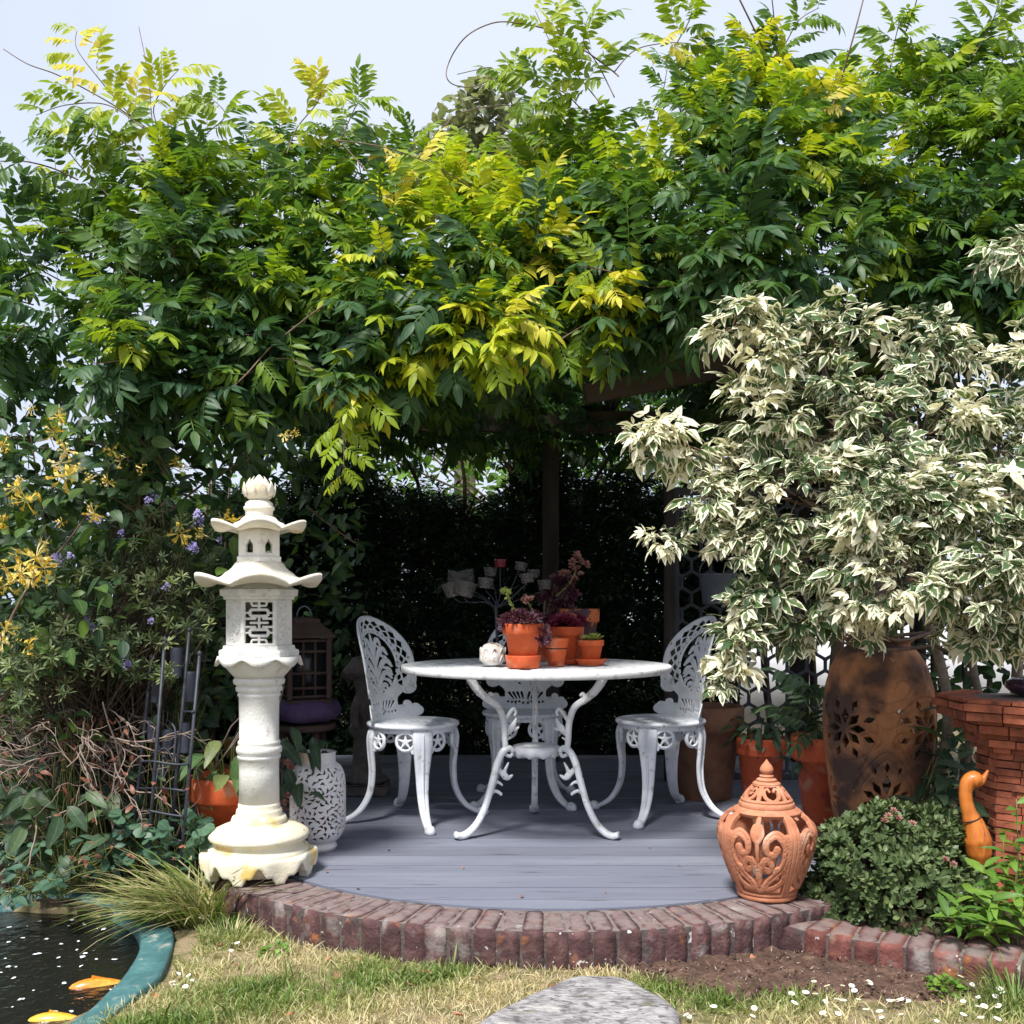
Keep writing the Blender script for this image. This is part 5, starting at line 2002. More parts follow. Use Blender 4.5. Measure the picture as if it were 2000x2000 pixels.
# ------------------------------------------------------------------ table
TX, TY = 0.103, 4.40
TH = 0.71
tb = thing('garden_table', 'round white cast metal table with scrolled tripod legs', 'table', (TX, TY, DECK + 0.0008))
us = np.linspace(-0.585, 0.585, 150)
X, Y = np.meshgrid(us, us, indexing='ij')
r = np.hypot(X, Y)
th = np.arctan2(Y, X)
f = 0.570 - r
hole = np.full(X.shape, -1.0)
for (rc, n_, hr, hw_) in ((0.47, 34, 0.032, 0.030), (0.36, 24, 0.038, 0.034), (0.24, 16, 0.040, 0.034), (0.12, 9, 0.030, 0.028)):
    k = np.mod(th / (2 * PI / n_), 1.0) - 0.5
    hole = np.maximum(hole, (1 - np.hypot(k * 2 * PI / n_ * rc / hw_, (r - rc) / hr)) * 0.016)
f = np.minimum(f, -hole)
rel = 0.004 * np.clip(1 - np.abs(r - 0.535) / 0.015, 0, 1) + 0.002 * np.clip(1 - np.abs(r - 0.41) / 0.008, 0, 1) + 0.002 * np.clip(1 - np.abs(r - 0.30) / 0.008, 0, 1)
top = build('tabletop', pierced(us, us, f, lambda u, v, h: np.stack([u, v, h], 1), 0.003, 0.007, 0.006, False, rel), M['table_metal'], tb, (0, 0, TH - 0.004))
rimp = [(0.560, -0.008), (0.562, -0.022), (0.572, -0.025), (0.577, -0.018), (0.578, -0.004), (0.575, 0.002), (0.566, 0.003), (0.558, 0.000)]
build('table_rim', Geo().add(*lathe(rimp, 96, cap=False)), M['table_metal'], tb, (0, 0, TH - 0.002))


def leg_ornaments(g, items, dirv, side):
    for pts, w, h in items:
        p3 = np.array([(dirv[0] * q[0], dirv[1] * q[0], q[1]) for q in catmull(pts, 5)])
        g.add(*sweep(p3, side, w, h, 8, 0.8))


for k in range(3):
    a = math.radians(-30 + 120 * k)
    d = np.array([math.cos(a), math.sin(a), 0])
    sd_ = np.array([-math.sin(a), math.cos(a), 0])
    g = Geo()
    up = catmull([(0.315, TH - 0.012), (0.318, TH - 0.045), (0.285, TH - 0.095), (0.24, TH - 0.135), (0.185, TH - 0.175), (0.160, TH - 0.24), (0.155, TH - 0.31), (0.150, TH - 0.36)], 5)
    up3 = np.array([d * q[0] + (0, 0, q[1]) for q in up])
    g.add(*sweep(up3, sd_, [0.026, 0.020, 0.014, 0.013, 0.013, 0.012], [0.018, 0.017, 0.016, 0.013, 0.012, 0.010], 10))
    leg = build('leg', g, M['table_metal'], tb)
    g = Geo()
    lo = catmull([(0.115, 0.345), (0.135, 0.362), (0.165, 0.345), (0.190, 0.30), (0.215, 0.22), (0.245, 0.13), (0.285, 0.06), (0.330, 0.022), (0.365, 0.014), (0.385, 0.022)], 5)
    lo3 = np.array([d * q[0] + (0, 0, q[1]) for q in lo])
    g.add(*sweep(lo3, sd_, [0.012, 0.014, 0.015, 0.014, 0.015, 0.020, 0.022], [0.010, 0.013, 0.013, 0.012, 0.012, 0.013, 0.013], 10))
    build('lower_leg', g, M['table_metal'], leg)
    g = Geo()
    orn = [
        ([(0.158, TH - 0.24), (0.130, TH - 0.20), (0.112, TH - 0.185), (0.100, TH - 0.20), (0.108, TH - 0.215)], [0.006, 0.006, 0.004], [0.009, 0.008, 0.005]),
        ([(0.156, TH - 0.30), (0.135, TH - 0.28), (0.110, TH - 0.25), (0.098, TH - 0.225)], [0.006, 0.008, 0.003], [0.006, 0.016, 0.003]),
        ([(0.125, TH - 0.265), (0.100, TH - 0.272), (0.085, TH - 0.262)], [0.005, 0.003], [0.012, 0.003]),
        ([(0.158, TH - 0.33), (0.145, TH - 0.315), (0.125, TH - 0.305)], [0.005, 0.003], [0.009, 0.003]),
        ([(0.150, 0.335), (0.128, 0.325), (0.118, 0.345), (0.132, 0.358), (0.142, 0.346)], [0.009, 0.008], [0.008, 0.006]),
        ([(0.195, 0.285), (0.165, 0.255), (0.140, 0.235), (0.115, 0.245)], [0.007, 0.007, 0.003], [0.008, 0.016, 0.003]),
        ([(0.160, 0.250), (0.150, 0.275), (0.135, 0.300)], [0.006, 0.003], [0.012, 0.003]),
        ([(0.232, 0.165), (0.205, 0.185), (0.180, 0.175), (0.170, 0.165)], [0.006, 0.004], [0.009, 0.006]),
        ([(0.215, 0.215), (0.190, 0.222), (0.165, 0.205)], [0.006, 0.003], [0.010, 0.004]),
        ([(0.235, TH - 0.14), (0.225, TH - 0.115), (0.212, TH - 0.125)], [0.008, 0.006], [0.009, 0.006]),
        ([(0.285, TH - 0.095), (0.282, TH - 0.115), (0.268, TH - 0.122)], [0.008, 0.006], [0.009, 0.006])]
    leg_ornaments(g, orn, d, sd_)
    build('scroll_leaves', g, M['table_metal'], leg)
# small scalloped tray that ties the legs
V, Fs = lathe([(0.088, 0.326), (0.100, 0.328), (0.104, 0.350), (0.100, 0.360), (0.090, 0.364), (0.02, 0.361)], 60)
ang = np.arctan2(V[:, 1], V[:, 0])
V[:60, 2] += 0.012 * np.abs(np.sin(ang[:60] * 5)) - 0.012
V[60:120, 2] += 0.012 * np.abs(np.sin(ang[60:120] * 5)) - 0.012
build('tray', Geo().add(V, Fs), M['table_metal'], tb)
build('tie_ring', Geo().add(*lathe([(0.285, TH - 0.012), (0.325, TH - 0.012), (0.325, TH - 0.020), (0.285, TH - 0.020), (0.285, TH - 0.012)], 48, cap=False)), M['table_metal'], tb)

# ------------------------------------------------------------------ pots on the table
ZT = DECK + TH + 0.0045


def pot_geo(r0, r1, h, rim=True, t=0.006):
    if rim:
        pr = [(r0 * 0.96, 0), (r0, 0.004), (r0 + (r1 - r0) * 0.72, h * 0.74), (r1 * 0.99, h * 0.745), (r1 * 1.035, h * 0.77), (r1 * 1.05, h * 0.97), (r1 * 1.03, h), (r1 * 0.93, h), (r1 * 0.90, h * 0.86)]
    else:
        pr = [(r0 * 0.96, 0), (r0, 0.004), (r1 * 0.97, h * 0.86), (r1, h * 0.88), (r1, h * 0.98), (r1 * 0.98, h), (r1 * 0.90, h), (r1 * 0.88, h * 0.88)]
    return Geo().add(*lathe(pr, 40, cap=False)).add(*lathe([(r0 * 0.95, 0.0015), (r0 * 0.95, 0.004), (r0 * 0.90, 0.005)], 40))


def soil_geo(r, z):
    return Geo().add(*lathe([(r, z - 0.01), (r, z), (r * 0.6, z + 0.004), (r * 0.1, z + 0.005)], 28))


def potted(name, label, cat, loc, r0, r1, h, mat, rim=True, fill=0.88):
    o = thing(name, label, cat, loc, U(0, 6))
    build('pot', pot_geo(r0, r1, h, rim), mat, o)
    build('soil', soil_geo(r1 * 0.885, h * fill), M['potsoil'], o)
    return o


def saucer(label, loc, r0, r1, h, mat):
    pr = [(r0 * 0.97, 0), (r0, 0.003), (r1, h * 0.92), (r1 * 0.99, h), (r1 * 0.93, h), (r0 * 0.92, 0.009), (r0 * 0.2, 0.0085)]
    o = build('saucer', Geo().add(*lathe(pr, 40)), mat, loc=loc)
    tag(o, label, 'saucer', 'terracotta saucers on the table')
    return o


def tl(px, py, back=0.0):
    w = PG(px, py, ZT)
    return np.array([w[0], w[1] + back, ZT])


def rosette_tmpl(n, up, W, seed, fold=0.5):
    r = np.random.default_rng(seed)
    t = Tmpl()
    for k in range(n):
        s = (k + 0.5) / n
        a = k * 2.39996
        el = math.radians(8 + 75 * (1 - s)) if up else math.radians(20 + 60 * (1 - s))
        L = 0.45 + 0.55 * s
        V, Fs, E = leaflet(L, W, fold, -0.18, (0.45, 0.8), (0.8, 1.0))
        R = rot_to((math.cos(a) * math.cos(el), math.sin(a) * math.cos(el), math.sin(el)))
        t.add(V @ R.T, Fs, E, r.uniform(-0.1, 0.1))
    return t.done()


ros = [rosette_tmpl(26, True, 0.34, s) for s in range(3)]


def rosettes(root, base, spots, mat, name='rosette'):
    """each rosette an object of its own under its pot"""
    n = len(spots)
    T = np.array([s[:3] for s in spots]) + np.asarray(base)
    S = np.array([s[3] for s in spots])
    up = np.array([s[4:7] if len(s) > 4 else (0, 0, 1) for s in spots], float)
    R = []
    for k in range(n):
        x = np.cross(up[k], [0.3, 1, 0.2])
        x /= np.linalg.norm(x)
        z = up[k] / np.linalg.norm(up[k])
        R.append(np.stack([x, np.cross(z, x), z], 1))
    leaves_parts(name, ros, rng.integers(0, 3, n), np.array(R), T, S, rng.uniform(0.2, 0.9, n), mat, root, base)


def unrot(o):
    o.rotation_euler = (0, 0, 0)
    return o


# white carved ball
b0 = tl(962, 1301, 0.04)
wb = thing('carved_ball', 'small white carved ball ornament beside the purple succulent pot', 'ornament', b0)
V, Fs = lathe([(0.022, 0.0), (0.038, 0.006), (0.050, 0.025), (0.053, 0.046), (0.049, 0.068), (0.036, 0.086), (0.018, 0.094), (0.004, 0.092)], 44)
a_ = np.arctan2(V[:, 1], V[:, 0])
V[:, :2] *= (1 + 0.05 * np.abs(np.sin(4 * a_ + 6 * V[:, 2] * 10)))[:, None]
V[:, :2] *= (1 + 0.03 * np.sin(9 * a_) * np.sin(V[:, 2] * 160))[:, None]
build('body', Geo().add(V, Fs), M['pumpkin'], wb)
g = Geo()
for k in range(9):
    a = 2 * PI * k / 9
    for zc in (0.028, 0.060):
        rr = 0.0525
        pts = [(rr * math.cos(a + s), rr * math.sin(a + s), zc + 0.014 * math.cos(s * 9)) for s in np.linspace(-0.3, 0.3, 7)]
        g.add(*tube(pts, [0.001, 0.004, 0.004, 0.001], 6))
build('carved_petals', g, M['pumpkin'], wb)

p0 = tl(1022, 1306, 0.075)
saucer('deep light terracotta saucer under the purple succulent pot', p0, 0.066, 0.073, 0.050, M['terra'])
pA = unrot(potted('potted_succulent', 'terracotta pot overflowing with purple houseleek rosettes and flower stalks', 'potted plant', p0 + (0, 0, 0.0095), 0.050, 0.080, 0.168, M['terra']))
bA = p0 + (0, 0, 0.0095)
spA = []
for k in range(20):
    a = U(0, 2 * PI)
    q = 0.075 * math.sqrt(rng.random())
    spA.append((q * math.cos(a), q * math.sin(a), 0.155 + U(0, 0.03) + 0.035 * (1 - q / 0.075), U(0.045, 0.066), math.cos(a) * q * 6, math.sin(a) * q * 6, 1))
spA += [(0.075, -0.045, 0.14, 0.045, 0.8, -0.8, 0.3), (0.085, -0.03, 0.11, 0.042, 0.9, -0.5, 0.1), (0.068, -0.06, 0.105, 0.040, 0.5, -1, 0.1), (-0.07, -0.03, 0.155, 0.042, -0.7, -0.5, 0.6)]
rosettes(pA, bA, spA, M['purple'])


def flower_stalk(root, base, pts, heads, mat, hr=0.011):
    g = Geo().add(*tube(catmull(pts, 6), [0.005, 0.0045, 0.004], 7))
    # scaly leaves up the stalk
    c = catmull(pts, 10)
    st = build('stalk', g, M['stem_green'], root)
    t = Tmpl()
    t.add(*leaflet(1, 0.4, 0.3, -0.2))
    t = [t.done()]
    n = 34
    ii = rng.integers(2, len(c) - 3, n)
    T = c[ii] + np.asarray(base)
    ax = frame_of(c)[ii]
    Dr = ax * 0.9 + rng.normal(0, 0.6, (n, 3))
    leaves_stuff('stalk_leaves', t, np.zeros(n, int), rots_to(Dr, np.array([0, -1, 0.5]), rng.normal(0, 0.5, n)), T, np.full(n, 0.018), rng.random(n), mat, root, base)
    hs = [(q[0], q[1], q[2], hr * U(0.8, 1.3), U(-0.6, 0.6), -0.8, U(0.1, 1)) for q in heads]
    rosettes(root, base, hs, M['pinkflower'] if mat is M['purple'] else mat, 'flower')


def head_cluster(c, n, rx, rz):
    out = []
    for _ in range(n):
        d = rng.normal(size=3)
        d /= np.linalg.norm(d)
        out.append(np.array(c) + d * np.array([rx, rx, rz]) * U(0.6, 1))
    return out


flower_stalk(pA, bA, [(-0.02, 0, 0.16), (-0.035, 0.0, 0.22), (-0.055, 0, 0.262), (-0.066, 0, 0.285)], head_cluster((-0.068, 0, 0.295), 10, 0.018, 0.016), M['lime'], 0.012)
flower_stalk(pA, bA, [(0.045, 0, 0.15), (0.045, 0.0, 0.20), (0.03, 0, 0.235), (0.018, 0, 0.255)], head_cluster((0.014, 0, 0.268), 12, 0.022, 0.016), M['purple'], 0.013)

p1_ = tl(1087, 1301, 0.035)
unrot(potted('flower_pot', 'small empty terracotta pot between the succulents', 'pot', p1_, 0.033, 0.053, 0.114, M['terra'], False, 0.7))
p2_ = tl(1109, 1299, 0.10)
saucer('terracotta saucer under the crimson houseleek pot', p2_, 0.062, 0.078, 0.022, M['terra'])
pB = unrot(potted('potted_succulent', 'terracotta pot of crimson houseleeks behind the small empty pot', 'potted plant', p2_ + (0, 0, 0.0095), 0.050, 0.072, 0.150, M['terra']))
rosettes(pB, p2_ + (0, 0, 0.0095), [(0.06 * math.cos(a) * q, 0.06 * math.sin(a) * q, 0.142 + U(0, 0.03), U(0.042, 0.06), math.cos(a) * q, math.sin(a) * q, 1) for a, q in zip(rng.uniform(0, 6.28, 14), np.sqrt(rng.random(14)))], M['crimson'])
p3_ = tl(1156, 1300, 0.055)
saucer('wide terracotta saucer under the lime green succulent', p3_, 0.052, 0.069, 0.026, M['terra'])
pC = unrot(potted('potted_succulent', 'small terracotta pot with a lime green succulent', 'potted plant', p3_ + (0, 0, 0.0095), 0.036, 0.053, 0.095, M['terra']))
rosettes(pC, p3_ + (0, 0, 0.0095), [(U(-0.03, 0.03), U(-0.03, 0.03), 0.088 + U(0, 0.012), U(0.022, 0.034)) for _ in range(9)] + [(0.012, -0.01, 0.097, 0.048)], M['lime'])
# tall flaking pot at the back with aeonium
p4_ = np.array([TX + 0.20, 4.62, ZT])
pD = unrot(potted('potted_succulent', 'tall terracotta pot with flaking dark paint and drooping aeonium', 'potted plant', p4_, 0.062, 0.088, 0.235, M['paint_old']))
p4r = P(1140, 1196, 4.62)
p5_ = np.array([TX - 0.02 + 0.06, 4.66, ZT])
pE = unrot(potted('potted_succulent', 'dark pot of leggy purple aeonium behind the houseleek pot', 'potted plant', p5_, 0.055, 0.075, 0.15, M['terra_red']))
spE = []
for k in range(26):
    w = P(U(1050, 1130), U(1125, 1215), 4.62 + U(-0.05, 0.08)) - p5_
    spE.append((*w, U(0.035, 0.06), U(-1, 1), -0.5, U(-0.4, 1)))
rosettes(pE, p5_, spE, M['purple'])
g = Geo()
for s in spE[::2]:
    g.add(*tube(catmull([(0, 0, 0.13), (s[0] * 0.5, s[1] * 0.5, 0.15 + (s[2] - 0.15) * 0.5), s[:3]], 4), 0.005, 6))
build('stem', g, M['stem_brown'], pE)
w0 = P(1085, 1165, 4.62) - p5_
w1 = P(1112, 1140, 4.6) - p5_
w2 = P(1128, 1105, 4.6) - p5_
hc = []
for (hx, hy) in ((1125, 1085), (1118, 1098), (1135, 1098), (1128, 1112), (1143, 1103), (1107, 1122), (1134, 1122), (1128, 1090), (1116, 1108), (1122, 1130), (1098, 1120)):
    hc.append(P(hx, hy, 4.58 + U(-0.02, 0.02)) - p5_)
flower_stalk(pE, p5_, [w0, w1, w2], hc, M['purple'], 0.022)

# ------------------------------------------------------------------ candle tree
ctb = np.array([tl(974, 1301, 0.20)[0], 4.50, ZT])
ct = thing('candle_tree', 'dark metal candle tree holding smoky glass cups on the table', 'candle holder', ctb)
bw = lambda x, y, D=4.5: P(x, y, D) - ctb
g = Geo()
g.add(*lathe([(0.055, 0.0), (0.056, 0.004), (0.010, 0.010), (0.007, 0.02)], 28))
g.add(*tube(catmull([(0, 0, 0.005), bw(972, 1262), bw(970, 1220), bw(968, 1185)], 6), [0.008, 0.007, 0.007], 8))
g.add(*lathe([(0.012, 0), (0.013, 0.008), (0.006, 0.016)], 12)) if False else None
build('pole', g, M['black_metal'], ct)
cups = [(893, 1131, 4.50, 46, 0.25), (908, 1128, 4.58, 44, -0.25), (886, 1150, 4.42, 48, -0.3), (907, 1150, 4.38, 50, 0.25), (948, 1139, 4.40, 34, 0.1), (958, 1117, 4.55, 28, 0.0), (977, 1100, 4.5, 26, 0.0), (1017, 1106, 4.56, 28, 0.2), (1042, 1120, 4.6, 28, 0.0), (1030, 1129, 4.42, 32, -0.15), (1063, 1142, 4.5, 30, 0.0)]
CUPM = []
for (cx, cyy, D, wpx, tilt) in cups:
    c = bw(cx, cyy, D)
    rad = wpx / 2 * D / F * 0.95
    hgt = rad * 1.25
    mid = np.array([c[0] * 0.35, c[1] * 0.35, bw(968, 1185)[2] + (c[2] - bw(968, 1185)[2]) * 0.25])
    pts = catmull([bw(968, 1188), mid, (c[0] * 0.85, c[1] * 0.85, c[2] - hgt * 0.9), (c[0], c[1], c[2] - hgt / 2 - 0.004)], 6)
    br = build('branch', Geo().add(*tube(pts, [0.0032, 0.0022, 0.0022], 6)), M['black_metal'], ct)
    cg = Geo().add(*lathe([(rad * 0.78, -hgt / 2), (rad * 0.84, -hgt * 0.4), (rad * 0.95, hgt * 0.3), (rad * 1.03, hgt / 2), (rad * 0.97, hgt / 2), (rad * 0.88, hgt * 0.25), (rad * 0.76, -hgt * 0.42)], 24, cap=False)).add(*lathe([(rad * 0.78, -hgt / 2), (rad * 0.78, -hgt / 2 + 0.003), (rad * 0.7, -hgt / 2 + 0.0035)], 24))
    cu = build('glass_cup', cg, M['red_glass'] if cyy == 1100 else M['glass'], ct, c)
    cu.rotation_euler = (U(-0.1, 0.1), tilt, 0)
    build('candle', Geo().add(*lathe([(rad * 0.62, -hgt * 0.44), (rad * 0.62, -hgt * 0.05), (rad * 0.5, -hgt * 0.03), (rad * 0.05, -hgt * 0.06)], 16)), M['candle'], cu)

# ------------------------------------------------------------------ left of the deck
# terracotta pot with a hosta, behind the lantern column
hp = np.array([-1.10, 4.0, 0.045])
hosta = unrot(potted('potted_hosta', 'orange terracotta pot with a wilting hosta behind the pagoda lantern', 'potted plant', hp, 0.095, 0.148, 0.38, M['terra']))


def big_leaf(L, W, fold, droop, name='leaf', side=0.0):
    V, Fs, E = leaflet(L, W, fold, droop, (0.12, 0.3, 0.5, 0.7, 0.88), (0.55, 0.95, 1.0, 0.78, 0.42), side)
    return V, Fs, E


def tmpl_of(*a, **k):
    t = Tmpl()
    t.add(*big_leaf(*a, **k))
    return t.done()


ht = [tmpl_of(1, 0.45, 0.3, d, side=s) for d, s in ((0.6, 0), (0.9, 0.1), (0.3, -0.1))]
n = 30
a = rng.uniform(0, 2 * PI, n)
T = np.stack([np.cos(a) * 0.05, np.sin(a) * 0.05, np.full(n, 0.335)], 1)
tip = np.stack([np.cos(a) * rng.uniform(0.08, 0.16, n), np.sin(a) * rng.uniform(0.08, 0.16, n), 0.335 + rng.uniform(0.06, 0.22, n)], 1)
g = Geo()
for k in range(n):
    g.add(*tube(catmull([T[k] * (1, 1, 1), (T[k] + tip[k]) / 2 + (0, 0, 0.03), tip[k]], 4), [0.004, 0.003, 0.002], 5))
build('leaf_stalks', g, M['stem_green'], hosta)
Dr = np.stack([np.cos(a), np.sin(a), rng.uniform(-0.9, 0.2, n)], 1)
leaves_parts('leaf', ht, rng.integers(0, 3, n), rots_to(Dr, np.array([0, -0.2, 1.0]), rng.normal(0, 0.3, n)), tip + hp, rng.uniform(0.09, 0.15, n), np.where(rng.random(n) < 0.2, 0.95, rng.uniform(0.2, 0.7, n)), M['hosta'], hosta, hp)

# begonia-like plant spilling between the lantern and the vase
bp_ = np.array([-0.80, 4.12, DECK])
beg = unrot(potted('potted_plant', 'dark leaved plant with faded peach flowers behind the white ceramic vase', 'potted plant', bp_, 0.06, 0.09, 0.17, M['terra_red']))
n = 16
T, Dr = [], []
for (x, y) in ((560, 1440), (590, 1455), (610, 1440), (630, 1465), (575, 1470), (560, 1500), (550, 1530), (585, 1530), (600, 1550), (545, 1480), (560, 1560), (618, 1452), (600, 1470), (570, 1420), (640, 1450), (548, 1450)):
    w = P(x, y, 4.02 + U(-0.1, 0.1))
    T.append(w)
    Dr.append((U(-0.3, 0.7), -0.5, U(-1.0, 0.3)))
T, Dr = np.array(T), np.array(Dr)
leaves_parts('leaf', ht, rng.integers(0, 3, n), rots_to(Dr, np.array([0.1, -0.6, 1.0]), rng.normal(0, 0.4, n)), T, rng.uniform(0.08, 0.12, n), rng.uniform(0.0, 0.5, n), M['dull'], beg, bp_)
g = Geo()
for k in range(n):
    g.add(*tube(catmull([(0, 0, 0.13), (T[k] - bp_) * (0.5, 0.5, 0.4) + (0, 0, 0.12), T[k] - bp_], 4), 0.0025, 5))
build('stems', g, M['stem_green'], beg)
g = Geo()
fl = Tmpl()
for k in range(9):
    V, Fs, E = leaflet(1, 0.8, 0.5, -0.6)
    fl.add(V @ rot_to((math.cos(k * 2.4) * 0.8, math.sin(k * 2.4) * 0.8, 0.3 + 0.08 * k)).T, Fs, E, U(-0.2, 0.2))
fl = [fl.done()]
T = np.array([P(562, 1482, 3.9), P(570, 1498, 3.88), P(556, 1560, 3.88), P(562, 1545, 3.9), P(552, 1575, 3.88)])
leaves_parts('flower', fl, np.zeros(5, int), rots_to(np.array([(1, 0, 0.2)] * 5, float), np.array([0, -1, 0.4]), rng.random(5)), T, np.full(5, 0.026), rng.uniform(0.3, 1, 5), M['pinkflower'], beg, bp_)

# stool, cushion, wooden lantern
stx, sty = P(590, 1400, 4.85)[0], 4.85
stool = thing('stool', 'small dark wooden stool under the purple cushion', 'stool', (stx, sty, DECK))
zc = P(600, 1412, 4.85)[2] - DECK
build('seat', Geo().add(*lathe([(0.15, zc - 0.03), (0.16, zc - 0.025), (0.16, zc - 0.004), (0.15, zc)], 32)), M['dark_wood'], stool)
for k in range(4):
    a = PI / 4 + k * PI / 2
    build('leg', Geo().add(*tube([(0.15 * math.cos(a), 0.15 * math.sin(a), 0.0), (0.11 * math.cos(a), 0.11 * math.sin(a), zc - 0.028)], [0.014, 0.018], 8)), M['dark_wood'], stool)
cz = DECK + zc
V, Fs = lathe([(0.02, 0.001), (0.13, 0.001), (0.170, 0.022), (0.182, 0.05), (0.170, 0.085), (0.13, 0.105), (0.05, 0.112), (0.005, 0.108)], 40)
V = wob(V, 0.010, 22)
V[:, 2] -= V[:, 2].min()
cush = build('cushion', Geo().add(V, Fs), M['cushion'], loc=(stx, sty, cz))
tag(cush, 'plump round purple cushion under the wooden lantern', 'cushion')
wl_ = thing('wooden_lantern', 'dark wooden candle lantern with small panes standing on the purple cushion', 'lantern', (P(590, 1360, 4.83)[0] + 0.01, 4.83, cz + 0.098), rotz=0.45)
hw, hb = 0.092, P(600, 1240, 4.83)[2] - cz - 0.098
g = Geo()
g.add(*box(0, 0, 0.012, 0.21, 0.21, 0.024, 0.003))
for sx in (-1, 1):
    for sy in (-1, 1):
        g.add(*box(sx * hw, sy * hw, hb / 2 + 0.012, 0.024, 0.024, hb - 0.024, 0.002))
build('frame', g, M['dark_wood'], wl_)
for k in range(4):
    a = k * PI / 2
    g = Geo()
    for z in (0.035, 0.075, hb * 0.45, hb - 0.075, hb - 0.025):
        g.add(*box(0, -hw, z, hw * 2 - 0.024, 0.014, 0.012))
    for x in (-0.028, 0.028):
        g.add(*box(x, -hw + 0.001, hb / 2, 0.010, 0.012, hb - 0.05))
    d = build('glazed_side', g, M['dark_wood'], wl_, (0, 0, 0), a)
    build('pane', Geo().add(*box(0, -hw + 0.010, hb / 2, hw * 2 - 0.022, 0.003, hb - 0.05)), M['pane'], d)
build('roof', Geo().add(*lathe([(0.165, hb - 0.012), (0.168, hb), (0.09, hb + 0.055), (0.085, hb + 0.060), (0.085, hb + 0.075), (0.03, hb + 0.085)], 4, PI / 4), False), M['dark_wood'], wl_)
build('handle', Geo().add(*tube([(0.035 * math.cos(t), 0, hb + 0.085 + 0.05 * math.sin(t)) for t in np.linspace(0, PI, 12)], 0.004, 6)), M['zinc'], wl_)
build('door_knob', Geo().add(*lathe([(0.006, 0), (0.008, 0.006), (0.003, 0.011)], 10)), M['zinc'], wl_, (hw + 0.012, -0.06, hb * 0.55))

# weathered statue behind the left chair
sxw = P(715, 1400, 5.25)
stt = thing('statue', 'weathered grey stone statue on a plinth behind the chair', 'statue', (sxw[0], 5.25, DECK))
zs = lambda y: P(700, y, 5.25)[2] - DECK
g = Geo()
g.add(*box(0, 0, 0.03, 0.22, 0.22, 0.06, 0.008))
g.add(*lathe([(0.10, 0.06), (0.11, 0.08), (0.085, 0.10), (0.07, 0.14), (0.065, zs(1440)), (0.085, zs(1430)), (0.09, zs(1420)), (0.05, zs(1418))], 24))
build('plinth', g, M['statue'], stt)
g = Geo()
V, Fs = tube(catmull([(0.03, 0, zs(1422)), (0.035, 0, zs(1390)), (0.02, 0, zs(1350)), (-0.005, 0, zs(1320)), (-0.02, 0, zs(1300))], 5), [0.055, 0.075, 0.07, 0.06, 0.05], 14)
g.add(wob(V, 0.012, 30), Fs)
V, Fs = tube(catmull([(0.0, 0, zs(1300)), (-0.03, -0.02, zs(1305)), (-0.075, -0.04, zs(1315)), (-0.095, -0.05, zs(1320))], 5), [0.055, 0.062, 0.045, 0.028], 14)
g.add(wob(V, 0.008, 40), Fs)
for s in (-1, 1):
    V, Fs = tube([(0.01, s * 0.03, zs(1295)), (0.02, s * 0.045, zs(1278)), (0.012, s * 0.05, zs(1268))], [0.018, 0.012, 0.003], 8)
    g.add(V, Fs)
    V, Fs = tube(catmull([(-0.01, s * 0.05, zs(1350)), (-0.05, s * 0.055, zs(1385)), (-0.045, s * 0.05, zs(1422))], 4), [0.03, 0.024, 0.02], 10)
    g.add(V, Fs)
build('figure', g, M['statue'], stt)

# ------------------------------------------------------------------ black obelisk trellis with hanging bells
od = 3.80
ob_base = np.array([P(330, 1600, od)[0], od, 0.02])
tr = thing('obelisk_trellis', 'black wrought iron obelisk trellis with a rusty ring beside the orange hosta pot', 'trellis', ob_base)
rods = [((352, 1705, -0.14), (390, 1278, -0.10)), ((327, 1710, 0.0), (370, 1232, 0.02)), ((288, 1690, -0.12), (322, 1250, -0.05)), ((268, 1560, 0.10), (296, 1285, 0.08)), ((310, 1640, 0.12), (320, 1480, 0.10)), ((292, 1600, 0.16), (312, 1490, 0.14))]
for (x0, y0, d0), (x1, y1, d1) in rods:
    a = P(x0, y0, od + d0) - ob_base
    b = P(x1, y1, od + d1) - ob_base
    a2 = a + (a - b) * max(0, (a[2] + 0.01)) / max(1e-3, (b - a)[2])
    build('rod', Geo().add(*tube([a2, (a2 + b) / 2, b], 0.0066, 7)), M['black_metal'], tr)
    build('finial', Geo().add(*lathe([(0.003, -0.01), (0.009, 0.0), (0.009, 0.008), (0.002, 0.014)], 10)), M['black_metal'], tr, b)
for pts in ([(275, 1487, -0.1), (300, 1487, -0.13), (340, 1493, -0.14), (368, 1493, -0.13)], [(270, 1540, 0.1), (320, 1540, -0.1), (362, 1545, -0.13)], [(290, 1583, -0.12), (325, 1590, -0.13), (358, 1595, -0.14)], [(335, 1640, -0.14), (356, 1643, -0.14)], [(360, 1390, 0), (378, 1390, -0.12)], [(308, 1470, 0.0), (318, 1462, 0.0), (328, 1466, 0.0), (340, 1490, -0.02)], [(306, 1430, 0), (312, 1465, 0), (300, 1440, 0.02)], [(335, 1412, -0.02), (343, 1430, -0.04), (340, 1480, -0.06), (335, 1495, -0.06)]):
    build('cross_bar', Geo().add(*tube(catmull([P(x, y, od + d) - ob_base for x, y, d in pts], 4), 0.0045, 6)), M['black_metal'], tr)
bells = [(303, 1310, 1372, 17), (345, 1265, 1322, 24), (372, 1312, 1370, 24), (328, 1425, 1465, 22), (362, 1412, 1470, 20), (297, 1405, 1450, 18)]
where = ['lower side of the trellis by the shrub', 'topmost of the hanging set', 'beside the tallest rod', 'inside the scrolled bars', 'just above the hosta pot', 'behind the thin rods']
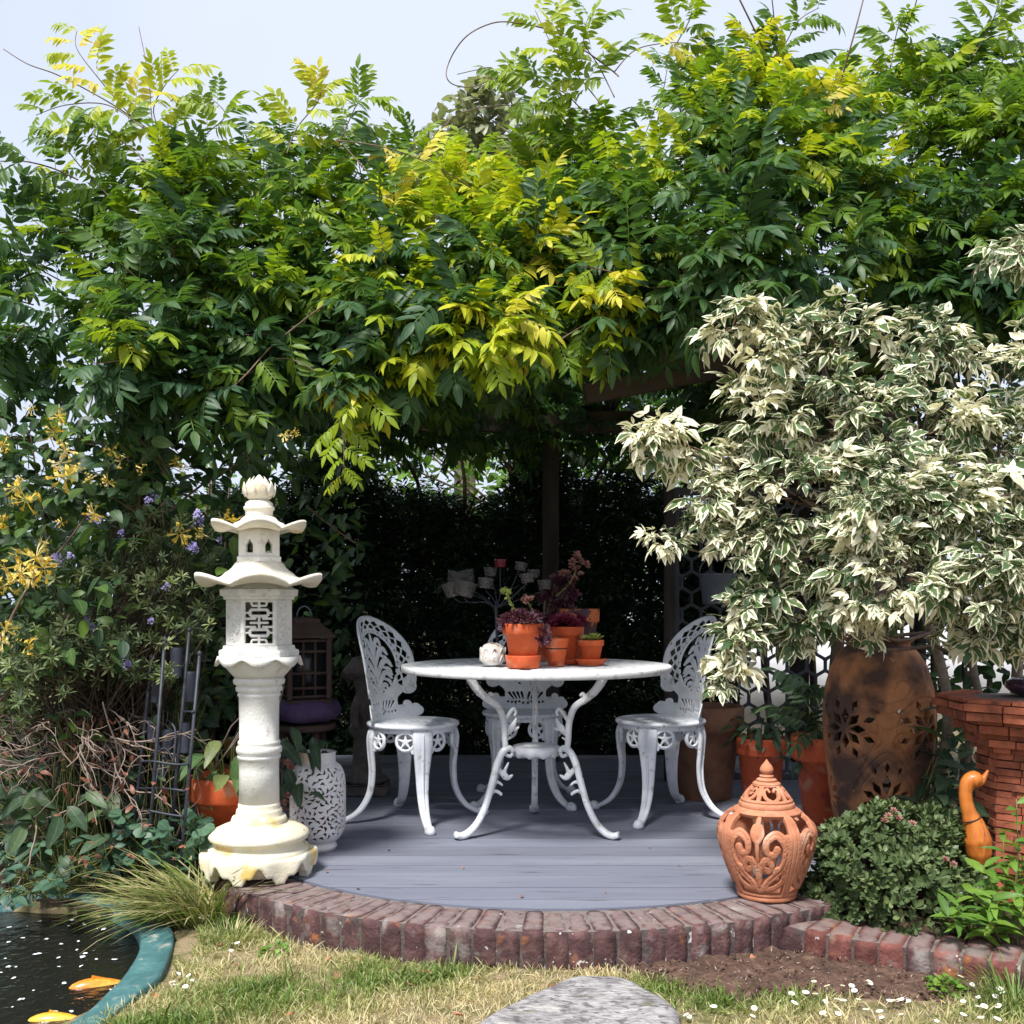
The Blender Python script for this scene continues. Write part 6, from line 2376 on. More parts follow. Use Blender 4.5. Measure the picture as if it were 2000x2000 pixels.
for (x, y0, y1, wpx), wh in zip(bells, where):
    D = od + 0.10
    t_ = P(x, y0, D)
    b_ = P(x, y1, D)
    r = wpx / 2 * D / F
    h = t_[2] - b_[2]
    be = thing('hanging_bell', 'dark slate metal cylinder bell, ' + wh, 'bell', b_, group='bells hung in the black trellis')
    build('cylinder', Geo().add(*lathe([(r * 0.97, 0), (r, 0.003), (r, h * 0.96), (r * 0.92, h), (r * 0.3, h + 0.002)], 20)), M['slate_metal'], be)
    build('hook', Geo().add(*tube([(0, 0, h), (0.004, 0, h + 0.012), (0.010, 0, h + 0.024), (0.004, 0, h + 0.034), (-0.004, 0, h + 0.028), (0, 0, h + 0.07)], 0.0015, 5)), M['black_metal'], be)

# ------------------------------------------------------------------ right side
# tile pedestal
pdx, pdy = 1.80, 3.52
ped = thing('tile_pedestal', 'octagonal pedestal of stacked thin red tiles with a stepped cap', 'pedestal', (pdx, pdy, 0.04))
zp = lambda y: P(1900, y, pdy - 0.15)[2] - 0.04
courses = []
z = zp(1690)
z = 0.0
ztop = zp(1366)


def tile_ring(R, z, h, n=8, k2=2, jitter=0.004, phase=PI / 8):
    """one course of separate flat tiles round an octagon"""
    for s in range(n):
        a0 = phase + 2 * PI * s / n
        a1 = phase + 2 * PI * (s + 1) / n
        p0 = np.array([math.cos(a0), math.sin(a0)]) * R
        p1 = np.array([math.cos(a1), math.sin(a1)]) * R
        mid = (a0 + a1) / 2
        if math.sin(mid) > 0.75:
            continue
        cuts = np.sort(np.concatenate([[0, 1], (np.arange(1, k2) / k2 + rng.uniform(-0.12, 0.12, k2 - 1))])) if k2 > 1 else np.array([0, 1.0])
        for c0, c1 in zip(cuts[:-1], cuts[1:]):
            q0 = p0 + (p1 - p0) * (c0 + 0.012)
            q1 = p0 + (p1 - p0) * (c1 - 0.012)
            j = 1 + rng.uniform(-jitter, jitter) / R
            j2 = 1 + rng.uniform(-jitter, jitter) / R
            i0, i1 = q0 * 0.72, q1 * 0.72
            hh = h * U(0.80, 0.93)
            V = []
            for zz_ in (0.0, hh):
                for q in (q0 * j, q1 * j2, i1, i0):
                    V.append((q[0], q[1], z + zz_ + rng.uniform(-0.0012, 0.0012)))
            g = Geo().add(V, [(3, 2, 1, 0), (4, 5, 6, 7), (0, 1, 5, 4), (1, 2, 6, 5), (2, 3, 7, 6), (3, 0, 4, 7)], False)
            build('tile', g, M['tile'], ped)


cap = [(0.200, 0.020), (0.222, 0.026), (0.228, 0.020), (0.262, 0.030), (0.270, 0.016), (0.318, 0.032), (0.330, 0.026), (0.316, 0.014)]
caph = sum(h for _, h in cap)
hs = (ztop - caph)
nc = int(hs / 0.0245)
for k in range(nc):
    tile_ring(0.186 + 0.005 * math.sin(k * 2.3), k * hs / nc, hs / nc, 8, 2, 0.006)
z = hs
for R, h in cap:
    tile_ring(R, z, h, 8, 2, 0.003)
    z += h
build('core', Geo().add(*lathe([(0.155, 0.0), (0.155, ztop - 0.012), (0.22, ztop - 0.010), (0.02, ztop - 0.004)], 8, PI / 8), False), M['mortar'], ped)
gl = build('glazed_bowl', Geo().add(*lathe([(0.05, 0.0), (0.09, 0.008), (0.115, 0.03), (0.112, 0.05), (0.09, 0.062), (0.05, 0.066), (0.005, 0.067)], 32)), M['purple_glaze'], loc=(pdx + 0.02, pdy, 0.04 + ztop - 0.004))
tag(gl, 'dark purple glazed rounded bowl resting on the tile pedestal', 'bowl')

# wooden duck
dd = 3.36
dbase = np.array([P(1903, 1660, dd)[0], dd, 0.07])
dk = thing('wooden_duck', 'orange wooden duck with a raised beak and thin dark collar', 'duck figure', dbase)
dw = lambda x, y, D=dd: P(x, y, D) - dbase
body = catmull([(dw(1915, 1690)), dw(1912, 1668), dw(1908, 1640), dw(1902, 1612), dw(1893, 1588), dw(1887, 1565), dw(1886, 1545), dw(1892, 1528), dw(1903, 1523), dw(1913, 1528)], 6)
V, Fs = tube(body, [0.022, 0.040, 0.046, 0.035, 0.024, 0.021, 0.021, 0.026, 0.030, 0.019], 18)
g = Geo().add(V, Fs)
build('body', g, M['duck'], dk)
hd = thing if False else None
V, Fs = tube(catmull([dw(1900, 1527), dw(1914, 1527), dw(1922, 1518), dw(1930, 1504)], 5), [0.020, 0.014, 0.009, 0.0035], 12)
V[:, 1] = (V[:, 1]) * 1.15
build('beak', Geo().add(V, Fs), M['duck'], dk)
nc_ = dw(1896, 1599)
build('collar', Geo().add(*tube([nc_ + np.array([0.030 * math.cos(t), 0.030 * math.sin(t), 0.010 * math.cos(t)]) for t in np.linspace(0, 2 * PI, 22)], 0.0022, 6, False)), M['duck_dark'], dk)
for s in (-1, 1):
    build('eye', Geo().add(*lathe([(0.0005, -0.003), (0.003, -0.002), (0.0032, 0.001), (0.001, 0.003)], 8)), M['duck_dark'], dk, dw(1899, 1522) + np.array([0, s * 0.0235, 0]))

# pots at the back right
potr = P(1377, 1385, 5.15)
ptA = unrot(potted('flower_pot', 'large brown clay pot behind the chair by the lattice', 'pot', (potr[0], 5.15, DECK + 0.0008), 0.13, 0.185, P(0, 1378, 5.15)[2] - DECK, M['terra_old']))
ptB = unrot(potted('potted_plant', 'dark red pot with leafy shoots in the shade before the lattice', 'potted plant', (P(1487, 1500, 4.95)[0], 4.95, DECK + 0.0008), 0.085, 0.115, P(0, 1440, 4.95)[2] - DECK, M['terra_red']))
pcD = 4.42
ptC = unrot(potted('potted_plant', 'wide orange terracotta pot with ferny leaves beside the tall urn', 'potted plant', (P(1618, 1500, pcD)[0], pcD, DECK + 0.0008), 0.10, 0.150, P(0, 1437, pcD)[2] - DECK, M['terra_red']))


def pot_foliage(root, base, n, rad, z0, z1, L, mat, tm, lo=0.1, hi=0.8, up=0.3):
    a = rng.uniform(0, 2 * PI, n)
    q = rad * np.sqrt(rng.random(n))
    T = np.stack([np.cos(a) * q, np.sin(a) * q, rng.uniform(z0, z1, n)], 1) + np.asarray(base)
    Dr = np.stack([np.cos(a), np.sin(a), rng.uniform(-0.6, up, n)], 1) + rng.normal(0, 0.3, (n, 3))
    leaves_parts('leaf', tm, rng.integers(0, len(tm), n), rots_to(Dr, np.array([0, -0.2, 1.0]), rng.normal(0, 0.4, n)), T, L * rng.uniform(0.7, 1.2, n), rng.uniform(lo, hi, n), mat, root, base)
    g = Geo()
    for k in range(0, n, 3):
        t = T[k] - base
        g.add(*tube(catmull([(t[0] * 0.2, t[1] * 0.2, z0 - 0.08), (t[0] * 0.5, t[1] * 0.5, (z0 + t[2]) / 2), t], 4), 0.002, 4))
    build('stems', g, M['stem_green'], root)


pot_foliage(ptB, np.array(ptB.location), 60, 0.15, 0.27, 0.42, 0.07, M['dull'], ht)

# grey bucket hanging on the lattice
bk = thing('metal_bucket', 'dark grey metal bucket hanging in the shade above the chair', 'bucket', P(1402, 1180, 5.4))
br = 0.5 * 72 * 5.4 / F
bh = 0.16
build('shell', Geo().add(*lathe([(br * 0.8, 0), (br * 0.82, 0.004), (br * 0.98, bh - 0.01), (br * 1.03, bh - 0.006), (br * 1.03, bh), (br * 0.96, bh), (br * 0.80, 0.012), (0.01, 0.010)], 32)), M['zinc'], bk)
build('handle', Geo().add(*tube([(br * math.cos(t), 0, bh + 0.10 * math.sin(t)) for t in np.linspace(0, PI, 14)], 0.003, 6)), M['zinc'], bk)
build('hook', Geo().add(*tube([(0, 0, bh + 0.10), (0, 0.01, bh + 0.14), (0, 0.12, bh + 0.15)], 0.003, 6)), M['black_metal'], bk)

# lattice screen with star and hexagon openings
lat = thing('lattice_screen', 'dark grey plastic lattice screen with hexagon openings behind the urn', 'lattice', (1.30, 5.62, DECK))
us = np.linspace(-0.42, 0.92, 200)
vs = np.linspace(0.0, 1.62, 240)
X, Y = np.meshgrid(us, vs, indexing='ij')
p_ = 0.105
hole = np.full(X.shape, -1.0)
row = p_ * 0.866
for r0 in (0, 1):
    yy = np.mod(Y / row + 0.5, 2.0)
    # hexagonal packing
q = np.full(X.shape, 1e9)
jy = np.round(Y / row)
for dj in (-1, 0, 1):
    J_ = jy + dj
    cx0 = np.where(np.mod(J_, 2) == 0, 0.0, p_ / 2)
    ix = np.round((X - cx0) / p_)
    for di in (-1, 0, 1):
        dx = X - (cx0 + (ix + di) * p_)
        dy = Y - J_ * row
        hd_ = np.maximum(np.abs(dx), np.maximum(np.abs(dx * 0.5 + dy * 0.866), np.abs(dx * 0.5 - dy * 0.866)))
        q = np.minimum(q, hd_)
hole = 0.0435 - q
# little slots in the bars between three hexagons
fl_ = np.minimum(np.minimum(np.minimum(X + 0.415, 0.915 - X), np.minimum(Y - 0.005, 1.61 - Y)), np.where((X < -0.38) | (X > 0.88) | (Y < 0.04) | (Y > 1.57), 0.05, -hole))
build('screen', pierced(us, vs, fl_, lambda u, v, h: np.stack([u, -h, v], 1), 0.004, 0.006, 0.004), M['lattice'], lat)
for x in (-0.44, 0.94):
    build('post', Geo().add(*box(x, 0, 0.85, 0.05, 0.05, 1.7, 0.004)), M['wood'], lat)

# pale house wall beyond the lattice
g = Geo()
wallr = thing('garden_wall', 'pale rendered garden wall seen through the lattice openings', 'wall', (3.2, 8.8, 0))
build('wall', Geo().add(*box(0, 0, 0.55, 4.6, 0.2, 1.1)), M['render'], wallr)
build('coping', Geo().add(*box(0, 0, 1.13, 4.66, 0.28, 0.06, 0.01)), M['render'], wallr)

# ------------------------------------------------------------------ pergola
pg = thing('pergola', 'dark timber pergola carrying the wisteria over the deck', 'pergola', (0.1, 5.2, 0))
pb = np.array([0.1, 5.2, 0])
for (x, y) in ((-1.64, 4.45), (1.72, 4.75), (-1.60, 6.35), (0.24, 6.35), (1.78, 6.35)):
    build('post', Geo().add(*box(x - pb[0], y - pb[1], 1.08, 0.10, 0.10, 2.16, 0.006)), M['wood'], pg)
for y in (4.45, 6.35):
    if y < 5:
        A_, B_ = np.array([-1.66, 4.45, 2.22]), np.array([2.0, 4.78, 2.22])
    else:
        A_, B_ = np.array([-1.85, 6.35, 2.22]), np.array([2.0, 6.35, 2.22])
    d = B_ - A_
    Ln = np.linalg.norm(d)
    V, Fs = box(0, 0, 0, Ln, 0.05, 0.13, 0.004)
    o = build('beam', Geo().add(V, Fs), M['wood_beam'], pg, (A_ + B_) / 2 - pb, math.atan2(d[1], d[0]))
for x in np.linspace(-1.55, 1.7, 7):
    build('rafter', Geo().add(*box(0, 0, 0, 0.045, 2.0, 0.10, 0.004)), M['wood'], pg, (x - pb[0], 5.65 - pb[1], 2.335))
A_, B_ = P(1180, 752, 5.0), P(1400, 712, 5.35)
d = B_ - A_
o = build('brace', Geo().add(*box(0, 0, 0, np.linalg.norm(d) + 0.7, 0.04, 0.10, 0.004)), M['wood_beam'], pg, (A_ + B_) / 2 - pb + np.array([0.2, 0.1, 0.03]))
o.rotation_euler = (0, -math.asin(d[2] / np.linalg.norm(d)), math.atan2(d[1], d[0]))

# ------------------------------------------------------------------ vegetation
def frond_tmpl(seed, pairs=5, arch=0.5):
    """pinnate wisteria leaf, about 1 long"""
    r = np.random.default_rng(seed)
    t = Tmpl()
    ss = np.linspace(0.16, 0.84, pairs)
    bend = r.uniform(-0.12, 0.12)
    ar = arch * r.uniform(0.6, 1.3)

    def rp(s):
        return np.array([s * (1 - 0.12 * ar * s), bend * s * s, -0.42 * ar * s * s])

    def rt(s):
        d = rp(s + 0.02) - rp(s - 0.02)
        return d / np.linalg.norm(d)
    # midrib as a thin strip
    V, Fs, E = [], [], []
    m = 5
    for k in range(m):
        p = rp(k / (m - 1) * 0.9)
        V += [p + (0, 0.007, 0.002), p - (0, 0.007, -0.002)]
        E += [0, 0]
    for k in range(m - 1):
        Fs.append((2 * k, 2 * k + 1, 2 * k + 3, 2 * k + 2))
    t.add(np.array(V), Fs, np.array(E, float), 0.05)
    for i, s in enumerate(ss):
        for sg in (1, -1):
            L = (0.30 + 0.10 * math.sin(s * PI)) * r.uniform(0.85, 1.12)
            V, Fs, E = leaflet(L, 0.35 * r.uniform(0.85, 1.12), r.uniform(0.0, 0.55), r.uniform(0.05, 0.35), (0.14, 0.38, 0.70), (0.62, 1.0, 0.72), r.uniform(-0.08, 0.08))
            an = math.radians(r.uniform(52, 72)) * sg
            tt = rt(s)
            d = np.array([math.cos(an) * tt[0], math.sin(an), math.cos(an) * tt[2] - r.uniform(0.15, 0.5)])
            R = rot_to(d, (0, 0, 1), r.normal(0, 0.22))
            t.add(V @ R.T + rp(s + 0.02 * sg), Fs, E, r.uniform(-0.06, 0.06))
    V, Fs, E = leaflet(0.38, 0.36, 0.2, r.uniform(0.1, 0.3), (0.14, 0.38, 0.70), (0.62, 1.0, 0.72))
    R = rot_to(rt(0.9) - np.array([0, 0, 0.1]))
    t.add(V @ R.T + rp(0.9), Fs, E, r.uniform(-0.05, 0.05))
    return t.done()


fronds = [frond_tmpl(100 + s, 6 if s % 3 else 7 - s % 2, 0.3 + 0.12 * (s % 5)) for s in range(14)]

topx = [-250, 0, 100, 200, 300, 400, 500, 600, 700, 800, 870, 930, 1000, 1060, 1150, 1250, 1350, 1450, 1550, 1650, 1750, 1850, 2000, 2250]
topy = [560, 480, 440, 385, 350, 335, 310, 290, 295, 345, 390, 395, 370, 335, 275, 225, 180, 145, 160, 165, 150, 140, 110, 90]
botx = [-250, 0, 100, 200, 300, 400, 500, 600, 700, 800, 900, 1000, 1100, 1200, 1300, 1400, 1500, 1700, 1850, 2000, 2250]
boty = [660, 670, 700, 740, 800, 790, 780, 730, 750, 710, 660, 680, 660, 640, 620, 570, 550, 550, 560, 600, 600]


def wis_front(px, v):
    """distance of the front of the leaf mass; v = 0 at its top edge, 1 at its lower edge"""
    D = 3.95 + 0.80 * (1 - v) ** 1.6 + 0.25 * np.clip(v - 0.75, 0, 1)
    D = D + 0.45 * np.clip((px - 1350) / 650, 0, 1) + 0.18 * np.sin(px * 0.011 + 1.3) + 0.12 * np.sin(px * 0.027 + v * 5)
    return D


def young_at(px, py):
    """new growth: where this vine carries young yellow leaves"""
    y = np.zeros_like(px, float)
    for (cx, cy, rx, ry, a) in ((950, 440, 130, 110, 0.75), (1590, 190, 150, 100, 0.8), (150, 110, 110, 90, 0.75), (340, 150, 70, 60, 0.8), (630, 190, 70, 70, 0.75), (60, 455, 110, 50, 0.6), (900, 640, 90, 70, 0.45), (1200, 520, 120, 60, 0.4), (1060, 30, 120, 50, 0.6), (670, 870, 60, 90, 0.6), (960, 700, 180, 60, 0.35)):
        y = np.maximum(y, a * np.exp(-(((px - cx) / rx) ** 2 + ((py - cy) / ry) ** 2)))
    return y


W_T, W_D, W_U, W_S, W_R, W_SC = [], [], [], [], [], []
stem_g = Geo()


def add_node(p, axis, nf, ln, young, spread=1.0, size=0.21, score=0.0, stem=True):
    axis = axis / np.linalg.norm(axis)
    a0 = U(0, 6.28)
    s = np.cross(axis, [0.3, 0.2, 1.0])
    s /= np.linalg.norm(s)
    u = np.cross(axis, s)
    if stem:
        stem_g.add(*tube([p - axis * 0.03, p + axis * ln * 0.5, p + axis * ln], [0.0035, 0.0025, 0.0015], 4, False))
    for k in range(nf):
        t = (k + 0.5) / nf
        a = a0 + k * 2.4
        q = p + axis * ln * t
        d = axis * (0.35 + 0.5 * t) + spread * (math.cos(a) * s + math.sin(a) * u) * (0.95 - 0.4 * t) + np.array([0, -0.15, -0.10])
        W_T.append(q)
        W_D.append(d)
        W_U.append((U(-0.25, 0.25), -0.35 + U(-0.25, 0.25), 1.0))
        W_S.append(size * U(0.75, 1.15) * (1 - 0.25 * t * (young > 0.3)))
        W_R.append(min(young + 0.08 * t, 0.93))
        W_SC.append(score)


# leaf clusters over the face and top of the mass
nn = 820
px_ = rng.uniform(-230, 2230, nn)
vv_ = rng.random(nn) ** 0.85
for px, v in zip(px_, vv_):
    ty = np.interp(px, topx, topy)
    by = np.interp(px, botx, boty)
    py = ty + (by - ty) * v
    back = abs(rng.normal(0, 0.20))
    D = wis_front(px, v) + back
    p = P(px, py, D)
    if px < 260 and rng.random() < (0.45 if v < 0.35 else 0.74):
        continue
    out = np.array([U(-0.6, 0.6) + (-0.4 if px < 300 else 0), -0.7 + 0.5 * (1 - v), 0.0])
    ax = out + np.array([0, 0, 0.95 - 1.45 * v + U(-0.35, 0.35)])
    yg = float(young_at(np.array([px]), np.array([py]))[0])
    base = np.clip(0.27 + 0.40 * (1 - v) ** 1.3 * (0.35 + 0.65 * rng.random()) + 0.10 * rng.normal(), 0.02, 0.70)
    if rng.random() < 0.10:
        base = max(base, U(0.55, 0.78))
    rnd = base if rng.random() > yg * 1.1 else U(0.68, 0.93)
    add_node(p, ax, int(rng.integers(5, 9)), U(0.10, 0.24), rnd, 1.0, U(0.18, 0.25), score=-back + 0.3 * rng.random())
# roof fill over the pergola, so that the space below is shaded
n = 2300
for k in range(n):
    p = np.array([U(-1.65, 2.3), U(4.5, 7.3), 0])
    p[2] = U(2.25, 2.75) + 0.2 * math.sin(p[0] * 3)
    if p[1] > 6.2:
        p[2] = U(2.08, 2.7)
    W_T.append(p)
    W_D.append((rng.normal(), rng.normal(), U(-0.4, 0.3)))
    W_U.append((U(-0.3, 0.3), U(-0.3, 0.3), 1))
    W_S.append(U(0.20, 0.27))
    W_R.append(U(0.1, 0.5))
    W_SC.append(-9)

# named shoots: (photo points, distance, leaves, youth, leaf size)
shoots = [
    ([(384, 351), (348, 312), (308, 268), (240, 217), (174, 178), (109, 145), (54, 125), (7, 96)], 4.55, 0, 0.6, 0.2, 0.004),
    ([(384, 351), (330, 300), (300, 250), (290, 150), (271, 52)], 4.5, 0, 0.6, 0.2, 0.003),
    ([(308, 268), (250, 220), (190, 150), (150, 95), (150, 60)], 4.5, 13, 0.86, 0.20, 0.003),
    ([(330, 290), (300, 220), (320, 170), (350, 135)], 4.45, 10, 0.84, 0.19, 0.003),
    ([(280, 250), (210, 205), (130, 205), (70, 225)], 4.4, 9, 0.70, 0.19, 0.003),
    ([(360, 320), (400, 265), (440, 225), (410, 190)], 4.45, 9, 0.66, 0.19, 0.003),
    ([(300, 330), (230, 270), (190, 250), (170, 280)], 4.4, 9, 0.62, 0.19, 0.003),
    ([(152, 351), (101, 328), (47, 315), (0, 315)], 4.3, 7, 0.45, 0.2, 0.004),
    ([(230, 400), (170, 340), (130, 290), (120, 265)], 4.35, 9, 0.5, 0.2, 0.003),
    ([(560, 300), (580, 250), (620, 200), (630, 165)], 4.5, 11, 0.80, 0.2, 0.003),
    ([(660, 290), (680, 240), (700, 200), (720, 185)], 4.55, 10, 0.62, 0.2, 0.003),
    ([(1208, 149), (1193, 136), (1157, 109), (1121, 85), (1085, 63), (1045, 51), (1005, 44), (972, 43), (940, 53), (911, 71), (889, 98), (875, 127), (872, 149), (882, 163), (904, 170), (929, 168), (951, 158), (964, 141), (958, 132), (933, 136), (893, 145)], 4.5, 0, 0.6, 0.2, 0.0035),
    ([(867, 250), (882, 232), (911, 217), (958, 208), (1012, 205), (1067, 207), (1157, 214)], 4.6, 0, 0.6, 0.2, 0.003),
    ([(1175, 205), (1130, 150), (1085, 100), (1045, 20)], 4.5, 10, 0.74, 0.2, 0.003),
    ([(1200, 190), (1170, 130), (1140, 80), (1150, 30)], 4.5, 9, 0.62, 0.21, 0.003),
    ([(1120, 250), (1060, 200), (1010, 180), (990, 150)], 4.55, 9, 0.60, 0.2, 0.003),
    ([(1150, 230), (1100, 180), (1050, 170), (1040, 150)], 4.5, 8, 0.62, 0.2, 0.003),
    ([(1200, 140), (1240, 98), (1300, 84), (1350, 85)], 4.6, 5, 0.90, 0.17, 0.003),
    ([(1300, 120), (1330, 70), (1350, 30), (1345, 5)], 4.6, 10, 0.66, 0.2, 0.003),
    ([(1532, 200), (1488, 90), (1445, 0), (1420, -50)], 4.6, 0, 0.6, 0.2, 0.005),
    ([(1601, 275), (1633, 188), (1662, 90), (1686, 0), (1695, -40)], 4.6, 0, 0.6, 0.2, 0.005),
    ([(1480, 140), (1530, 90), (1560, 40), (1600, 15)], 4.7, 11, 0.55, 0.2, 0.003),
    ([(1530, 120), (1515, 60), (1508, 0), (1500, -40)], 4.7, 0, 0.6, 0.2, 0.0035),
    ([(1770, 60), (1785, 20), (1795, -20)], 4.9, 0, 0.5, 0.2, 0.004),
    ([(1900, 110), (1930, 60), (1950, 10), (1960, -30)], 4.9, 12, 0.60, 0.2, 0.003),
    ([(1740, 130), (1750, 70), (1760, 40)], 4.9, 9, 0.62, 0.2, 0.003),
    ([(1372, 498), (1463, 406), (1554, 351)], 4.35, 0, 0.2, 0.2, 0.006),
    ([(1765, 635), (1830, 595), (1880, 560)], 4.5, 3, 0.2, 0.2, 0.006),
    ([(1655, 620), (1654, 540), (1652, 460)], 4.1, 4, 0.62, 0.17, 0.004),
    ([(640, 590), (536, 672), (471, 741), (391, 806), (283, 871)], 3.92, 9, 0.52, 0.19, 0.004),
    ([(780, 640), (760, 700), (690, 760), (560, 700), (470, 740)], 3.95, 8, 0.40, 0.19, 0.003),
    ([(1000, 640), (930, 650), (880, 690), (830, 725), (720, 760)], 3.88, 7, 0.62, 0.18, 0.004),
    ([(1180, 610), (1100, 660), (1050, 690), (960, 700)], 3.9, 8, 0.56, 0.18, 0.004),
    ([(650, 780), (665, 830), (672, 880), (668, 940)], 3.85, 8, 0.66, 0.15, 0.003),
    ([(1300, 560), (1260, 560), (1190, 530), (1130, 520)], 3.95, 8, 0.66, 0.19, 0.004),
    ([(730, 350), (668, 280), (665, 275), (760, 290), (860, 330), (950, 390), (975, 440)], 4.2, 0, 0.5, 0.2, 0.003),
    ([(890, 560), (870, 590), (820, 590), (785, 575), (800, 590), (840, 600), (885, 600), (890, 630)], 3.85, 0, 0.9, 0.1, 0.003),
    ([(200, 780), (190, 700), (198, 600), (205, 540)], 4.1, 4, 0.45, 0.19, 0.005),
    ([(140, 900), (180, 780), (190, 700)], 4.0, 5, 0.5, 0.18, 0.004),
]
for pts, D, nf, yg, size, rad in shoots:
    c = catmull([P(x, y, D + 0.06 * math.sin(i * 1.9)) for i, (x, y) in enumerate(pts)], 7)
    stem_g.add(*tube(c, [rad, rad * 0.8, rad * 0.5], 5))
    ax = frame_of(c)
    for k in range(nf):
        t = 0.15 + 0.85 * (k + 0.5) / nf
        i = min(len(c) - 1, int(t * (len(c) - 1)))
        sg = 1 if k % 2 else -1
        lat_ = np.cross(ax[i], [0, -1, 0.15]) * sg
        d = lat_ * 0.9 + ax[i] * (0.25 + 0.7 * t) + np.array([0, -0.35, U(-0.15, 0.25)])
        W_T.append(c[i])
        W_D.append(d)
        W_U.append((U(-0.3, 0.3), -0.8, 0.8))
        W_S.append(size * U(0.8, 1.15) * (1.0 - 0.3 * t))
        W_R.append(np.clip(yg + U(-0.08, 0.05) + 0.06 * t, 0.02, 0.99))
        W_SC.append(5)

wbase = np.array([1.60, 4.9, DECK])
wis = thing('wisteria', 'large wisteria smothering the pergola with green and yellow leaves', 'climbing plant', wbase)
W_T, W_D, W_U = np.array(W_T), np.array(W_D, float), np.array(W_U, float)
W_S, W_R, W_SC = np.array(W_S), np.array(W_R), np.array(W_SC)
nW = len(W_T)
wi = rng.integers(0, len(fronds), nW)
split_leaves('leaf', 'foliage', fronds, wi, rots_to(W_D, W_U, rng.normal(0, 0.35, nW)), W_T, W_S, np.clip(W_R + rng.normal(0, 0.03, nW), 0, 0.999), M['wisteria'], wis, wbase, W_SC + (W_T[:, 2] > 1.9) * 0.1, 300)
sgm = build('stems', stem_g, M['stem_brown'], wis)
for vtx in sgm.data.vertices:
    pass
sgm.data.transform(Matrix.Translation(Vector((-wbase).tolist())))
g = Geo()
for pts in ([(1.60, 4.9, 0.1), (1.55, 4.92, 0.8), (1.63, 4.88, 1.5), (1.5, 4.8, 2.2), (0.6, 4.7, 2.5), (-0.6, 4.7, 2.6)], [(1.60, 4.95, 0.1), (1.68, 5.0, 0.9), (1.58, 5.1, 1.6), (1.6, 5.4, 2.3), (0.9, 5.8, 2.5), (-0.5, 5.6, 2.5)], [(-1.58, 4.6, 0.1), (-1.55, 4.62, 1.0), (-1.62, 4.6, 1.8), (-1.4, 4.7, 2.4), (-0.8, 4.9, 2.6)]):
    c = catmull(pts, 8)
    g.add(wob(*[tube(c, [0.035, 0.028, 0.022, 0.015], 8)[0]], 0.012, 9) - wbase, tube(c, 0.02, 8)[1])
build('trunk', g, M['bark'], wis)

# ---- dark hedge behind the table, small shrubs inside
def leaf_cloud(tm, T, mat, L0, L1, name, parent, loc, lo=0.0, hi=1.0, dirs=None, parts=0, score=None, up=(0, -0.2, 1.0)):
    n = len(T)
    Dr = rng.normal(size=(n, 3)) * np.array([1, 1, 0.7]) if dirs is None else dirs
    R = rots_to(Dr, np.array(up, float), rng.normal(0, 0.5, n))
    S = rng.uniform(L0, L1, n)
    rnd = rng.uniform(lo, hi, n)
    idx = rng.integers(0, len(tm), n)
    if parts:
        split_leaves('leaf', name, tm, idx, R, T, S, rnd, mat, parent, loc, score, parts)
    else:
        leaves_stuff(name, tm, idx, R, T, S, rnd, mat, parent, loc)


def spray_tmpl(seed, n=9, W=0.22):
    r = np.random.default_rng(seed)
    t = Tmpl()
    for k in range(n):
        s = k / n
        sg = 1 if k % 2 else -1
        V, Fs, E = leaflet(0.35, W, 0.1, 0.1, (0.5,), (1.0,))
        an = sg * math.radians(r.uniform(35, 60))
        R = rot_to((math.cos(an), math.sin(an), r.uniform(-0.3, 0.2)), roll=r.normal(0, 0.4))
        t.add(V @ R.T + np.array([s * 0.8, 0, -0.1 * s * s]), Fs, E, r.uniform(-0.1, 0.1))
    return t.done()


sprays = [spray_tmpl(s, 11) for s in range(5)]
ovalL = [tmpl_of(1, 0.55, 0.2, d) for d in (0.1, 0.25, 0.4)]
hb_ = np.array([0.1, 7.0, 0])
hedge = thing('hedge', 'dense dark evergreen hedge forming the shaded back of the arbour', 'hedge', hb_)
n = 30000
T = np.stack([rng.uniform(-2.6, 2.3, n), 6.75 + np.abs(rng.normal(0, 0.36, n)), rng.random(n) ** 0.95 * 2.15], 1)
T[:, 1] += 0.1 * np.sin(T[:, 0] * 5) * np.sin(T[:, 2] * 4)
topz = 1.90 + 0.15 * np.sin(T[:, 0] * 4.1) + 0.10 * np.sin(T[:, 0] * 9)
T = T[(T[:, 2] < topz) & ~((T[:, 0] > 1.42) & (T[:, 2] < 0.98))]
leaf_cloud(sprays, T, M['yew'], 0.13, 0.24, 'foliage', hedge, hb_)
g = Geo()
for k in range(16):
    x = -2.2 + k * 0.28
    g.add(*tube(catmull([(x, 0.05, 0), (x + U(-0.1, 0.1), 0.08, 0.9), (x + U(-0.2, 0.2), 0.0, 1.8), (x + U(-0.3, 0.3), -0.1, 2.3)], 5), [0.03, 0.02, 0.008], 6))
build('stems', g, M['bark'], hedge)

# sunlit shrub beyond the hedge, glimpsed in the gap under the wisteria
sb_ = np.array([0.4, 9.2, 0])
shr = thing('background_shrub', 'sunlit leafy shrub glimpsed through gaps above the dark hedge', 'shrub', sb_)
n = 5500
T = np.stack([rng.normal(0.0, 1.5, n), 9.6 + rng.normal(0, 0.3, n), rng.uniform(0.8, 3.2, n)], 1)
leaf_cloud(ovalL, T, M['bright'], 0.07, 0.14, 'foliage', shr, sb_, 0.1, 1)
g = Geo()
for k in range(9):
    g.add(*tube(catmull([(U(-0.4, 0.4), U(-0.2, 0.2), 0), (U(-1, 1), 0, 1.2), (U(-2, 2), 0, 2.6)], 5), [0.04, 0.02, 0.006], 6))
build('stems', g, M['bark'], shr)

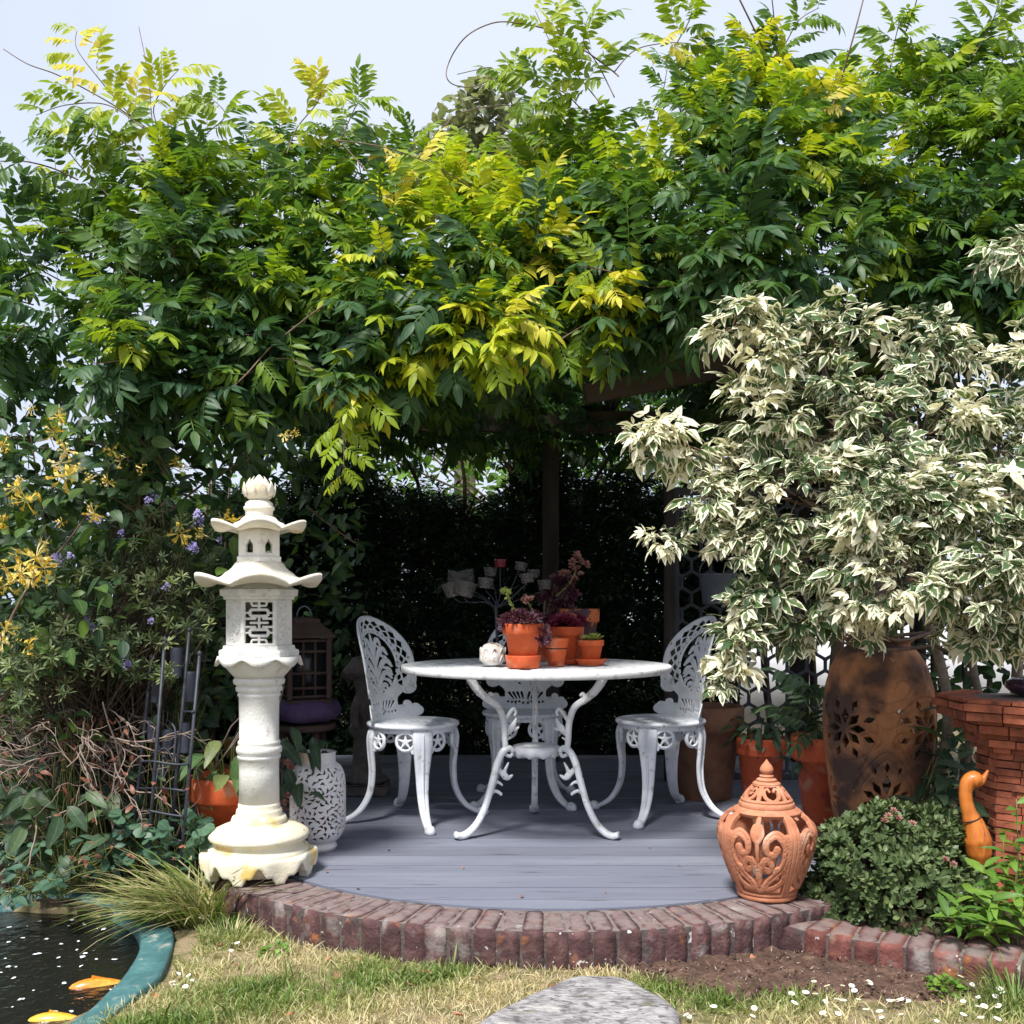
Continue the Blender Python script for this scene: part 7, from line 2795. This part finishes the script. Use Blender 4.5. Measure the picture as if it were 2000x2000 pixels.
# distant trees over the top
def far_tree(label, px, top, bot, D, wpx, n, mat):
    zt = P(px, top, D)[2]
    zb = P(px, bot, D)[2]
    x = P(px, top, D)[0]
    w = wpx * D / F / 2
    b = np.array([x, D, 0])
    t = thing('background_tree', label, 'tree', b, group='trees beyond the garden')
    cl = [(rng.normal(0, 0.45) * w, rng.normal(0, 0.4) * w, zb + (zt - zb) * U(0.05, 0.9), U(0.3, 0.5) * w) for _ in range(16)]
    T = []
    for c in cl:
        m = n // 16
        d = rng.normal(size=(m, 3))
        d /= np.linalg.norm(d, axis=1)[:, None]
        T.append(np.array(c[:3]) + d * (rng.random(m) ** 0.4)[:, None] * c[3] + b * (1, 1, 0))
    T = np.concatenate(T)
    leaf_cloud(ovalL, T, mat, 0.16, 0.30, 'crown', t, b)
    g = Geo()
    g.add(*tube([(0, 0, 0), (0.1, 0, zb * 0.6), (0, 0, zt * 0.9)], [0.22, 0.16, 0.03], 8))
    for c in cl[:9]:
        g.add(*tube(catmull([(0.05, 0, zb * 0.75), (c[0] * 0.5, c[1] * 0.5, (zb + c[2]) / 2), c[:3]], 4), [0.07, 0.03, 0.01], 5))
    build('trunk', g, M['bark_grey'], t)


far_tree('hazy olive tree top showing above the dip in the wisteria', 900, 235, 420, 17, 330, 2600, M['far'])
far_tree('small pale tree top to the side of the olive tree', 1030, 300, 430, 19, 200, 1400, M['far'])

# ---- variegated box elder
def acer_tmpl(seed):
    r = np.random.default_rng(seed)
    t = Tmpl()
    npair = 1 + (seed % 2)
    V, Fs, E = [], [], []
    for k in range(3):
        V += [(k * 0.3, 0.008, -0.04 * k * k), (k * 0.3, -0.008, -0.04 * k * k)]
        E += [0.3, 0.3]
    t.add(np.array(V, float), [(0, 1, 3, 2), (2, 3, 5, 4)], np.array(E), 0.0)
    for q in range(npair):
        s = 0.62 - 0.30 * q
        for sg in (1, -1):
            V, Fs, E = leaflet(0.46 * r.uniform(0.6, 1.15), 0.46 * r.uniform(0.8, 1.15), r.uniform(-0.2, 0.8), r.uniform(-0.1, 0.9), (0.16, 0.42, 0.72), (0.6, 1.0, 0.66), r.uniform(-0.12, 0.12))
            an = sg * math.radians(r.uniform(45, 65))
            R = rot_to((math.cos(an), math.sin(an), -r.uniform(-0.1, 0.6)), roll=r.normal(0, 0.5))
            t.add(V @ R.T + np.array([s, 0, -0.04]), Fs, E, r.uniform(-0.1, 0.1))
    V, Fs, E = leaflet(0.52, 0.48, 0.25, r.uniform(0.3, 0.7), (0.16, 0.42, 0.72), (0.6, 1.0, 0.66), r.uniform(-0.1, 0.1))
    R = rot_to((1, 0, -0.4))
    t.add(V @ R.T + np.array([0.62, 0, -0.10]), Fs, E, r.uniform(-0.1, 0.1))
    return t.done()


acers = [acer_tmpl(s) for s in range(18)]
abase = np.array([1.66, 4.0, 0.07])
ac = thing('variegated_tree', 'small box elder tree with cream edged variegated leaves overhanging the pots', 'tree', abase)
A_T, A_D, A_S, A_R, A_SC = [], [], [], [], []
twg = Geo()
trunks = [([(1835, 1500, 4.0), (1850, 1430, 3.95), (1845, 1330, 3.9), (1800, 1180, 3.85), (1720, 980, 3.75), (1640, 800, 3.7), (1600, 700, 3.7)], 0.024), ([(1880, 1500, 4.0), (1912, 1380, 3.95), (1900, 1280, 3.9), (1930, 1100, 3.8), (1900, 900, 3.8), (1850, 720, 3.85)], 0.020), ([(1990, 1480, 4.0), (1985, 1350, 3.9), (2000, 1220, 3.8), (2060, 1050, 3.7), (2080, 850, 3.7)], 0.026)]
tk = Geo()
TRUNK = []
for pts, r in trunks:
    c = catmull([P(x, y, d) for x, y, d in pts], 6)
    c[0] = np.array([c[0][0], c[0][1], 0.05])
    TRUNK.append(c)
    tk.add(tube(c, [r, r * 0.7, r * 0.35], 8)[0] - abase, tube(c, r, 8)[1])
TRUNK = np.concatenate(TRUNK)
# (centre px, radius px, distance, clusters)
lobes = [(1500, 690, 90, 3.45, 7), (1430, 640, 55, 3.5, 5), (1640, 690, 110, 3.6, 10), (1800, 690, 110, 3.8, 10), (1960, 760, 120, 3.8, 12), (1500, 800, 100, 3.5, 9), (1640, 840, 130, 3.5, 15), (1800, 850, 150, 3.5, 19), (1950, 880, 130, 3.5, 14), (1450, 940, 80, 3.55, 7), (1560, 970, 130, 3.45, 16), (1720, 990, 150, 3.35, 24), (1890, 1000, 140, 3.3, 20), (1480, 1070, 80, 3.5, 8), (1600, 1110, 110, 3.45, 14), (1760, 1130, 120, 3.3, 20), (1920, 1130, 130, 3.25, 20), (1490, 1190, 55, 3.5, 8), (1440, 1260, 36, 3.5, 7), (1415, 1325, 26, 3.5, 4), (1560, 1220, 50, 3.55, 7), (1900, 1220, 80, 3.4, 10), (2010, 1200, 70, 3.3, 8), (1255, 860, 55, 3.5, 6), (1340, 870, 45, 3.55, 4), (1300, 1060, 35, 3.5, 3), (1370, 1040, 45, 3.5, 4), (1985, 480, 40, 3.3, 5), (1390, 960, 45, 3.5, 4), (1680, 1210, 60, 3.4, 7)]
for (cx, cy, rp_, D, ncl) in lobes:
    cc = P(cx, cy, D)
    rad = rp_ * D / F
    # limb feeding the lobe
    cand = TRUNK[(TRUNK[:, 2] < cc[2] - 0.05) & (TRUNK[:, 2] > cc[2] - 0.6)]
    if len(cand) == 0:
        cand = TRUNK
    anchor = cand[np.argmin(np.linalg.norm(cand - cc, axis=1))]
    if cx < 1460 and cy > 1200:
        anchor = P(1500, 1180, 3.5)
    if cx > 1950 and cy < 600:
        anchor = cc + np.array([0.5, 0.3, -0.2])
    twg.add(tube(catmull([anchor, (anchor + cc) / 2 + np.array([0, 0.02, -0.05]), cc], 6), [0.009, 0.006, 0.003], 6)[0] - abase, tube(catmull([anchor, cc, cc + 0.1], 6), 0.1, 6)[1])
    for k in range(ncl):
        d = rng.normal(size=3)
        d /= np.linalg.norm(d)
        d[1] = -abs(d[1]) * 0.8 if rng.random() < 0.7 else d[1]
        q = cc + d * rad * np.array([1, 0.9, 0.95]) * rng.random() ** 0.45
        sh = cc + (q - cc) * 0.15
        twg.add(tube([sh, (sh + q) / 2 + np.array([0, 0, 0.01]), q], [0.0032, 0.0022, 0.0012], 4, False)[0] - abase, tube([sh, (sh + q) / 2, q], 0.1, 4, False)[1])
        nl = int(rng.integers(10, 19))
        ax = (q - cc) / (np.linalg.norm(q - cc) + 1e-6)
        white = rng.random() < (0.5 if cx < 1560 else 0.33)
        lo_small = cy > 900 and rng.random() < 0.5
        for m in range(nl):
            t = rng.random() ** 0.6
            dd_ = rng.normal(size=3) * np.array([1, 1, 0.7]) + ax * 0.9 + np.array([0, -0.3, 0.15])
            A_T.append(sh + (q - sh) * (0.35 + 0.65 * t))
            A_D.append(dd_)
            A_S.append((U(0.045, 0.095) if lo_small else U(0.055, 0.14)) * (0.85 if white and t > 0.7 else 1))
            A_R.append(U(0.72, 0.98) if white and t > 0.45 else U(0.0, 0.55))
            A_SC.append(-q[1] + 0.2 * t)
A_T, A_D, A_S, A_R, A_SC = map(np.array, (A_T, A_D, A_S, A_R, A_SC))
nA = len(A_T)
ai = rng.integers(0, len(acers), nA)
upA = np.stack([rng.normal(0, 0.3, nA), -0.35 + rng.normal(0, 0.3, nA), np.ones(nA)], 1)
split_leaves('leaf', 'crown', acers, ai, rots_to(A_D, upA, rng.normal(0, 0.4, nA)), A_T, A_S, A_R, M['acer'], ac, abase, A_SC, 300)
build('trunk', tk, M['bark_grey'], ac)
build('branches', twg, M['stem_brown'], ac)

# ---- clipped dome shrub in front of the urn
dbs = np.array([P(1735, 1700, 3.42)[0], 3.40, 0.07])
dome = thing('dome_shrub', 'low rounded shrub of small grey green leaves behind the low brick wall', 'shrub', dbs)


def whorl_tmpl(seed, n=6, W=0.42, el0=15, el1=60, fold=0.25, droop=-0.15, L0=0.8):
    r = np.random.default_rng(seed)
    t = Tmpl()
    for k in range(n):
        a = k * 2.4 + r.uniform(-0.3, 0.3)
        el = math.radians(el0 + (el1 - el0) * k / n)
        V, Fs, E = leaflet(r.uniform(L0, 1.1), W, fold, droop, (0.35, 0.72), (0.75, 1.0))
        R = rot_to((math.cos(a) * math.cos(el), math.sin(a) * math.cos(el), math.sin(el)))
        t.add(V @ R.T, Fs, E, r.uniform(-0.15, 0.15))
    return t.done()


wh = [whorl_tmpl(s, 6, 0.46) for s in range(5)]


def axis_rots(ax):
    n = len(ax)
    ax = ax / np.linalg.norm(ax, axis=1)[:, None]
    h = rng.normal(size=(n, 3))
    x = np.cross(ax, h)
    x /= np.linalg.norm(x, axis=1)[:, None]
    return np.stack([x, np.cross(ax, x), ax], 2)


n = 1500
d = rng.normal(size=(n, 3))
d[:, 2] = np.abs(d[:, 2])
d /= np.linalg.norm(d, axis=1)[:, None]
rad = np.where(rng.random(n) < 0.62, rng.uniform(0.93, 1.04, n), rng.uniform(0.6, 0.93, n))
bump_ = 1 + 0.17 * vnoise(d * 1.5, 9)
T = d * (rad * bump_)[:, None] * np.array([0.285, 0.25, 0.345]) + dbs
T[:, 2] += 0.0
ax = d * np.array([1, 1, 0.8]) + np.array([0, -0.15, 0.55]) + rng.normal(0, 0.3, (n, 3))
split_leaves('leaf_whorl', 'foliage', wh, rng.integers(0, 5, n), axis_rots(ax), T, rng.uniform(0.024, 0.035, n), np.clip(0.15 + 0.5 * rng.random(n) + 0.15 * (rad > 0.93), 0, 1), M['dome'], dome, dbs, -T[:, 1] + 2.0 * (rad > 0.92), 300)
g = Geo()
for k in range(160):
    g.add(*tube(catmull([(U(-0.05, 0.05), U(-0.05, 0.05), 0), (T[k] - dbs) * (0.5, 0.5, 0.55), T[k] - dbs], 4), [0.006, 0.0035, 0.0015], 5))
build('twigs', g, M['bark'], dome)
fh = []
for (x, y) in ((1735, 1595), (1745, 1585), (1755, 1600), (1728, 1604), (1782, 1610), (1862, 1690), (1845, 1680)):
    fh.append(P(x, y, 3.22))
fh = np.array(fh)
leaves_parts('flower', ros, rng.integers(0, 3, len(fh)), axis_rots(np.tile([0, -0.6, 1.0], (len(fh), 1))), fh, np.full(len(fh), 0.017), rng.uniform(0.2, 0.9, len(fh)), M['pinkflower'], dome, dbs)

# ---- leafy perennials on the right
def stems_plant(name, label, cat, base, tips, nleaf, L, mat, tm, lo, hi, parts=True, stemmat=None, droop=0.2):
    base = np.asarray(base, float)
    root = thing(name, label, cat, base)
    T, Dr = [], []
    g = Geo()
    for tip in tips:
        tip = np.asarray(tip, float)
        off = np.array([U(-0.03, 0.03), U(-0.03, 0.03), 0])
        b = np.array([base[0] + (tip[0] - base[0]) * 0.35, base[1] + (tip[1] - base[1]) * 0.35, base[2]]) + off
        c = catmull([b, b * 0.5 + tip * 0.5 + np.array([0, 0, 0.02]), tip], 8)
        g.add(tube(c, [0.0032, 0.0025, 0.0015], 5)[0] - base, tube(c, 0.1, 5)[1])
        a0 = U(0, 6)
        for k in range(nleaf):
            t = 0.25 + 0.75 * (k + 0.5) / nleaf
            i = min(len(c) - 1, int(t * (len(c) - 1)))
            a = a0 + k * 2.4
            T.append(c[i])
            Dr.append((math.cos(a), math.sin(a) - 0.2, U(0.0, 0.6) + 0.8 * max(0, t - 0.8) * 3))
    T, Dr = np.array(T), np.array(Dr)
    n = len(T)
    R = rots_to(Dr, np.array([0, -0.2, 1.0]), rng.normal(0, 0.3, n))
    S = L * rng.uniform(0.7, 1.15, n)
    idx = rng.integers(0, len(tm), n)
    rnd = rng.uniform(lo, hi, n)
    split_leaves('leaf', 'foliage', tm, idx, R, T, S, rnd, mat, root, base, -T[:, 1], 300)
    build('stems', g, stemmat or M['stem_green'], root)
    return root


lance = [tmpl_of(1, 0.28, 0.3, dd_, side=s) for dd_, s in ((0.25, 0), (0.45, 0.08), (0.6, -0.08))]
broad = [tmpl_of(1, 0.42, 0.25, dd_, side=s) for dd_, s in ((0.3, 0), (0.5, 0.08), (0.75, -0.06))]
stems_plant('phlox', 'bright green leafy perennial stems crowding beside the tile pedestal', 'plant', (1.50, 3.12, 0.07), [P(x, y, D) for x, y, D in ((1985, 1560, 3.2), (1960, 1640, 3.15), (1920, 1690, 3.1), (1900, 1745, 3.05), (1870, 1770, 3.0), (1940, 1750, 2.98), (1985, 1700, 3.05), (1995, 1780, 2.95), (1850, 1790, 2.98), (1930, 1800, 2.93), (1990, 1640, 3.1), (2040, 1720, 3.0), (2030, 1600, 3.1))], 11, 0.085, M['bright'], lance, 0.1, 0.9)
stems_plant('perennial', 'dull green broad leaved plant between the urn and the tile pedestal', 'plant', (1.52, 3.72, 0.07), [P(x, y, D) for x, y, D in ((1830, 1540, 3.6), (1860, 1570, 3.55), (1890, 1500, 3.7), (1800, 1560, 3.6), (1850, 1500, 3.75), (1930, 1590, 3.5), (1880, 1610, 3.45), (1840, 1600, 3.5))], 9, 0.11, M['dull'], broad, 0.2, 0.9)
stems_plant('iris_clump', 'upright strappy green leaves beside the urn under the variegated tree', 'plant', (1.40, 3.95, 0.07), [P(x, y, D) for x, y, D in ((1850, 1440, 3.9), (1870, 1400, 3.9), (1890, 1450, 3.9), (1835, 1470, 3.9), (1860, 1380, 3.95))], 7, 0.16, M['dull'], lance, 0.3, 0.8)
fern_t = [frond_tmpl(300 + s, 6, 0.6) for s in range(3)]
pot_foliage(ptC, np.array(ptC.location), 26, 0.10, 0.40, 0.62, 0.20, M['dull'], fern_t, 0.2, 0.9, 0.9)

# ---- honeysuckle on the left
hbase = np.array([-1.85, 4.35, 0.03])
hs_ = thing('honeysuckle', 'honeysuckle with oval leaves and clusters of yellow flowers beside the pergola post', 'climbing plant', hbase)
T, S_l, sc = [], [], []
zones = [(0, 330, 800, 1000, 3.75, 4.5, 430), (-120, 250, 950, 1330, 3.7, 4.3, 430), (200, 470, 830, 1120, 3.95, 4.8, 300), (440, 700, 880, 1130, 4.4, 5.6, 170), (-200, 60, 760, 1400, 3.8, 5.0, 200), (100, 480, 1000, 1400, 4.5, 5.6, 700), (480, 720, 700, 1300, 5.6, 6.6, 500), (-250, 420, 1050, 1560, 4.6, 5.6, 700)]
for (x0, x1, y0, y1, d0, d1, m) in zones:
    for _ in range(m):
        D = d0 + (d1 - d0) * rng.random() ** 1.4
        w = P(U(x0, x1), U(y0, y1), D)
        if w[2] < 0.1:
            continue
        T.append(w)
        sc.append(-D)
T = np.array(T)
n = len(T)
Dr = rng.normal(size=(n, 3)) * np.array([1, 0.8, 0.7]) + np.array([0, -0.3, -0.25])
split_leaves('leaf', 'foliage', ovalL, rng.integers(0, 3, n), rots_to(Dr, np.stack([rng.normal(0, 0.3, n), -0.5 + rng.normal(0, 0.3, n), np.ones(n)], 1), rng.normal(0, 0.4, n)), T, rng.uniform(0.05, 0.095, n), np.clip(rng.normal(0.42, 0.22, n), 0, 1), M['honey'], hs_, hbase, np.array(sc) + 0.2 * rng.random(n), 300)
g = Geo()
for pts in ([(0, 1250, 3.75), (60, 1140, 3.75), (130, 1060, 3.75), (180, 990, 3.8)], [(0, 1370, 3.8), (80, 1280, 3.8), (150, 1180, 3.85)], [(330, 1000, 4.0), (420, 930, 4.2), (560, 860, 4.4)], [(600, 990, 4.6), (650, 1030, 4.6), (700, 1065, 4.6)], [(100, 1500, 4.2), (180, 1200, 4.2), (240, 950, 4.2), (260, 820, 4.3)], [(150, 1480, 4.2), (120, 1200, 4.1), (80, 980, 4.0), (60, 850, 4.0)], [(480, 830, 4.3), (420, 800, 4.2), (330, 830, 4.1)]):
    c = catmull([P(*q) for q in pts], 7)
    g.add(tube(c, [0.006, 0.004, 0.003], 6)[0] - hbase, tube(c, 0.1, 6)[1])
for k in range(0, 300, 2):
    q = T[k]
    e = q + np.array([U(-0.15, 0.15), 0.12, U(-0.2, 0.05)])
    g.add(tube([q, (q + e) / 2, e], 0.0018, 4, False)[0] - hbase, tube([q, (q + e) / 2, e], 0.1, 4, False)[1])
build('stems', g, M['stem_brown'], hs_)


def trumpet_cluster(seed):
    r = np.random.default_rng(seed)
    t = Tmpl()
    for k in range(14):
        d = r.normal(size=3)
        d[2] = d[2] * 0.8 + 0.1
        d /= np.linalg.norm(d)
        L = r.uniform(0.7, 1.05)
        s = np.cross(d, [0, 0, 1.0])
        s /= np.linalg.norm(s) + 1e-6
        u = np.cross(s, d)
        e = d * L + u * -0.12
        w = 0.045
        V = [d * 0.12 + s * w * 0.6, d * 0.12 - s * w * 0.6, d * 0.6 * L - s * w, d * 0.6 * L + s * w, e - s * 0.13, e + s * 0.13, e + u * 0.22 + d * 0.05, e - u * 0.20]
        t.add(np.array(V), [(0, 1, 2, 3), (3, 2, 4, 5), (5, 4, 6), (4, 5, 7)], np.full(8, 1.0), r.uniform(-0.3, 0.3))
        # stamens
        for q in range(2):
            f = e + d * r.uniform(0.25, 0.45) + r.normal(size=3) * 0.1
            t.add(np.array([e + s * 0.015, e - s * 0.015, f]), [(0, 1, 2)], np.ones(3), 0.3)
    return t.done()


tc_ = [trumpet_cluster(s) for s in range(4)]
flw = [(125, 930, 52), (118, 905, 40), (128, 880, 34), (50, 975, 52), (70, 1090, 60), (85, 1110, 50), (40, 1120, 55), (10, 1110, 50), (15, 1145, 44), (60, 1130, 45), (185, 1005, 34), (350, 1042, 40), (392, 1040, 26), (440, 1015, 36), (455, 1022, 30), (218, 880, 26), (236, 902, 26), (108, 845, 32), (115, 815, 28), (175, 935, 22), (152, 912, 22), (345, 905, 24), (356, 915, 20), (5, 870, 30), (5, 1020, 26), (10, 1230, 34), (5, 1255, 34), (55, 1260, 34), (275, 915, 20), (210, 940, 24), (30, 950, 34), (60, 800, 22), (120, 1020, 20), (555, 850, 22), (575, 845, 20)]
T = np.array([P(x, y, 3.62 if x < 300 else 3.85) for x, y, r in flw])
S = np.array([r * 0.62 * 3.7 / F for x, y, r in flw])
leaves_parts('flower_cluster', tc_, rng.integers(0, 4, len(T)), rand_rots(len(T)), T, S, rng.uniform(0.15, 0.8, len(T)), M['honeyflower'], hs_, hbase)

# ---- hebe with narrow leaves and violet flowers
vb = np.array([-1.50, 4.15, 0.04])
heb = thing('hebe_shrub', 'straggly hebe shrub with narrow leaf whorls and violet flower spikes', 'shrub', vb)
nar = [whorl_tmpl(60 + s, 11, 0.20, -5, 65, 0.2, 0.15, 0.7) for s in range(5)]
cl = []
for (x0, x1, y0, y1, d0, d1, m) in ((230, 430, 1000, 1130, 3.85, 4.2, 55), (60, 420, 1100, 1250, 3.78, 4.15, 110), (140, 330, 1220, 1330, 3.75, 4.0, 44), (0, 130, 1230, 1360, 3.65, 3.9, 46), (0, 60, 1330, 1430, 3.65, 3.85, 14), (180, 330, 1290, 1330, 3.75, 3.9, 14)):
    for _ in range(m):
        cl.append(P(U(x0, x1), U(y0, y1), U(d0, d1)))
cl = np.array(cl)
n = len(cl)
T = np.repeat(cl, 2, 0) + rng.normal(0, 0.014, (2 * n, 3))
ax = np.tile([0, -0.4, 0.8], (2 * n, 1)) + rng.normal(0, 0.5, (2 * n, 3))
split_leaves('leaf_whorl', 'foliage', nar, rng.integers(0, 5, 2 * n), axis_rots(ax), T, rng.uniform(0.030, 0.048, 2 * n), rng.uniform(0.1, 0.95, 2 * n), M['hebe'], heb, vb, -T[:, 1], 300)
g = Geo()
for k in range(n):
    e = cl[k]
    b = vb + np.array([U(-0.45, 0.0), U(0.0, 0.3), U(0.2, 0.7)])
    c = catmull([b, (b + e) / 2 + rng.normal(0, 0.05, 3), e], 5)
    g.add(tube(c, [0.004, 0.0028, 0.0016], 4, False)[0] - vb, tube(c, 0.1, 4, False)[1])
for k in range(7):
    c = catmull([vb + (U(-0.3, 0.0), 0, 0), vb + (U(-0.35, 0.0), U(-0.1, 0.1), 0.35), vb + (U(-0.4, 0.05), U(-0.1, 0.2), 0.8)], 6)
    g.add(tube(c, [0.012, 0.009, 0.005], 6)[0] - vb, tube(c, 0.1, 6)[1])
build('branches', g, M['bark'], heb)
spike = Tmpl()
r_ = np.random.default_rng(3)
for k in range(40):
    t = r_.random()
    a = r_.uniform(0, 6.28)
    V, Fs, E = leaflet(0.30, 0.8, 0.2, 0.1, (0.5,), (1.0,))
    rr = 0.22 * math.sin(min(1, t + 0.25) * PI) + 0.05
    R = rot_to((math.cos(a), math.sin(a), 0.4))
    spike.add(V @ R.T + np.array([math.cos(a) * rr, math.sin(a) * rr, t]), Fs, E, r_.uniform(-0.3, 0.3))
spike = [spike.done()]
vf = [(388, 1017, 24), (385, 1030, 20), (290, 975, 20), (295, 985, 18), (178, 1020, 20), (192, 1015, 18), (233, 1048, 16), (370, 1078, 22), (380, 1080, 20), (322, 1155, 18), (168, 1222, 18), (172, 1234, 18), (240, 1292, 20), (246, 1302, 18), (292, 1216, 14), (115, 1088, 18), (140, 1092, 16), (110, 1108, 16), (425, 1062, 16)]
T = np.array([P(x, y, 3.72) for x, y, r in vf])
leaves_parts('flower_spike', spike, np.zeros(len(T), int), axis_rots(np.tile([0.4, -0.3, 0.8], (len(T), 1)) + rng.normal(0, 0.4, (len(T), 3))), T, np.array([r * 3.7 / F * 0.95 for _, _, r in vf]), rng.random(len(T)), M['violet'], heb, vb)

# ---- bare twiggy shrub below it
tb_ = np.array([-1.62, 3.95, 0.04])
bare = thing('bare_twig_shrub', 'tangle of bare pale grey twigs with a few dead brown leaves over the pond bed', 'shrub', tb_)
g = Geo()


def wiggle(p, d, L, r, depth, out):
    m = 9
    pts = [p]
    dd_ = d / np.linalg.norm(d)
    for k in range(m):
        dd_ = dd_ + rng.normal(0, 0.20, 3) + np.array([0, 0, -0.05])
        dd_ /= np.linalg.norm(dd_)
        pts.append(pts[-1] + dd_ * L / m)
    pts = np.array(pts)
    out.add(tube(pts, [r, r * 0.75, r * 0.5], 4, False)[0] - tb_, tube(pts, 0.1, 4, False)[1])
    if depth > 0:
        for k in range(3):
            i = int(rng.integers(2, m))
            nd = dd_ + rng.normal(0, 0.65, 3)
            wiggle(pts[i], nd, L * U(0.4, 0.7), r * 0.65, depth - 1, out)
    return pts[-1]


tips = []
for k in range(40):
    st_p = P(U(-60, 250), U(1380, 1480), U(3.8, 4.15))
    tips.append(wiggle(st_p, np.array([U(-0.6, 1.0), -0.35, U(-0.7, 0.4)]), U(0.18, 0.40), 0.0038, 2, g))
for k in range(14):
    st_p = tb_ + (U(-0.5, 0.3), U(0, 0.3), 0)
    wiggle(st_p, np.array([U(-0.3, 0.4), -0.15, 1.0]), U(0.5, 0.75), 0.006, 1, g)
build('twigs', g, M['twig'], bare)
n = 150
T = np.array([P(U(-20, 260), U(1400, 1560), U(3.75, 4.0)) for _ in range(90)] + [P(U(100, 420), U(1480, 1720), U(3.6, 3.8)) for _ in range(60)])
leaf_cloud(broad, T, M['dryleaf'], 0.02, 0.045, 'dead_leaves', bare, tb_)

# ---- lush plants at the water's edge
def round_tmpl(seed):
    """three-lobed columbine leaf"""
    r = np.random.default_rng(seed)
    t = Tmpl()
    for k, a in enumerate((-62, 0, 62)):
        V, Fs, E = leaflet(0.62, 0.95, 0.12, r.uniform(0.05, 0.3), (0.25, 0.55, 0.85), (0.55, 1.0, 0.85))
        an = math.radians(a)
        R = rot_to((math.cos(an), math.sin(an), -0.1), roll=r.normal(0, 0.2))
        t.add(V @ R.T + np.array([0.1, 0, 0]), Fs, E, r.uniform(-0.1, 0.1))
    return t.done()


lob = [round_tmpl(s) for s in range(4)]


def low_plant(name, label, base, zones, L0, L1, mat, tm, lo, hi, droop=-0.1):
    base = np.asarray(base, float)
    root = thing(name, label, 'plant', base)
    T = []
    for (x0, x1, y0, y1, d0, d1, m) in zones:
        for _ in range(m):
            w = P(U(x0, x1), U(y0, y1), U(d0, d1))
            if w[2] > 0.02:
                T.append(w)
    T = np.array(T)
    n = len(T)
    Dr = np.stack([rng.normal(0, 1, n), -0.6 + rng.normal(0, 0.7, n), rng.normal(droop, 0.4, n)], 1)
    R = rots_to(Dr, np.stack([rng.normal(0, 0.25, n), -0.55 + rng.normal(0, 0.2, n), np.ones(n)], 1), rng.normal(0, 0.3, n))
    split_leaves('leaf', 'foliage', tm, rng.integers(0, len(tm), n), R, T, rng.uniform(L0, L1, n), rng.uniform(lo, hi, n), mat, root, base, -T[:, 1], 300)
    g = Geo()
    for k in range(n):
        b = base + np.array([U(-0.12, 0.12), U(-0.05, 0.1), 0]) + (T[k] - base) * (0.4, 0.4, 0)
        c = catmull([b, (b + T[k]) / 2 + (0, 0, 0.03), T[k]], 4)
        g.add(tube(c, 0.0018, 4, False)[0] - base, tube(c, 0.1, 4, False)[1])
    build('stems', g, M['stem_green'], root)


low_plant('columbine', 'blue green columbine clump with lobed leaves at the foot of the trellis', (-1.22, 3.85, 0.03), [(235, 395, 1590, 1700, 3.62, 3.85, 60)], 0.055, 0.085, M['columbine'], lob, 0.2, 1.0)
low_plant('loosestrife', 'perennial with long pointed drooping leaves over the pond edge', (-1.60, 3.92, 0.03), [(60, 230, 1540, 1690, 3.7, 3.95, 26), (-40, 90, 1520, 1660, 3.75, 3.95, 16)], 0.08, 0.13, M['dull'], broad, 0.2, 0.95, -0.5)
low_plant('rose_shoots', 'green rounded leaf shoots hanging over the dark pond water', (-1.75, 3.80, 0.02), [(-20, 120, 1690, 1765, 3.45, 3.65, 44), (0, 230, 1640, 1720, 3.65, 3.9, 50)], 0.035, 0.06, M['columbine'], ovalL, 0.1, 0.9)
low_plant('dark_groundcover', 'dense dull green leaves filling the shade below the bare twigs', (-1.55, 4.15, 0.03), [(-80, 300, 1480, 1720, 3.9, 4.5, 330), (200, 420, 1330, 1600, 4.1, 4.6, 160)], 0.05, 0.10, M['dull'], ovalL, 0.0, 0.6)
low_plant('seedling_shoots', 'thin shoots with pale buds climbing through the black trellis', (-1.28, 3.95, 0.03), [(270, 350, 1380, 1520, 3.85, 4.0, 12)], 0.03, 0.05, M['dull'], ovalL, 0.3, 0.9)
low_plant('rose_sprig', 'rose sprig with bright oval leaflets among the bare twigs', (-1.66, 3.98, 0.03), [(90, 200, 1390, 1440, 3.8, 3.9, 16)], 0.05, 0.07, M['honey'], ovalL, 0.4, 0.9)

# filler growth behind the fence line on both sides so that the garden closes in
def backdrop(label, x0, x1, y0, y1, z0, z1, n, mat, base, L0, L1, lo, hi):
    root = thing('boundary_shrub', label, 'shrub', base)
    T = np.stack([rng.uniform(x0, x1, n), rng.uniform(y0, y1, n), z0 + (z1 - z0) * rng.random(n) ** 0.9], 1)
    k = T[:, 2] < z1 - 0.25 + 0.2 * np.sin(T[:, 0] * 3.3) + 0.15 * np.sin(T[:, 0] * 8)
    T = T[k]
    leaf_cloud(ovalL, T, mat, L0, L1, 'foliage', root, base, lo, hi)
    g = Geo()
    for k in range(12):
        x = U(x0, x1) - base[0]
        g.add(*tube(catmull([(x, 0, 0), (x + U(-0.1, 0.1), U(-0.1, 0.1), z1 * 0.5), (x + U(-0.3, 0.3), 0, z1 * 0.9)], 4), [0.02, 0.012, 0.005], 5))
    build('stems', g, M['bark'], root)


backdrop('leafy boundary shrub behind the honeysuckle', -4.6, -1.75, 5.2, 6.4, 0.0, 2.05, 9000, M['honey'], np.array([-3.2, 6.0, 0]), 0.07, 0.13, 0.2, 0.9)
backdrop('leafy boundary shrub behind the variegated tree', 2.0, 4.4, 5.2, 6.4, 0.0, 3.2, 4200, M['honey'], np.array([3.0, 5.8, 0]), 0.08, 0.14, 0.0, 0.6)

# joined stems, twigs and midribs are too fine to pick apart one by one
for o in bpy.data.objects:
    if o.parent is not None and o.name.split('.')[0] in ('stems', 'stem', 'twigs', 'branches', 'leaf_stalks') and o.parent.name.split('.')[0] != 'daisy':
        o['kind'] = 'stuff'
